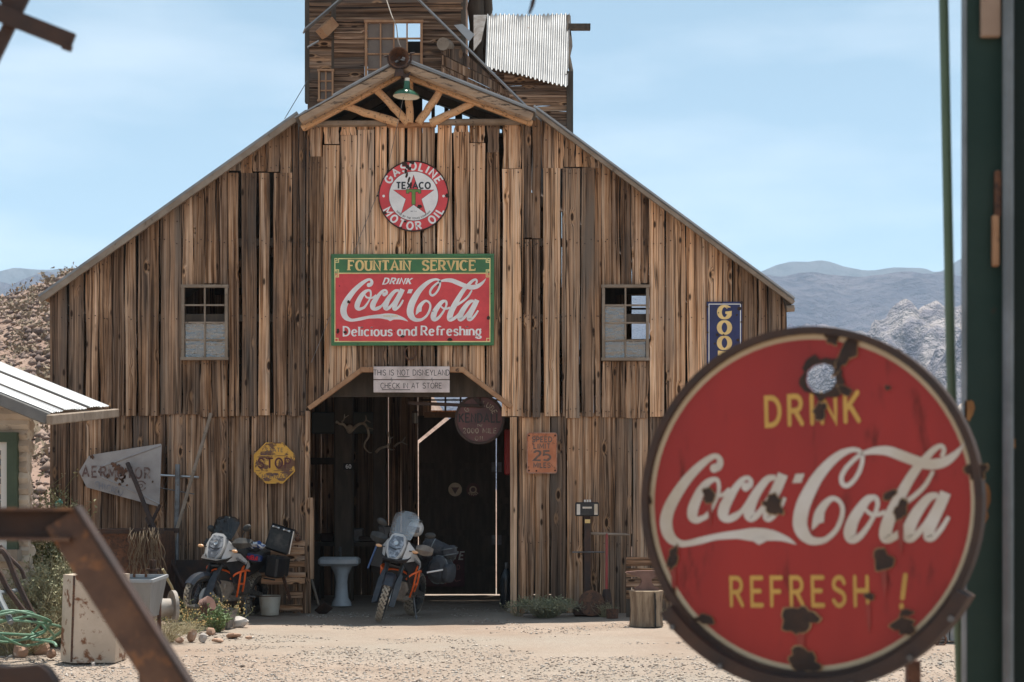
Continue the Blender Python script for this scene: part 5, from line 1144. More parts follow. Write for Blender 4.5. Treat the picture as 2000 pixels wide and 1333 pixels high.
for i, (a, hh, ww) in enumerate(((640, .14, .2), (700, .22, .16), (720, .10, .3), (752, .26, .22), (766, .15, .12))):
    c0 = P(a, 1070, 25.5); o = MB().bbox((c0.x, 25.5+.05*(i % 2), .89+hh/2), (ww, .2, hh), .02).build('tool_box', STEEL if i % 2 else DRUST, label=['low rusty toolbox at the left end of the dim workbench', 'grey tin box beside the rusty toolbox on the workbench', 'long flat rusty box in the middle of the dim workbench', 'tallest grey box on the dim workbench', 'small rusty box at the right end of the dim workbench'][i], cat='box')
# ---------------------------------------------------------------- motorcycles (local frame: front towards -y, rider's left at +x, ground z = 0)
def motorcycle(loc, rot, steer, label, screen, kind):
    b = empty('motorcycle', loc, label, 'motorcycle', rot, 'adventure motorcycles parked by the doorway'); b.scale = (.87, .87, .87)
    def part(m, name, mt, parent=None, **k): return m.build(name, mt, parent or b, local=True, **k)
    SA = Matrix.Translation((0, -.50, .85)) @ Matrix.Rotation(R(-26), 4, 'X'); ST = SA @ Matrix.Rotation(R(steer), 4, 'Z') @ SA.inverted()
    def wheel(name, yc, r, wd, M, front):
        m = MB(); n = 36; k = 10; vs = []                      # tyre
        for i in range(n):
            a = 2*math.pi*i/n
            for j in range(k):
                q = math.pi*2*j/k; rr = r-wd*.5+wd*.5*math.cos(q); vs.append((wd*.56*math.sin(q), rr*math.cos(a), rr*math.sin(a)))
        m.add(vs, [(i*k+j, i*k+(j+1) % k, ((i+1) % n)*k+(j+1) % k, ((i+1) % n)*k+j) for i in range(n) for j in range(k)])
        T = M @ Matrix.Translation((0, yc, r)); m.xf(T); hub = MB()
        hub.tube([(-.07, 0, 0), (.07, 0, 0)], .045, 12)
        for i in range(18):
            a = 2*math.pi*i/18; s = .05 if i % 2 else -.05; hub.tube([(s, .045*math.cos(a), .045*math.sin(a)), (-s*.2, (r-wd-.01)*math.cos(a+.25), (r-wd-.01)*math.sin(a+.25))], .003, 3, False)
        hub.xf(T); w = part(hub, name, ENG)
        part(m, 'tyre', RUBBER, w)
        t = MB(); nb = 30
        for i in range(nb):
            for jj, (ox, ph) in enumerate(((-.30, 0), (.30, .5), (0, .25), (-.62, .5), (.62, 0))):
                a = 2*math.pi*(i+ph)/nb; q = ox*1.15; rr = r-wd*.5+wd*.52*math.cos(q); x = wd*.58*math.sin(q)
                Rm = Matrix.Rotation(a, 3, 'X') @ Matrix.Rotation(q, 3, 'Y')
                t.box((x, -rr*math.sin(a) if False else rr*math.cos(a+math.pi/2), rr*math.sin(a+math.pi/2)), (wd*.25, r*.125, .018), Rm)
        t.xf(T); part(t, 'tread_blocks', TREADM, w, kind='stuff')
        q = MB(); q.lathe([(r-wd-.012, -.045), (r-wd+.012, -.05), (r-wd-.004, 0), (r-wd+.012, .05), (r-wd-.012, .045), (r-wd-.024, 0), (r-wd-.012, -.045)], 36, T @ Matrix.Rotation(R(90), 4, 'Y')); part(q, 'rim', BLACK, w)
        q = MB(); q.lathe([(.07, -.004), (.15, -.004), (.15, .004), (.07, .004), (.07, -.004)], 28, T @ Matrix.Translation((.075 if front else -.08, 0, 0)) @ Matrix.Rotation(R(90), 4, 'Y')); part(q, 'brake_disc', ALU, w)
        return w
    FR, RR = .345, .325
    wheel('front_wheel', -.79, FR, .095, ST, True); wheel('rear_wheel', .78, RR, .15, Matrix(), False)
    for s in (-1, 1):                                          # fork legs and guards
        m = MB(); m.tube([(s*.105, -.79, FR), (s*.105, -.42, 1.02)], [.026, .030], 10); m.tube([(s*.105, -.66, .60), (s*.105, -.40, 1.06)], .034, 10); m.xf(ST); part(m, 'fork_leg', BLACK)
        m = MB(); m.prism([(-.045, -.27), (.045, -.25), (.05, .05), (.035, .24), (-.02, .25), (-.05, .1)], -.02, .02); m.xf(Matrix.Translation((s*.118, -.765, .49)) @ Matrix.Rotation(R(-26), 4, 'X') @ Matrix.Rotation(R(s*35), 4, 'Z')); m.xf(ST); part(m, 'fork_guard', NAVY)
    m = MB(); m.tube([(-.15, -.79, FR), (.15, -.79, FR)], .018, 8); m.xf(ST); part(m, 'axle', STEEL)
    for s in (-1, 1):
        m = MB(); m.bbox((s*.09, -.86 + .22, FR-.02), (.03, .12, .10), .01); m.xf(ST); part(m, 'brake_caliper', ENG)
    m = MB()                                                   # low front mudguard following the tyre
    vs = []; n = 12
    for i in range(n+1):
        a = R(35+110*i/n)
        for j, (x, rr) in enumerate(((-.085, FR-.03), (-.06, FR+.02), (0, FR+.032), (.06, FR+.02), (.085, FR-.03))): vs.append((x, -.79-rr*math.cos(a), FR+rr*math.sin(a)))
    m.add(vs, [(i*5+j, i*5+j+1, i*5+6+j, i*5+5+j) for i in range(n) for j in range(4)]); m.xf(ST); part(m, 'front_mudguard', NAVY)
    for z, y in ((.98, -.44), (.80, -.53)): 
        m = MB(); m.bbox((0, y, z), (.30, .08, .05), .012); m.xf(ST); part(m, 'fork_clamp', BLACK)
    # engine, radiator, skid plate, exhaust
    m = MB(); m.bbox((0, .02, .50), (.34, .44, .28), .05); m.bbox((0, -.14, .66), (.24, .2, .22), .03); m.bbox((0, .12, .70), (.24, .22, .2), .03)
    for s in (-1, 1): m.tube([(s*.14, .08, .48), (s*.21, .08, .48)], [.13, .11], 16); m.tube([(s*.12, -.10, .50), (s*.19, -.10, .50)], [.08, .07], 14)
    part(m, 'engine', ENG)
    m = MB(); m.bbox((0, -.30, .72), (.36, .06, .30), .015); part(m, 'radiator', BLACK)
    m = MB(); m.prism([(-.14, .32), (.14, .32), (.20, .48), (.16, .58), (-.16, .58), (-.20, .48)], -.36, -.30); m.bbox((0, 0, .31), (.30, .62, .05), .02); part(m, 'skid_plate', TANM)
    m = MB(); m.tube(cr([(.05, -.24, .62), (.08, -.36, .52), (.07, -.32, .40), (.12, -.1, .34), (.16, .2, .36)], 4), .024, 8); part(m, 'exhaust_header', TANM)
    m = MB(); m.tube([(-.19, .45, .48), (-.23, .62, .58), (-.25, 1.0, .76)], [.035, .07, .062], 14); part(m, 'muffler', ENG)
    for s in (-1, 1):
        m = MB(); m.beam((s*.13, .18, .44), (s*.12, .78, RR), .045, .08, b=.012); part(m, 'swingarm', ENG)
        m = MB(); m.bbox((s*.27, .16, .36), (.11, .045, .025), .008); part(m, 'foot_peg', STEEL)
        m = MB(); m.tube(cr([(s*.15, -.34, .62), (s*.22, -.36, .70), (s*.27, -.30, .74), (s*.275, -.12, .76), (s*.25, .02, .74)], 5), .015, 8); m.tube([(s*.27, -.29, .74), (s*.25, -.26, .52), (s*.20, -.18, .36)], .015, 8); m.tube(cr([(s*.275, -.16, .76), (s*.27, -.14, .60), (s*.22, -.06, .44)], 3), .015, 8); m.tube([(s*.255, -.26, .56), (s*.262, -.14, .56)], .015, 8); part(m, 'crash_bar', ORANGE)
    m = MB(); m.tube(cr([(-.16, -.36, .70), (-.08, -.39, .735), (.08, -.39, .735), (.16, -.36, .70)], 4), .014, 8); part(m, 'crash_bar', ORANGE)
    m = MB(); m.tube([(.16, .14, .36), (.30, .05, .01)], .014, 8); m.box((.305, .045, .012), (.07, .09, .012)); part(m, 'side_stand', STEEL)
    # tank, side fairings, seat, tail
    m = MB()
    sec = [(-.42, .86, .12, .10), (-.30, .93, .20, .15), (-.08, .98, .22, .17), (.12, .95, .19, .13), (.26, .86, .12, .07)]; vs = []
    for y, z, wx, hz in sec:
        for j in range(12): a = 2*math.pi*j/12; vs.append((wx*math.cos(a)*(1 if math.sin(a) < .5 else .9), y, z+hz*math.sin(a)))
    m.add(vs, [(i*12+j, i*12+(j+1) % 12, i*12+12+(j+1) % 12, i*12+12+j) for i in range(4) for j in range(12)]+[tuple(range(12)), tuple(range(48, 60))]); part(m, 'fuel_tank', DUSTBLACK if kind == 1 else BLACK)
    for s in (-1, 1):
        def side(name, pts, mt, off=0, bulge=.05):
            m = MB(); f = lambda x, y, z: (s*(.235+off-y+bulge*(-abs(x+.12)*.9)-.35*max(0, -.30-x)), x, z); m.prism(pts, 0, .02, f); return part(m, name, mt)
        side('side_fairing', [(-.56, .86), (-.46, 1.04), (-.28, 1.03), (-.02, .90), (-.10, .72), (-.26, .56), (-.36, .58), (-.42, .74)], BLACK)
        side('fairing_stripe', [(-.55, .87), (-.47, 1.01), (-.30, 1.0), (-.05, .885), (-.09, .84), (-.30, .90)], MWHITE, .006)
        side('fairing_edge', [(-.10, .70), (.10, .80), (.02, .90), (-.04, .88)], MWHITE, -.012)
        side('fairing_flash', [(-.22, .72), (-.14, .78), (-.13, .83), (-.17, .80)], ORANGE, .008)
        if s > 0:
            m = MB(); B_ = Matrix(((0, 1, 0, 0), (1, 0, 0, 0), (0, 0, 1, 0), (0, 0, 0, 1)))
            text(m, 'ADVENTURE', 0, 0, .042, 0, wt=.2, asp=.9, trk=.2, shear=.25); i0 = 0
            for i in range(len(m.v)): q = m.v[i]; xx = -.27-q.x*-1; m.v[i] = Vector((.2435-.05*abs(q.x-.27+.12)*.9+.004, q.x-.27, .91+q.z-.35*q.x-.02))
            for i in range(len(m.v)): pass
            part(m, 'lettering', EBLACK)
    m = MB(); vs = []
    for y, z, w_ in ((.18, .93, .13), (.30, .90, .16), (.52, .92, .17), (.60, .98, .15), (.90, .99, .12)): vs += [(-w_, y, z-.07), (-w_, y, z), (-w_*.6, y, z+.03), (w_*.6, y, z+.03), (w_, y, z), (w_, y, z-.07)]
    m.add(vs, [(i*6+j, i*6+(j+1) % 6, i*6+6+(j+1) % 6, i*6+6+j) for i in range(4) for j in range(6)]+[tuple(range(6)), tuple(range(24, 30))]); part(m, 'seat', DUSTBLACK)
    m = MB(); m.prism([(.25, .80), (.95, .93), (1.0, .88), (.60, .70), (.30, .62)], -.10, .10, lambda x, y, z: (y, x, z)); part(m, 'tail_frame', BLACK)
    m = MB(); m.bbox((0, 1.02, .72), (.17, .02, .24), .008, Matrix.Rotation(R(-20), 3, 'X')); part(m, 'number_plate_holder', BLACK)
    m = MB(); m.tube([(0, .30, .52), (0, .16, .80)], [.05, .045], 10); part(m, 'shock', ORANGE)
    # front mask: beak, headlight, screen
    m = MB(); vs = [(-.20, -.62, .93), (.20, -.62, .93), (.12, -.80, .90), (-.12, -.80, .90), (-.22, -.50, .96), (.22, -.50, .96), (-.17, -.60, .87), (.17, -.60, .87), (.10, -.76, .86), (-.10, -.76, .86)]
    m.add(vs, [(0, 3, 2, 1), (4, 0, 1, 5), (6, 7, 8, 9), (3, 9, 8, 2), (0, 6, 9, 3), (1, 2, 8, 7), (4, 6, 0), (5, 1, 7)]); part(m, 'beak', BLACK)
    HM = Matrix.Translation((0, -.63, 1.07)) @ Matrix.Rotation(R(-24), 4, 'X')
    m = MB(); m.prism([(-.055, -.20), (.055, -.20), (.115, -.10), (.140, .05), (.105, .18), (.06, .21), (-.06, .21), (-.105, .18), (-.140, .05), (-.115, -.10)], -.02, .10); m.xf(HM); hl = part(m, 'headlight', MWHITE)
    m = MB(); m.prism([(-.045, -.17), (.045, -.17), (.088, -.08), (.112, .05), (.075, .165), (-.075, .165), (-.112, .05), (-.088, -.08)], -.034, -.016); m.xf(HM); part(m, 'lens', LENS, hl)
    m = MB(); m.prism([(-.085, -.01), (0, -.035), (.085, -.01), (.085, -.022), (0, -.05), (-.085, -.022)], -.040, -.032); m.xf(HM); part(m, 'lens_bar', BLACK, hl)
    m = MB(); m.lathe([(0, 0), (.03, .004), (.035, .012)], 14, HM @ Matrix.Translation((0, -.036, .055)) @ Matrix.Rotation(R(90), 4, 'X')); part(m, 'projector', ALU, hl)
    for s in (-1, 1):
        m = MB(); m.prism([(0, -.16), (.10, -.10), (.15, .02), (.03, .13), (.02, 0)], -.01, .012, lambda x, y, z: (s*(.13+x*.75), -.62+x*1.0+y+z*.35, 1.05+z)); part(m, 'mask_wing', MWHITE)
    m = MB(); nx_, nz_ = 10, 8; hgt = .32 if kind == 1 else .40; vs = []
    for j in range(nz_+1):
        t = j/nz_; hw = (.165+.03*math.sin(t*2.4))*(1 if t < .75 else math.sqrt(max(0, 1-((t-.75)/.27)**2))*.98+.02)
        for i in range(nx_+1): u = i/nx_*2-1; vs.append((u*hw, -.60+t*.20*hgt/.34+u*u*.10, 1.20+t*hgt))
    m.add(vs, [(j*(nx_+1)+i, j*(nx_+1)+i+1, (j+1)*(nx_+1)+i+1, (j+1)*(nx_+1)+i) for j in range(nz_) for i in range(nx_)]); part(m, 'windscreen', screen)
    m = MB(); m.bbox((0, -.44, 1.22), (.22, .03, .13), .012); part(m, 'dashboard', BLACK)
    # handlebar group
    g = MB(); g.tube(cr([(-.43, -.24, 1.13), (-.24, -.32, 1.14), (-.10, -.39, 1.10), (.10, -.39, 1.10), (.24, -.32, 1.14), (.43, -.24, 1.13)], 5), .013, 8); g.xf(ST); hbar = part(g, 'handlebar', BLACK)
    for s in (-1, 1):
        m = MB(); m.tube([(s*.29, -.30, 1.14), (s*.43, -.24, 1.13)], .019, 10); m.xf(ST); part(m, 'grip', RUBBER, hbar)
        m = MB(); m.tube([(s*.27, -.34, 1.13), (s*.42, -.30, 1.12)], .008, 6); m.xf(ST); part(m, 'lever', ALU, hbar)
        m = MB(); vs = []
        for i in range(7):
            t = i/6; x = s*(.22+.25*t); y = -.42+.03*(1-(2*t-1)**2)*-1+.13*t*t; hh = .045+.035*math.sin(t*3.1); vs += [(x, y, 1.12-hh), (x, y-.03, 1.12), (x, y+.02, 1.12+hh)]
        m.add(vs, [(i*3+j, i*3+j+1, i*3+4+j, i*3+3+j) for i in range(6) for j in range(2)]); m.xf(ST); part(m, 'hand_guard', DUSTBLACK if kind == 1 else pm('dusty_hand_guard', (.22, .185, .15), .55, 0, (.12, .10, .09), 6, .4, .65) if s > 0 else DUSTBLACK)
        m = MB(); m.tube(cr([(s*.27, -.30, 1.15), (s*.30, -.30, 1.24), (s*.345, -.29, 1.31)], 3), .007, 6); m.xf(ST); mi = part(m, 'mirror', BLACK)
        m = MB(); m.ball((s*.365, -.285, 1.34), (.082, .03, .05), 14, 8, Matrix.Rotation(R(-18*s), 3, 'Y')); m.xf(ST); part(m, 'mirror_shell', DUSTBLACK, mi)
        m = MB(); m.tube([(s*.17, -.55, 1.05), (s*.25, -.56, 1.05)], .009, 6); ii = part(m, 'indicator', BLACK)
        m = MB(); m.ball((s*.275, -.565, 1.05), (.05, .024, .024), 10, 6); part(m, 'lens', AMBER, ii)
    m = MB(); m.tube(cr([(-.2, -.36, 1.12), (-.1, -.5, 1.02), (.02, -.48, .85)], 4), .006, 5); m.tube(cr([(.2, -.36, 1.12), (.12, -.5, 1.0), (.09, -.60, .70)], 4), .006, 5); part(m, 'cables', RUBBER)
    m = MB(); m.tube(cr([(-.17, .45, .90), (-.19, .75, .93), (-.15, 1.05, .97), (.15, 1.05, .97), (.19, .75, .93), (.17, .45, .90)], 4), .011, 6); rk = part(m, 'luggage_rack', BLACK)
    return b, part
bk1, part1 = motorcycle(P(455, 1206, 21.0)*1, (0, R(8), R(-18)), -20, 'dark motorcycle left of the doorway with black hard cases, one lid standing open', SCREEND, 1)
bk1.location = (fx(444, 20.9), 20.9, .0); bpy.context.view_layer.update()
for s in (-1, 1):
    m = MB(); m.bbox((s*.40, .62, .81), (.20, .44, .32), .03); part1(m, 'side_case', BLACK)
    m = MB()
    for z_ in (.63, .97): m.box((s*.40, .395, z_), (.19, .012, .02))
    part1(m, 'case_band', BLACK)
m = MB(); m.bbox((.36, .66, 1.22), (.40, .05, .40), .03, Matrix.Rotation(R(8), 3, 'Y') @ Matrix.Rotation(R(-8), 3, 'X')); ld = part1(m, 'case_lid', BLACK)
m = MB(); m.bbox((.36, .632, 1.21), (.34, .012, .33), .008, Matrix.Rotation(R(8), 3, 'Y') @ Matrix.Rotation(R(-8), 3, 'X')); part1(m, 'lid_lining', DUSTBLACK, ld)
for x_, z_ in ((.29, 1.39), (.47, 1.365)):
    m = MB(); m.bbox((x_, .632, z_), (.09, .02, .022), .006, Matrix.Rotation(R(8), 3, 'Y')); m.ball((x_-.045, .628, z_+.006), .018, 8, 5); m.ball((x_+.045, .628, z_-.006), .018, 8, 5); part1(m, 'latch', ALU, ld)
m = MB(); m.tube([(.555, .635, 1.02), (.585, .635, 1.37)], .010, 6); part1(m, 'lid_edge', ALU, ld)
m = MB(); m.bbox((.15, .18, 1.06), (.26, .22, .10), .04); part1(m, 'tank_bag', CLOTH)
gl = empty('work_glove', (0, 0, 0), 'blue white and yellow cloth bundled on the tank of the open-lidded motorcycle', 'cloth')
gl.location = bk1.matrix_basis @ Vector((.26, .10, 1.13)); gl.rotation_euler = bk1.rotation_euler; gl.scale = (.8, .8, .8)
m = MB(); r_ = random.Random(3)
for i in range(3):
    pass
m.ball((0, 0, 0), (.17, .10, .045), 16, 8)
for q in m.v: q += Vector((0, 0, .02*math.sin(q.x*40)+.012*math.sin(q.y*55)))
m.build('cloth', pm('blue_patterned_cloth', (.03, .07, .22), .8, 0, (.55, .57, .60), 9, .48, .52, (.55, .40, .06), 7, .60, .63), gl, local=True)
cn = empty('drink_packet', (0, 0, 0), 'dark blue packet with red lettering tucked on the side of the left motorcycle', 'packet')
cn.location = bk1.matrix_basis @ Vector((.285, .02, .945)); cn.rotation_euler = bk1.rotation_euler; cn.scale = (.87, .87, .87)
m = MB(); m.bbox((0, 0, 0), (.26, .12, .10), .02); m.build('wrap', pm('packet_blue', (.02, .04, .13), .4), cn, local=True)
m = MB(); text(m, 'R', -.095, .004, .06, -.066, wt=.24); text(m, 'ed', -.045, .004, .06, -.066, wt=.22); text(m, 'B', .022, .004, .06, -.066, wt=.24); text(m, 'ull', .07, .004, .06, -.066, wt=.22); m.build('lettering', pm('packet_red', (.6, .03, .05), .4), cn, local=True)
bk2, part2 = motorcycle((fx(774, 20.98), 20.98, 0), (0, R(10), R(-13)), 15, 'motorcycle with a tall clear windscreen and soft bags standing in the doorway', SCREENC, 2)
m = MB(); m.prism([(.18, .98), (.75, .98), (.78, .62), (.70, .56), (.28, .56), (.16, .66)], -.42, -.27, lambda x, y, z: (y-.12*(.98-z), x-.35, z+.05)); part2(m, 'side_case', BLACK)
m = MB(); m.tube([(-.42, -.18, 1.04), (-.50, -.19, .66)], .014, 6); part2(m, 'case_edge', pm('blue_case_edge', (.10, .17, .36), .4))
def bag(name, c, r, rot, mt, label, seed, strap=True):
    t = empty(name, bk2.matrix_basis @ Vector(c), label, 'bag', bk2.rotation_euler); t.scale = (.87, .87, .87); m = MB(); n, k = 16, 9; rr = random.Random(seed)
    for j in range(k+1):
        u = j/k; x = -r[0]+2*r[0]*u; e = (1-abs(2*u-1)**5*.45)
        for i in range(n): a = 2*math.pi*i/n; w_ = 1+.05*math.sin(3*a+seed+u*5)+rr.uniform(-.03, .03); ca, sa = math.cos(a), math.sin(a); m.v.append(Vector((x, r[1]*e*w_*math.copysign(abs(ca)**.7, ca), r[2]*e*w_*math.copysign(abs(sa)**.7, sa))))
    for j in range(k):
        for i in range(n): m.f.append((j*n+i, j*n+(i+1) % n, (j+1)*n+(i+1) % n, (j+1)*n+i)); m.m.append(0)
    m.f += [tuple(range(n)), tuple(range(k*n, k*n+n))]; m.m += [0, 0]; M_ = Euler(rot).to_matrix().to_4x4(); m.xf(M_); m.build('body', mt, t, local=True)
    if strap:
        q = MB()
        for u in (-.45, .5): q.tube([M_ @ Vector((r[0]*u, r[1]*1.05*math.cos(a*.4488), r[2]*1.05*math.sin(a*.4488))) for a in range(15)], .009, 4)
        q.build('strap', GREYP, t, local=True)
    return t
bag('saddle_bag', (.46, .30, .80), (.19, .15, .20), (0, 0, R(80)), CLOTH, 'big soft grey saddle bag hanging on the flank of the doorway motorcycle', 2)
bag('saddle_bag', (.62, .22, .78), (.14, .07, .14), (0, 0, R(80)), CLOTH, 'small flat pouch strapped to the outside of the soft saddle bag', 5, False)
bag('roll_bag', (.36, .42, 1.08), (.26, .12, .12), (0, R(14), R(10)), CLOTH, 'dark rolled bag tied across the seat of the doorway motorcycle', 8)
bag('bottle_pouch', (.56, .30, 1.09), (.09, .075, .11), (0, R(70), 0), CLOTH, 'upright dark pouch at the outer end of the rolled bag', 11)
t = MB(); t.tube([bk2.matrix_basis @ Vector((.33, .05, .74)), bk2.matrix_basis @ Vector((.66, .14, .86))], .012, 6); t.build('tent_pole', EWHITE, label='thin white pole strapped across the soft saddle bag', cat='pole')
hm_ = empty('helmet', bk2.matrix_basis @ Vector((.10, -.12, 1.36)), 'white helmet with a dark peak perched behind the tall windscreen', 'helmet', bk2.rotation_euler); hm_.scale = (.87, .87, .87)
m = MB(); m.ball((0, 0, 0), (.115, .145, .125), 18, 12); m.build('shell', MWHITE, hm_, local=True)
m = MB(); m.prism([(-.09, -.02), (.09, -.02), (.12, -.15), (-.10, -.15)], -.008, .008, lambda x, y, z: (x, z, .11+y-.25*(z+.02))); m.build('peak', BLACK, hm_, local=True)
m = MB(); m.box((0, -.12, -.01), (.17, .06, .08)); m.build('visor', LENS, hm_, local=True)

# ---------------------------------------------------------------- things along the barn wall
def pole(name, a, b, r, mt, label, cat, n=8):
    p, q = Vector(a), Vector(b); return MB().tube([p.lerp(q, i/5)+Vector((.004*math.sin(i*2.1), 0, .004*math.cos(i))) for i in range(6)], r, n).build(name, mt, label=label, cat=cat)
pole('steel_pole', P(347, 908, BY-.12), P(343, 1168, BY-.35), .035, STEEL, 'straight grey steel pole standing upright against the left barn wall', 'pole')
pole('wooden_pole', P(412, 808, BY-.05), P(330, 1085, BY-.5), .024, EDGE, 'long grey wooden pole leaning diagonally beside the windmill vane', 'pole')
pole('iron_bar', P(249, 905, BY-.12), P(334, 1110, BY-.7), .030, DRUST, 'dark iron bar leaning across the front of the windmill vane', 'bar')
pole('iron_bar', P(312, 988, BY-.1), P(292, 1028, BY-.4), .022, DRUST, 'short dark bar crossing below the corner of the windmill vane', 'bar')
pole('rusty_pipe', P(288, 1012, BY-.3), P(362, 1150, BY-.9), .036, DRUST, 'thick dark pipe slanting down to the right behind the hanging roots', 'pipe')
pole('thin_stick', P(318, 1112, BY-2.2), P(338, 1152, BY-2.0), .016, STEM, 'thin pale stick leaning behind the pipe flange', 'stick')
vat = empty('rusty_vat', (fx(258, 21), 21.0, 0), 'large dark rusty iron vat against the left barn wall, hung with dry roots', 'vat')
x0, x1 = fx(196, 20.9), fx(322, 20.9); zt_ = fz(1037, 20.9)
m = MB(); m.box(((x0+x1)/2, 20.6, zt_/2), (x1-x0, .03, zt_)); m.box((x0+.015, 21.05, zt_/2), (.03, .87, zt_)); m.box((x1-.015, 21.05, zt_/2), (.03, .87, zt_)); m.box(((x0+x1)/2, 21.5, zt_/2), (x1-x0, .03, zt_)); m.build('tank', RUST, vat)
for y_ in (20.57, 21.5): MB().beam((x0-.05, y_, zt_), (x1+.05, y_, zt_), .07, .06).build('rim', DRUST, vat)
m = MB(); r_ = random.Random(8)
for i in range(46):
    x = fx(r_.uniform(252, 310), 20.5); l = r_.uniform(.35, .95); z0 = zt_+r_.uniform(-.03, .06); pts = [(x, 20.55, z0)]
    for k in range(5): x += r_.uniform(-.055, .055); pts.append((x, 20.5-r_.uniform(0, .05), z0-l*(k+1)/5))
    m.tube(cr(pts, 2), r_.uniform(.003, .006), 4, False)
m.build('dry_roots', ROOT, label='tangle of thin dry roots draped over the rusty vat', cat='roots', kind='stuff')
ms = empty('iron_sheet', (fx(378, 21.5), 21.5, 0), 'dark flat iron sheet leaning on the wall behind the left motorcycle', 'sheet'); MB().box((fx(385, 21.5), 21.6, .36), (.62, .02, .74), Matrix.Rotation(R(-12), 3, 'X')).build('sheet', DRUST, ms)
# weathered slatted rack, with its shackle, iron strap and bucket
rk = empty('slatted_rack', (fx(570, 21.6), 21.6, 0), 'weathered grey slatted wooden rack leaning on the wall beside the doorway', 'rack')
for (a, b, z0, z1, dy) in ((551, 597, 1055, 1066, 0), (530, 596, 1067, 1083, 0), (532, 596, 1084, 1095, .01), (528, 596, 1096, 1108, 0), (508, 598, 1117, 1127, -.02), (512, 597, 1128, 1140, -.02), (560, 592, 1155, 1168, 0), (535, 592, 1181, 1192, 0)):
    M_ = Matrix.Translation((fx(a, 21.6), 21.55+dy, (fz(z0, 21.6)+fz(z1, 21.6))/2)) @ Matrix.Rotation(R(90), 4, 'Y'); hh = (z1-z0)*21.6/F
    o = plank(rk, -hh/2, hh/2, 0, fx(b, 21.6)-fx(a, 21.6), fx(b, 21.6)-fx(a, 21.6), 0, .03, .55, M=M_, name='slat')
for px_ in (592, 577): o = plank(rk, fx(px_-5, 21.6), fx(px_+4, 21.6), .02, fz(1056, 21.6), fz(1056, 21.6), 21.585, .03, .2, name='upright')
m = MB(); m.tube([P(570, 1050, 21.5)+Vector((.085*math.cos(R(a)), 0, .10*math.sin(R(a)))) for a in range(-20, 201, 17)], .018, 7); m.ball(P(582, 1052, 21.5), (.05, .04, .04)); m.build('iron_shackle', RUST, label='rusty iron shackle resting on top of the slatted rack', cat='shackle')
m = MB(); m.beam(P(541, 1085, 21.42), P(567, 1172, 21.2), .012, .06); m.build('iron_strap', RUST, label='rusty iron strap leaning across the slatted rack', cat='strap')
bu = empty('bucket', (fx(527, 21.4), 21.4, 0), 'dirty white enamel bucket between the left motorcycle and the rack', 'bucket')
m = MB(); m.lathe([(.0, .01), (.115, .01), (.145, .26), (.15, .27), (.14, .26), (.11, .03), (0, .03)], 22, Matrix.Translation((fx(527, 21.4), 21.4, 0))); m.build('pail', BUCKET, bu)
m = MB(); m.lathe([(.146, .255), (.153, .262), (.146, .27)], 22, Matrix.Translation((fx(527, 21.4), 21.4, 0))); m.build('rim', RUST, bu)
# scale head on its post, T-handled tool, small iron wheels
st_ = empty('platform_scale', (fx(1148, 21.6), 21.6, 0), 'platform scale with black dial box on a rusty post, right of the speed sign', 'scale')
X_ = lambda p: fx(p, 21.6); Z_ = lambda p: fz(p, 21.6)
MB().bbox((X_(1146), 21.55, (Z_(981)+Z_(1008))/2), (.305, .14, .185), .012).build('dial_box', BLACK, st_)
for a in (1129, 1163): MB().box((X_(a), 21.474, Z_(995)), (.045, .008, .14)).build('dial_scale', OLDWHITE, st_)
MB().box((X_(1146), 21.474, Z_(991.5)), (.12, .008, .024)).build('dial_plate', OLDWHITE, st_)
m = MB(); [m.tube([(X_(a), 21.55, Z_(981)), (X_(a), 21.55, Z_(976))], .014, 8) for a in (1142, 1147, 1152)]; m.build('knobs', ALU, st_)
MB().box((X_(1147), 21.56, (Z_(1008)+Z_(1180))/2), (.085, .075, Z_(1008)-Z_(1180))).build('post', DRUST, st_)
MB().box((X_(1147), 21.52, Z_(1018)), (.07, .008, .05)).build('maker_plate', EGOLD, st_)
MB().tube([(X_(1117), 21.5, Z_(1078)), (X_(1180), 21.5, Z_(1078))], .010, 7).build('beam_arm', STEEL, st_)
MB().bbox((X_(1150), 21.5, .06), (.42, .4, .12), .02).build('base', DRUST, st_)
m = MB(); m.lathe([(.0, -.02), (.17, -.02), (.17, .02), (0, .02)], 26, Matrix.Translation((X_(1153), 21.3, .17)) @ Matrix.Rotation(R(80), 4, 'X')); m.build('iron_disc', RUST, label='rusty iron disc leaning at the foot of the platform scale', cat='disc')
tt = empty('tamper', (X_(1184), 21.6, 0), 'red T-handled tool leaning against the wall beside the platform scale', 'tool')
MB().tube([(X_(1153), 21.6, Z_(1042)), (X_(1220), 21.6, Z_(1044))], .018, 8).build('handle', EDGE, tt); m = MB(); m.tube([(X_(1220), 21.6, Z_(1044)), (X_(1231), 21.6, Z_(1044.5))], [.018, .003], 8); m.build('tip', EDGE, tt)
MB().tube([(X_(1185), 21.6, Z_(1042)), (X_(1183), 21.4, Z_(1155))], .018, 8).build('shaft', REDP, tt); MB().tube([(X_(1183), 21.4, Z_(1150)), (X_(1183), 21.35, .02)], [.05, .09], 10).build('foot', DRUST, tt)
m = MB(); m.lathe([(0, 0), (.075, 0), (.08, .12), (.07, .12), (.06, .02), (0, .02)], 16, Matrix.Translation((fx(1196, 20.9), 20.9, 0))); m.build('rusty_can', RUST, label='small rusty can on the ground left of the anvil stump', cat='can')
cr_ = empty('wooden_crate', (fx(1262, 21.3), 21.3, 0), 'dark weathered wooden crate behind the anvil stump', 'crate')
for k in range(4):
    M_ = Matrix.Translation((fx(1223, 21.1), 21.1, .30+.14*k)) @ Matrix.Rotation(R(90), 4, 'Y'); plank(cr_, -.06, .06, 0, .75, .75, 0, .025, .12, M=M_, name='slat')
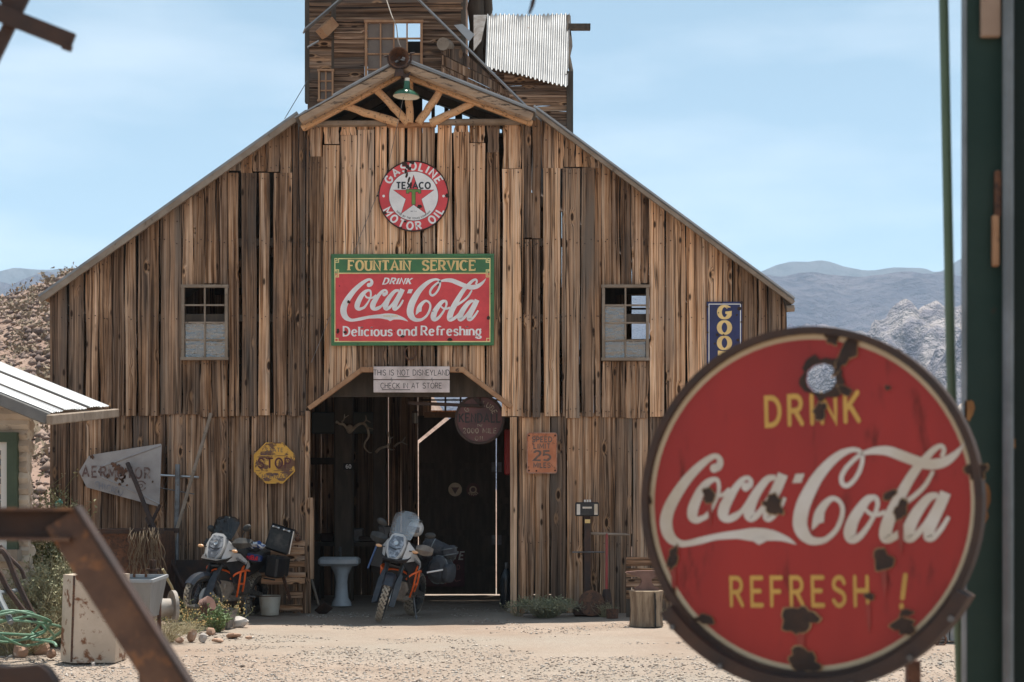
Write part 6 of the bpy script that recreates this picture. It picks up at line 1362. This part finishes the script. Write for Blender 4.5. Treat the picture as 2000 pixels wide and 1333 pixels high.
for px_ in (1228, 1330): MB().box((fx(px_, 21.1), 21.13, .38), (.06, .05, .76)).build('upright', DARKW, cr_)
sm = empty('chopping_stump', (fx(1261.5, 19.5), 19.5, 0), 'split pale tree stump carrying the anvil at the right of the yard', 'stump')
m = MB(); n = 26; r_ = random.Random(12); prof = [1+r_.uniform(-.05, .05) for _ in range(n)]; vs = []
for j, (z, k) in enumerate(((0, 1.04), (.06, 1.0), (.2, .96), (.34, .98), (.42, 1.06), (.425, 1.0))):
    for i in range(n): a = 2*math.pi*i/n; rr = .195*k*prof[i]*(.93 if i in (18, 22, 9) else 1); vs.append((fx(1261.5, 19.5)+rr*math.cos(a), 19.5+rr*math.sin(a), z))
m.add(vs, [(j*n+i, j*n+(i+1) % n, (j+1)*n+(i+1) % n, (j+1)*n+i) for j in range(5) for i in range(n)]+[tuple(range(5*n, 6*n))]); m.build('trunk', STUMPW, sm)
m = MB(); m.prism([(-.005, 0), (.012, .0), (.004, .40), (-.010, .40)], -.205, -.17); m.xf(Matrix.Translation((fx(1277, 19.5), 19.5, 0))); m.build('crack', BLACKB, sm)
av = empty('anvil', (fx(1262, 19.5), 19.5, .425), 'rusty brown anvil sitting on the tree stump', 'anvil')
m = MB(); prof = [(-.14, 0), (.15, 0), (.145, .03), (.09, .055), (.06, .10), (.065, .14), (.14, .175), (.14, .235), (-.08, .235), (-.23, .222), (-.25, .212), (-.20, .195), (-.09, .165), (-.055, .13), (-.06, .09), (-.09, .05), (-.135, .03)]
m.prism(prof, -.065, .065); m.xf(Matrix.Translation((fx(1262, 19.5), 19.5, .426))); m.build('body', pm('brown_anvil_iron', (.20, .11, .085), .6, .2, (.13, .07, .055), 9, .4, .65, bump=.3, bsc=40), av)
# white rusty cabinet, metal hopper, pipe flange, trough, planter
wc = empty('rusty_cabinet', P(212, 1290, 14.8), 'rusty white sheet metal cabinet standing in the left foreground', 'cabinet')
A = P(118, 1291, 14.9); B_ = P(136, 1293, 14.75); C_ = P(232, 1292, 14.8); D_ = P(205, 1285, 15.3); hz = 170*14.8/F
m = MB(); qd = [Vector((A.x, A.y, 0)), Vector((B_.x+.03, B_.y-.05, 0)), Vector((fx(228, 14.8), 14.74, 0)), Vector((fx(228, 14.8), 15.2, 0)), Vector((A.x+.02, 15.2, 0))]
m.add(qd+[q+Vector((.02, .02, hz)) for q in qd], [(i, (i+1) % 5, 5+(i+1) % 5, 5+i) for i in range(5)]+[(4, 3, 2, 1, 0), (5, 6, 7, 8, 9)]); m.build('body', WHITEP, wc, smooth=.3)
m = MB(); m.beam(qd[1]+Vector((0, -.004, .01)), qd[1]+Vector((.02, .016, hz)), .014, .014); m.build('corner_seam', RUST, wc)
m = MB(); z_ = hz; m.tube([P(163, 1122, 15.0), P(163, 1104, 15.0)], [.05, .045], 12); m.tube([P(163, 1106, 15.0), P(163, 1060, 15.0)], .018, 8); m.build('spout', GALV, wc)
hp = empty('metal_hopper', P(262, 1262, 16.2), 'open dented metal hopper bin behind the white cabinet', 'hopper')
x0, x1 = fx(212, 16.2), fx(308, 16.2); zt_ = fz(1128, 16.2); zb = fz(1205, 16.2); m = MB()
top = [(x0, 16.0, zt_-.02), (x1-.02, 16.0, zt_-.03), (x1, 16.65, zt_), (x0, 16.65, zt_)]; bot = [(x0+.02, 16.1, zb), (x1-.06, 16.1, zb), (x1-.06, 16.55, zb), (x0+.02, 16.55, zb)]
m.add(top+bot, [(0, 1, 5, 4), (1, 2, 6, 5), (2, 3, 7, 6), (3, 0, 4, 7), (4, 5, 6, 7)]); m.build('bin', GALV, hp, smooth=0)
m = MB(); [m.beam(top[i], top[(i+1) % 4], .025, .03) for i in range(4)]; m.build('rim', GALVW, hp)
for x_, y_ in ((x0+.06, 16.12), (x1-.08, 16.12), (x1-.06, 16.55), (x0+.06, 16.55)): MB().box((x_, y_, zb/2+.1), (.035, .035, zb+.2)).build('leg', RUST, hp)
for k, a in enumerate((225, 248, 262, 285)): 
    m = MB(); m.tube([P(a, 1127, 16.63), P(a, 1121, 16.63)], .014, 6); m.build('bolt', RUST, hp)
pf = empty('pipe_flange', P(335, 1238, 18.2), 'old grey pipe valve with a big round flange beside the planter trough', 'pipe fitting')
c0 = P(338, 1186, 18.2); Mx = Matrix.Translation(c0) @ Matrix.Rotation(R(28), 4, 'Z') @ Matrix.Rotation(R(90), 4, 'Y')
m = MB(); m.lathe([(.10, -.02), (.19, -.02), (.19, .02), (.10, .02), (.10, -.02)], 28, Mx); m.build('flange', pm('grey_cast_iron', (.30, .27, .24), .7, .1, (.21, .17, .14), 6, .4, .65, (.16, .09, .05), 12, .6, .66, .3, 30), pf)
m = MB(); m.lathe([(.10, .02), (.10, -.10), (.125, -.20), (.12, -.34), (.085, -.42)], 20, Mx); m.tube([c0+Vector((-.2, .1, 0)), c0+Vector((-.2, .1, .22))], [.06, .045], 12); m.build('pipe_body', pm('pale_cast_iron', (.40, .36, .32), .7, .1, (.28, .24, .2), 6, .4, .65), pf)
m = MB()
for i in range(8): a = i*math.pi/4; m.xf(Matrix()) ; p0 = Mx @ Vector((.155*math.cos(a), .155*math.sin(a), .02)); p1 = Mx @ Vector((.155*math.cos(a), .155*math.sin(a), .026)); m.tube([p0, p1], .016, 8)
m.build('bolt_hole', BLACKB, pf)
m = MB(); c1 = c0+Vector((-.28, .25, .28)); m.tube([c1, c1+Vector((0, 0, .12))], [.05, .05], 12); m.tube([c1+Vector((0, 0, .12)), c1+Vector((0, 0, .14))], [.075, .075], 14); m.tube([c1+Vector((0, 0, .14)), c1+Vector((0, 0, .24))], [.03, .045], 10); m.build('valve_head', DRUST, pf)
tr = empty('planter_trough', P(408, 1230, 19.0), 'grey metal trough of scrap and weeds edged with stones before the left motorcycle', 'trough')
x0, x1 = fx(364, 19.0), fx(452, 19.0); zt_ = fz(1190, 19.0); m = MB()
top = [(x0, 19.0, zt_+.04), (x1, 18.9, zt_-.02), (x1+.02, 19.35, zt_-.01), (x0+.02, 19.4, zt_+.04)]; bot = [(x0+.06, 19.03, 0), (x1-.04, 18.95, 0), (x1-.04, 19.3, 0), (x0+.06, 19.35, 0)]
m.add(top+bot, [(0, 1, 5, 4), (1, 2, 6, 5), (2, 3, 7, 6), (3, 0, 4, 7), (4, 5, 6, 7)]); m.add([(p[0], p[1], zt_-.06) for p in top], [(0, 1, 2, 3)]); m.build('trough_body', pm('grey_trough_metal', (.15, .14, .13), .6, .3, (.21, .19, .17), 5, .4, .65, (.12, .07, .045), 10, .6, .66), tr, smooth=0)
m = MB(); T = Matrix.Translation(P(397, 1186, 18.9)) @ Matrix.Rotation(R(62), 4, 'Y') @ Matrix.Rotation(R(20), 4, 'X')
for k in range(5): m.lathe([(.082+.006*(k % 2), k*.024), (.095, k*.024+.012), (.082, k*.024+.024)], 20, T)
m.lathe([(0, .0), (.085, .0)], 20, T); m.lathe([(0, .12), (.085, .12)], 20, T); m.build('rusty_coil', pm('red_brown_coil', (.17, .085, .065), .75, 0, (.12, .06, .045), 8, .4, .65), label='red-brown ribbed can lying tilted in the grey trough', cat='can')
RK = [STONE, STONE2]
def rock(c, s, mt, seed, name='stone'):
    r = random.Random(seed); m = MB(); n, k = 9, 6
    m.ball((0, 0, 0), (1, 1, 1), n, k)
    for q in m.v:
        f = 1+.35*mnoise.noise(q*1.1+Vector((seed*3.7, 0, 0))); q *= f; q.x *= s[0]; q.y *= s[1]; q.z *= s[2]
    M_ = Matrix.Translation(c) @ Euler((r.uniform(-.3, .3), r.uniform(-.3, .3), r.uniform(0, 6))).to_matrix().to_4x4(); m.xf(M_); return m
rocks = [(468, 1218, 40, 20, 1, 'long white stone at the right end of the trough'), (411, 1236, 22, 14, 0, 'rounded reddish stone below the trough'), (433, 1228, 14, 12, 0, 'small reddish stone under the green plant'), (455, 1243, 32, 9, 0, 'flat brick-red slab nearest the open gravel'), (375, 1246, 18, 24, 0, 'upright reddish slab left of the trough'), (396, 1250, 20, 18, 1, 'tan slab tilted beside the upright reddish one'), (350, 1252, 20, 10, 0, 'buff stone below the pipe flange'), (345, 1243, 16, 8, 1, 'pale stone resting behind the buff one'), (425, 1252, 26, 8, 0, 'low flat stone in front of the trough'), (486, 1247, 14, 6, 0, 'outermost small stone on the open gravel'), (449, 1213, 12, 16, 0, 'brown stone against the end of the trough'), (308, 1246, 20, 12, 1, 'pale stone between hopper and flange'), (1052-22, 1196, 14, 8, 1, 'pale stone left of the green tumbleweed'), (996, 1193, 10, 9, 1, 'grey stone at the foot of the right door jamb'), (1079, 1199, 10, 5, 1, 'small pale stone before the green tumbleweed'), (1160, 1192, 16, 6, 1, 'pale stone at the foot of the platform scale'), (1213, 1194, 16, 10, 1, 'white stone between the rusty can and the stump'), (1305, 1196, 14, 9, 1, 'grey stone right of the anvil stump'), (1320, 1203, 9, 7, 0, 'small brown stone near the edge of the round sign'), (78, 1268, 40, 40, 0, 'large pinkish boulder under the hose coil'), (40, 1275, 36, 26, 0, 'brown boulder at the far left below the hose'), (100, 1280, 22, 18, 0, 'orange stone beside the white cabinet'), (182, 1302, 8, 8, 1, 'small yellow-grey stone on the gravel before the cabinet'), (30, 1248, 40, 22, 0, 'rounded boulder at the left edge below the bent rods'), (244, 1268, 14, 14, 1, 'whitish stone at the corner of the cabinet'), (232, 1252, 12, 10, 1, 'small pale stone behind the cabinet corner')]
for i, (a, b, w_, h_, mt, lab) in enumerate(rocks):
    Y_ = yg(b+h_*.25) if b < 1290 else yg(b); c = P(a, b, Y_); c.z = max(h_*Y_/F*.42, .02)
    if a < 120 and b > 1240: Y_ = 14.6+(1290-b)*.05; c = P(a, b, Y_); c.z = max(c.z, .05)
    rock(c, (w_*.5*Y_/F, w_*.42*Y_/F, h_*.55*Y_/F), RK[mt], i+3).build('stone', RK[mt], label=lab, cat='stone', group='stones lying about the yard', smooth=.5)
# hose coil, bent rods, pale pipe at the far left
hs = MB(); r_ = random.Random(6); pts = []
for i in range(52):
    a = i*.52; rx = 62+16*math.sin(i*.9)+7*math.sin(i*2.3); pts.append(P(18+rx*math.cos(a)+i*.6, 1218+(24+9*math.sin(i*.7))*math.sin(a)+i*.3, 14.9+.22*math.sin(a+1)+.07*math.cos(i)))
pts += [P(102, 1254, 14.6), P(110, 1262, 14.5)]
hs.tube(cr(pts, 4), .0125, 7); hs.build('garden_hose', HOSE, label='coil of faded green garden hose lying at the far left', cat='hose')
MB().tube(cr([P(110, 998, 20.6), P(111, 982, 20.6), P(116, 977, 20.5), P(120, 984, 20.5)], 4), .02, 7).build('hose_end', pm('teal_hose', (.02, .22, .19), .5), label='short teal hose end hooked on the lower left barn wall', cat='hose')
for i, (ps, lab) in enumerate(((((-40, 1120), (-5, 1078), (12, 1085), (35, 1140), (62, 1195), (86, 1228)), 'outer dark bent iron rod bowing down at the far left'), (((-45, 1130), (-10, 1110), (15, 1150), (40, 1185), (70, 1222)), 'inner dark bent iron rod below the outer one'), (((0, 1066), (20, 1090), (40, 1110), (48, 1130)), 'short dark rod crossing near the house wall'))):
    MB().tube(cr([P(a, b, 15.3+.12*i) for a, b in ps], 5), .028 if i < 2 else .02, 8).build('bent_rod', DRUST, label=lab, cat='iron rod', group='bent iron rods')
pole('pale_pipe', P(-12, 1140, 15.0), P(22, 1216, 14.7), .028, GREYP, 'pale grey pipe leaning at the far left edge behind the hose', 'pipe')
pole('pale_rail', P(-20, 1160, 15.2), P(34, 1153, 15.6), .022, GREYP, 'thin pale rail lying across behind the bent rods', 'rail')
# block wall and small wheel at the right
bw = empty('block_wall', (4.6, 17.2, 0), 'low grey concrete block wall behind the round drink sign', 'wall')
me0 = None
for j in range(4):
    for i in range(7):
        x_ = 3.15+.41*i+(.2 if j % 2 else 0)
        if me0 is None: o = MB().bbox((0, 0, 0), (.40, .19, .19), .008).build('block', CONC, bw, origin=(0, 0, 0), local=True); me0 = o
        else: o = me0.copy(); COL.objects.link(o); o.parent = bw
        o.location = Vector((x_, 17.2+rt.uniform(-.006, .006), .10+.2*j))-bw.location
m = MB(); T = Matrix.Translation(P(1836, 1249, 16.8)) @ Matrix.Rotation(R(75), 4, 'X'); m.lathe([(.06, -.012), (.075, 0), (.06, .012), (.05, 0), (.06, -.012)], 18, T)
for k in range(3): a = k*2.1; m.tube([T @ Vector((0, 0, 0)), T @ Vector((.055*math.cos(a), .055*math.sin(a), 0))], .007, 5)
m.build('hand_wheel', RUST, label='small rusty hand wheel lying at the foot of the block wall', cat='wheel')

# ---------------------------------------------------------------- plants
def plant(name, px, py, Y, hw, h, n, leaves, seed, label, stem, leaf, flower=None, r0=.004, lsz=.02, spread=1.0, curl=.3, z0=None):
    r = random.Random(seed); base = P(px, py, Y); base.z = 0 if z0 is None else z0
    t = empty(name, base, label, 'plant'); m = MB(); lf = MB(); fl = MB()
    for i in range(n):
        a = r.uniform(0, 6.283); rad = math.sqrt(r.random())*hw; lean = rad*spread; hh = h*r.uniform(.55, 1.0)*(1-.35*(rad/hw)**2)
        p0 = base+Vector((rad*.25*math.cos(a), rad*.25*math.sin(a), -.01)); p3 = base+Vector((lean*math.cos(a), lean*math.sin(a), hh)); mid = p0.lerp(p3, .5)+Vector((r.uniform(-1, 1), r.uniform(-1, 1), .4))*curl*hw*.5
        pts = cr([p0, mid, p3+Vector((r.uniform(-1, 1), r.uniform(-1, 1), -.3))*curl*hw*.2], 4); m.tube(pts, [r0*(1-.6*k/8) for k in range(len(pts))], 3, False)
        br = []
        for k in range(3):
            q = Vector(pts[r.randint(2, len(pts)-1)]); e = q+Vector((r.uniform(-1, 1), r.uniform(-1, 1), r.uniform(.2, 1.2)))*h*.16; m.tube([q, e], r0*.5, 3, False); br.append(e)
        for k in range(leaves):
            q = Vector(pts[r.randint(1, len(pts)-1)]) if r.random() < .6 else r.choice(br); u = Vector((r.gauss(0, 1), r.gauss(0, 1), r.gauss(0, .8)+.4)).normalized(); v = u.cross(Vector((r.gauss(0, 1), r.gauss(0, 1), r.gauss(0, 1)))).normalized(); s = lsz*r.uniform(.6, 1.3)
            q = q+Vector((r.gauss(0, 1), r.gauss(0, 1), r.gauss(0, 1)))*lsz*.5; lf.add([q, q+u*s*.6+v*s*.28, q+u*s*1.3, q+u*s*.6-v*s*.28], [(0, 1, 2, 3)])
        if flower is not None and r.random() < .8:
            for e in br+[Vector(pts[-1])]:
                s = r.uniform(.008, .014); fl.add([e+Vector((s, 0, 0)), e+Vector((-s*.5, s*.9, 0)), e+Vector((-s*.5, -s*.9, 0)), e+Vector((0, 0, s)), e-Vector((0, 0, s))], [(0, 1, 3), (1, 2, 3), (2, 0, 3), (1, 0, 4), (2, 1, 4), (0, 2, 4)])
    m.build('stems', stem, t, smooth=0, kind='stuff')
    if lf.v: lf.build('leaves', leaf, t, smooth=0, kind='stuff')
    if fl.v: fl.build('flower_heads', flower, t, smooth=0, kind='stuff')
    return t
plant('dry_bush', 100, 1215, 16.6, .62, .92, 420, 18, 1, 'big straw-green dry bush behind the white cabinet', STEM, LEAFG, None, .0045, .030, 1, .5)
plant('dry_bush', 150, 1180, 18.6, .45, .92, 80, 4, 2, 'tall wiry bush with yellow seed heads right of the straw-green one', GSTEM, LEAFG, FLOW, .004, .02, 1, .4)
plant('dry_bush', 86, 1210, 18.6, .5, 1.75, 150, 36, 3, 'leafy grey-green bush between the log house and the barn corner', GSTEM, LEAFG, None, .006, .035, .8, .4)
plant('dry_bush', 30, 1290, 15.6, .55, .45, 160, 6, 4, 'low straw-coloured weeds under the bent rods', STEM, LEAFG, None, .004, .025, 1.1, .6)
plant('flowering_weed', 350, 1215, 18.8, .3, .42, 34, 4, 5, 'wiry weed with yellow seed heads behind the pipe flange', GSTEM, LEAFG, FLOW, .004, .022, 1.1, .5)
plant('flowering_weed', 425, 1200, 19.2, .26, .40, 30, 4, 6, 'tall yellow-headed weed growing out of the trough before the left motorcycle', GSTEM, LEAFG, FLOW, .004, .02, 1.0, .4)
plant('flowering_weed', 372, 1240, 18.4, .34, .26, 40, 4, 7, 'sprawling yellow-headed weed at the left end of the trough', GSTEM, LEAFG, FLOW, .0035, .02, 1.2, .6)
plant('flowering_weed', 462, 1215, 19.6, .2, .32, 16, 3, 17, 'thin yellow-headed weed at the right end of the trough', GSTEM, LEAFG, FLOW, .0035, .018, 1.2, .5)
plant('leafy_plant', 424, 1240, 18.55, .17, .30, 40, 16, 8, 'small bright green leafy plant in front of the trough', GSTEM, LEAFB, None, .004, .034, 1, .3)
plant('dry_grass', 320, 1262, 17.2, .40, .26, 200, 0, 9, 'straw-coloured dry grass around the pipe flange', STEM, LEAFG, None, .0026, .02, 1.2, .8)
plant('dry_grass', 270, 1280, 15.8, .30, .22, 120, 0, 19, 'straw-coloured dry grass between the cabinet and the hopper', STEM, LEAFG, None, .0026, .02, 1.2, .8)
plant('tumbleweed', 1066, 1196, 21.2, .42, .28, 260, 5, 10, 'low grey-green tumbleweed below the speed sign', pm('grey_green_stem', (.16, .18, .11), .9, 0, (.25, .24, .16), 4, .4, .6), LEAFG, None, .0035, .03, 1.25, .9)
plant('dry_grass', 1012, 1190, 21.5, .18, .22, 30, 0, 11, 'few dry stalks at the foot of the right door jamb', STEM, LEAFG, None, .003, .02, 1.3, 1.2)
plant('dry_grass', 1180, 1185, 21.2, .16, .22, 50, 0, 12, 'tuft of dry straw at the foot of the red T-handled tool', STEM, LEAFG, None, .003, .02, 1.2, 1.0)
plant('dry_grass', 1322, 1200, 20.6, .2, .2, 50, 0, 13, 'tuft of dry straw right of the anvil stump', STEM, LEAFG, None, .003, .02, 1.2, 1.0)

# ---------------------------------------------------------------- near foreground, out of focus
NYr = 3.2
rl = empty('steel_handrail', P(250, 1333, NYr), 'brown rusty steel handrail sloping down at the lower left, out of focus', 'handrail')
p0, p1, p2 = P(-420, 1024, NYr), P(150, 1024, NYr), P(372, 1372, NYr); p3 = p1+(p2-p1)*2.3
m = MB(); m.beam(p0, p1, .012, .058); m.build('top_rail', DRUST, rl)  # dark rust stands in for shade on the web under the flange
m = MB(); m.beam(p0+Vector((0, -.018, .030)), p1+Vector((.012, -.018, .030)), .05, .006); m.beam(p0+Vector((0, -.02, -.029)), p1+Vector((-.004, -.02, -.029)), .045, .006); m.build('rail_flange', ORUST, rl)
dv = (p3-p1).normalized(); nv = Vector((dv.z, 0, -dv.x)); nv = nv if nv.x > 0 else -nv
a_ = p1+Vector((-.012, -.008, .022))
m = MB(); m.beam(a_-nv*.018, a_-nv*.018+dv*1.6, .012, .072); m.build('sloping_rail', ORUST, rl)
m = MB(); m.beam(a_+nv*.024+Vector((0, -.02, 0)), a_+nv*.024+dv*1.6+Vector((0, -.02, 0)), .05, .007); m.build('rail_flange', DRUST, rl)
m = MB(); q = P(290, 1250, NYr+.06); m.box((q.x, q.y, q.z/2), (.033, .03, q.z)); m.build('rail_post', ORUST, rl)
q = P(-160, 1050, NYr+.06); MB().box((q.x, q.y, q.z/2), (.033, .03, q.z)).build('rail_post', ORUST, rl)
m = MB(); m.prism([(fx(-60, 3.1), fz(1420, 3.1)), (fx(120, 3.1), fz(1420, 3.1)), (fx(112, 3.1), fz(1330, 3.1)), (fx(98, 3.1), fz(1308, 3.1)), (fx(82, 3.1), fz(1297, 3.1)), (fx(20, 3.1), fz(1302, 3.1)), (fx(-60, 3.1), fz(1290, 3.1))], 3.08, 3.12); m.build('rusty_plate', DRUST, label='dark rusty plate edge at the very bottom left, out of focus', cat='plate')
lt = empty('iron_lattice', P(20, 40, 3.5), 'dark rusty crossed iron bars hanging in the top left corner', 'iron frame')
for (a, b, c, d, w_, dy) in ((-60, 2, 142, 82, .036, 0), (72, -60, -20, 130, .026, .02), (-10, -40, 44, 48, .030, .03)):
    MB().beam(P(a, b, 3.5+dy), P(c, d, 3.5+dy), .012, w_).build('bar', DRUST, lt)
q = P(-170, -60, 3.53); MB().box((q.x, q.y+.05, 1.62), (.05, .05, 3.24)).build('post', DRUST, lt); MB().beam(P(-180, -8, 3.56), P(-20, 20, 3.515), .012, .036).build('bar', DRUST, lt)
m = MB(); m.beam(P(122, 90, 3.49), P(140, 96, 3.49), .01, .012); m.build('bar_stub', DRUST, lt)
MB().tube(cr([P(1046, -20, 4), P(1040, 8, 4), P(1033, 28, 4)], 3), [.006, .006, .006, .006, .005, .004, .003], 6).build('hanging_hook', DRUST, label='tip of a dark wire hook hanging in at the top centre', cat='hook')
gp = empty('green_post', P(1920, 1333, 4.2), 'dark green painted post filling the right edge of the picture', 'post')
Yg = 4.2; xa, xb = fx(1886, Yg), fx(1964, Yg)
MB().bbox(((xa+xb)/2, Yg+.012, 1.55), (xb-xa, .024, 3.15), .003).build('post_body', DGREEN, gp)
MB().box((xa-.001, Yg+.012, 1.55), (.006, .03, 3.14)).build('edge_strip', GREYP, gp)
MB().tube([(fx(1962, Yg), Yg-.03, .0), (fx(1962, Yg), Yg-.03, 3.12)], .0145, 12).build('conduit', GREYP, gp)
MB().bbox((fx(2070, Yg), Yg+.03, 1.55), (.286, .05, 3.15), .004).build('side_board', DGREEN2, gp)
c0 = P(1934, 20, Yg-.01); MB().bbox((c0.x, Yg-.012, fz(20, Yg)), (.050, .02, .147), .003).build('wood_block', pm('pale_wood_block', (.38, .27, .20), .8, 0, (.30, .20, .14), 5, .4, .65), gp)
for a, b, z0, z1, mt in ((1940, 1952, 335, 425, RUST), (1935, 1948, 422, 522, BROWNW)): MB().bbox(((fx(a, Yg)+fx(b, Yg))/2, Yg-.012, (fz(z0, Yg)+fz(z1, Yg))/2), (fx(b, Yg)-fx(a, Yg), .02, fz(z0, Yg)-fz(z1, Yg)), .003).build('hinge', mt, gp)
m = MB(); patch(m, fx(1905, Yg), fz(1010, Yg), .075, Yg-.003, 3, sq=.45, rot=1.3, irr=.8); patch(m, fx(1972, Yg), fz(870, Yg), .02, Yg-.006, 5, sq=.6, rot=1.5); patch(m, fx(1892, Yg), fz(800, Yg), .03, Yg-.003, 6, sq=.4, rot=1.5); m.build('rust_patch', pm('orange_rust_stain', (.30, .145, .045), .8, 0, (.2, .09, .03), 10, .4, .6), gp, kind='stuff')
MB().tube([P(1842, -60, 4.3), P(1857, 700, 4.3), P(1878, 1400, 4.3)], .0125, 10).build('green_rod', LGREEN, label='thin faded green rod standing just left of the dark green post', cat='rod')
# round drink sign on its stand
Yr = 3.72; C0 = P(1573, 982, Yr); ROT = R(-28)
rg = empty('round_drink_sign', (C0.x, Yr, 0), 'big round red sign with a rusty rim and white script lettering, close to the camera', 'sign')
MS = Matrix.Translation(C0) @ Matrix.Rotation(ROT, 4, 'Z') @ Matrix.Rotation(R(-1.5), 4, 'Y')
sc = Yr/F; ca = math.cos(ROT)
def q2(px, py): return ((px-1584)*sc/ca, (982-py)*sc)        # photo pixel to the sign's own plane
rr = 332*sc
hole = [q2(1618+a, 741+b) for a, b in ((-27, 2), (-24, -16), (-12, -26), (4, -29), (20, -22), (26, -8), (26, 10), (18, 23), (2, 30), (-14, 25), (-24, 14))]
m = MB(); hs_ = [circ(*q2(1639, 662), .006, 10), circ(*q2(1575, 1306), .006, 10)]
m.prism([circ(0, 0, rr, 80), hole]+hs_, 0, .004); m.xf(MS); m.build('sign_plate', OLDRED, rg)
m = MB(); m.prism([circ(0, 0, 329*sc, 80), circ(0, 0, 319*sc, 80)], -.0008, -.0002); m.xf(MS); m.build('cream_ring', OLDCREAM, rg)
m = MB(); m.prism([circ(0, 0, 343*sc, 80), circ(0, 0, 329*sc, 80)], -.018, .022); m.xf(MS); m.build('rim', DRUST, rg)
m = MB(); y_ = -.0012
def rb_text(s, px, py, h, **k):
    c = q2(px, py); text(m, s, c[0], c[1], h*sc, y_, base=MS, caps=True, **k)
rb_text('DRINK', 1600, 800, 54, wt=.19, asp=.78, trk=.36); rb_text('REFRESH', 1567, 1155, 54, wt=.17, asp=.72, trk=.37); rb_text('!', 1752, 1155, 60, wt=.15, asp=1.0)
m.build('lettering', OLDGOLD, rg)
m = MB()
def sfn(x, y, l):
    X_ = 1312+(x-665.3)*1.923; Y_ = 878+(y-544.8)*2.205; c = q2(X_, Y_); return MS @ Vector((c[0], y_-.0001*l, c[1]))
script(m, sfn); m.build('lettering', OLDWHITE, rg)
m = MB(); ha = MB()
def blob(px, py, r, seed, s=1, rot=0, halo=1.10, irr=.75):
    c = q2(px, py); patch(ha, c[0], c[1], r*sc*halo, -.0048-seed*.00001, seed, sq=s, base=MS, rot=rot, irr=irr, n=20); patch(m, c[0], c[1], r*sc, -.0053-seed*.00001, seed, sq=s, base=MS, rot=rot, irr=irr, n=20)
def blob_ring(px, py, r, seed):
    o = []; rr_ = random.Random(seed); i_ = []
    for k in range(len(hole)): pass
    c = q2(px, py); a_ = [(c[0]+r*sc*(1+.25*rr_.uniform(-1, 1))*math.cos(2*math.pi*k/22)/1, c[1]+r*sc*(1+.22*rr_.uniform(-1, 1))*math.sin(2*math.pi*k/22)) for k in range(22)]
    b = MB(); b.prism([a_, hole], -.0046, -.0042); b.xf(MS); return b
blob_ring(1622, 740, 43, 4).build('rust_patch', CHIP, rg)
for a, b, r_, sd, s, ro in ((1660, 700, 34, 21, .35, 1.0), (1672, 685, 22, 22, .6, 1.2), (1615, 805, 13, 23, 1.3, 0), (1640, 662, 14, 24, 1, 0), (1660, 768, 13, 25, .7, -.5), (1409, 962, 13, 26, 1.1, 0), (1528, 984, 20, 27, .9, 0), (1750, 1000, 20, 28, .6, 1.0), (1732, 972, 15, 29, .5, .7), (1718, 1096, 19, 30, 1, 0), (1337, 1086, 24, 31, .45, 1.2), (1570, 1208, 30, 32, .75, 0), (1560, 1215, 22, 33, 1.2, .5), (1395, 1210, 18, 34, .55, 0), (1750, 1222, 22, 35, .7, 0), (1876, 932, 17, 36, 1, 0), (1288, 968, 12, 37, 1, 0), (1575, 1290, 30, 38, .8, 0), (1755, 1196, 12, 39, .6, 0), (1693, 1165, 9, 40, .8, 0), (1733, 768, 5, 41, 1, 0), (1750, 702, 9, 42, .8, 0), (1330, 1160, 14, 43, .8, .6), (1430, 1270, 10, 44, 1, 0)): blob(a, b, r_, sd, s, ro)
st = MB()
for k_, (a, b, l_, w_) in enumerate(((1748, 1012, 80, 6), (1718, 1112, 60, 5), (1570, 1232, 45, 9), (1337, 1108, 70, 5), (1876, 946, 90, 6), (1409, 975, 50, 4), (1290, 980, 60, 4), (1690, 1180, 60, 4))):
    p_ = [q2(a-w_, b), q2(a+w_, b), q2(a+w_*.5+2, b+l_*.6), q2(a+1, b+l_), q2(a-w_*.6, b+l_*.5)]
    st.add([MS @ Vector((u, -.0040-.00002*k_, v)) for u, v in p_], [(0, 1, 2, 3, 4)])
st.build('rust_run', pm('rust_run_stain', (.26, .034, .022), .5, 0, (.35, .032, .024), 14, .4, .6), rg, kind='stuff')
ha.build('chipped_edge', HALO, rg, kind='stuff'); m.build('rust_patch', CHIP, rg, kind='stuff')
m = MB(); m.prism([ac(0, 0, 366*sc, 366*sc, 216, 330, 30)+list(reversed(ac(0, 0, 340*sc, 340*sc, 216, 330, 30)))], -.045, .03); m.xf(MS); m.build('cradle_band', DRUST, rg)
for k, a in enumerate((222, 242, 262, 285, 305, 322)): 
    q = MB(); c = (362*sc*math.cos(R(a)), 362*sc*math.sin(R(a))); q.tube([Vector((c[0], -.045, c[1])), Vector((c[0], -.052, c[1]))], .007, 8); q.xf(MS); q.build('bolt', STEEL, rg)
q = P(1783, 1290, Yr+.10); MB().box((q.x, q.y, q.z/2-.01), (.03, .03, q.z+.02)).build('stand_leg', RUST, rg)
q = P(1440, 1290, Yr+.02); MB().box((q.x, q.y, .46), (.03, .03, .92)).build('stand_leg', RUST, rg)
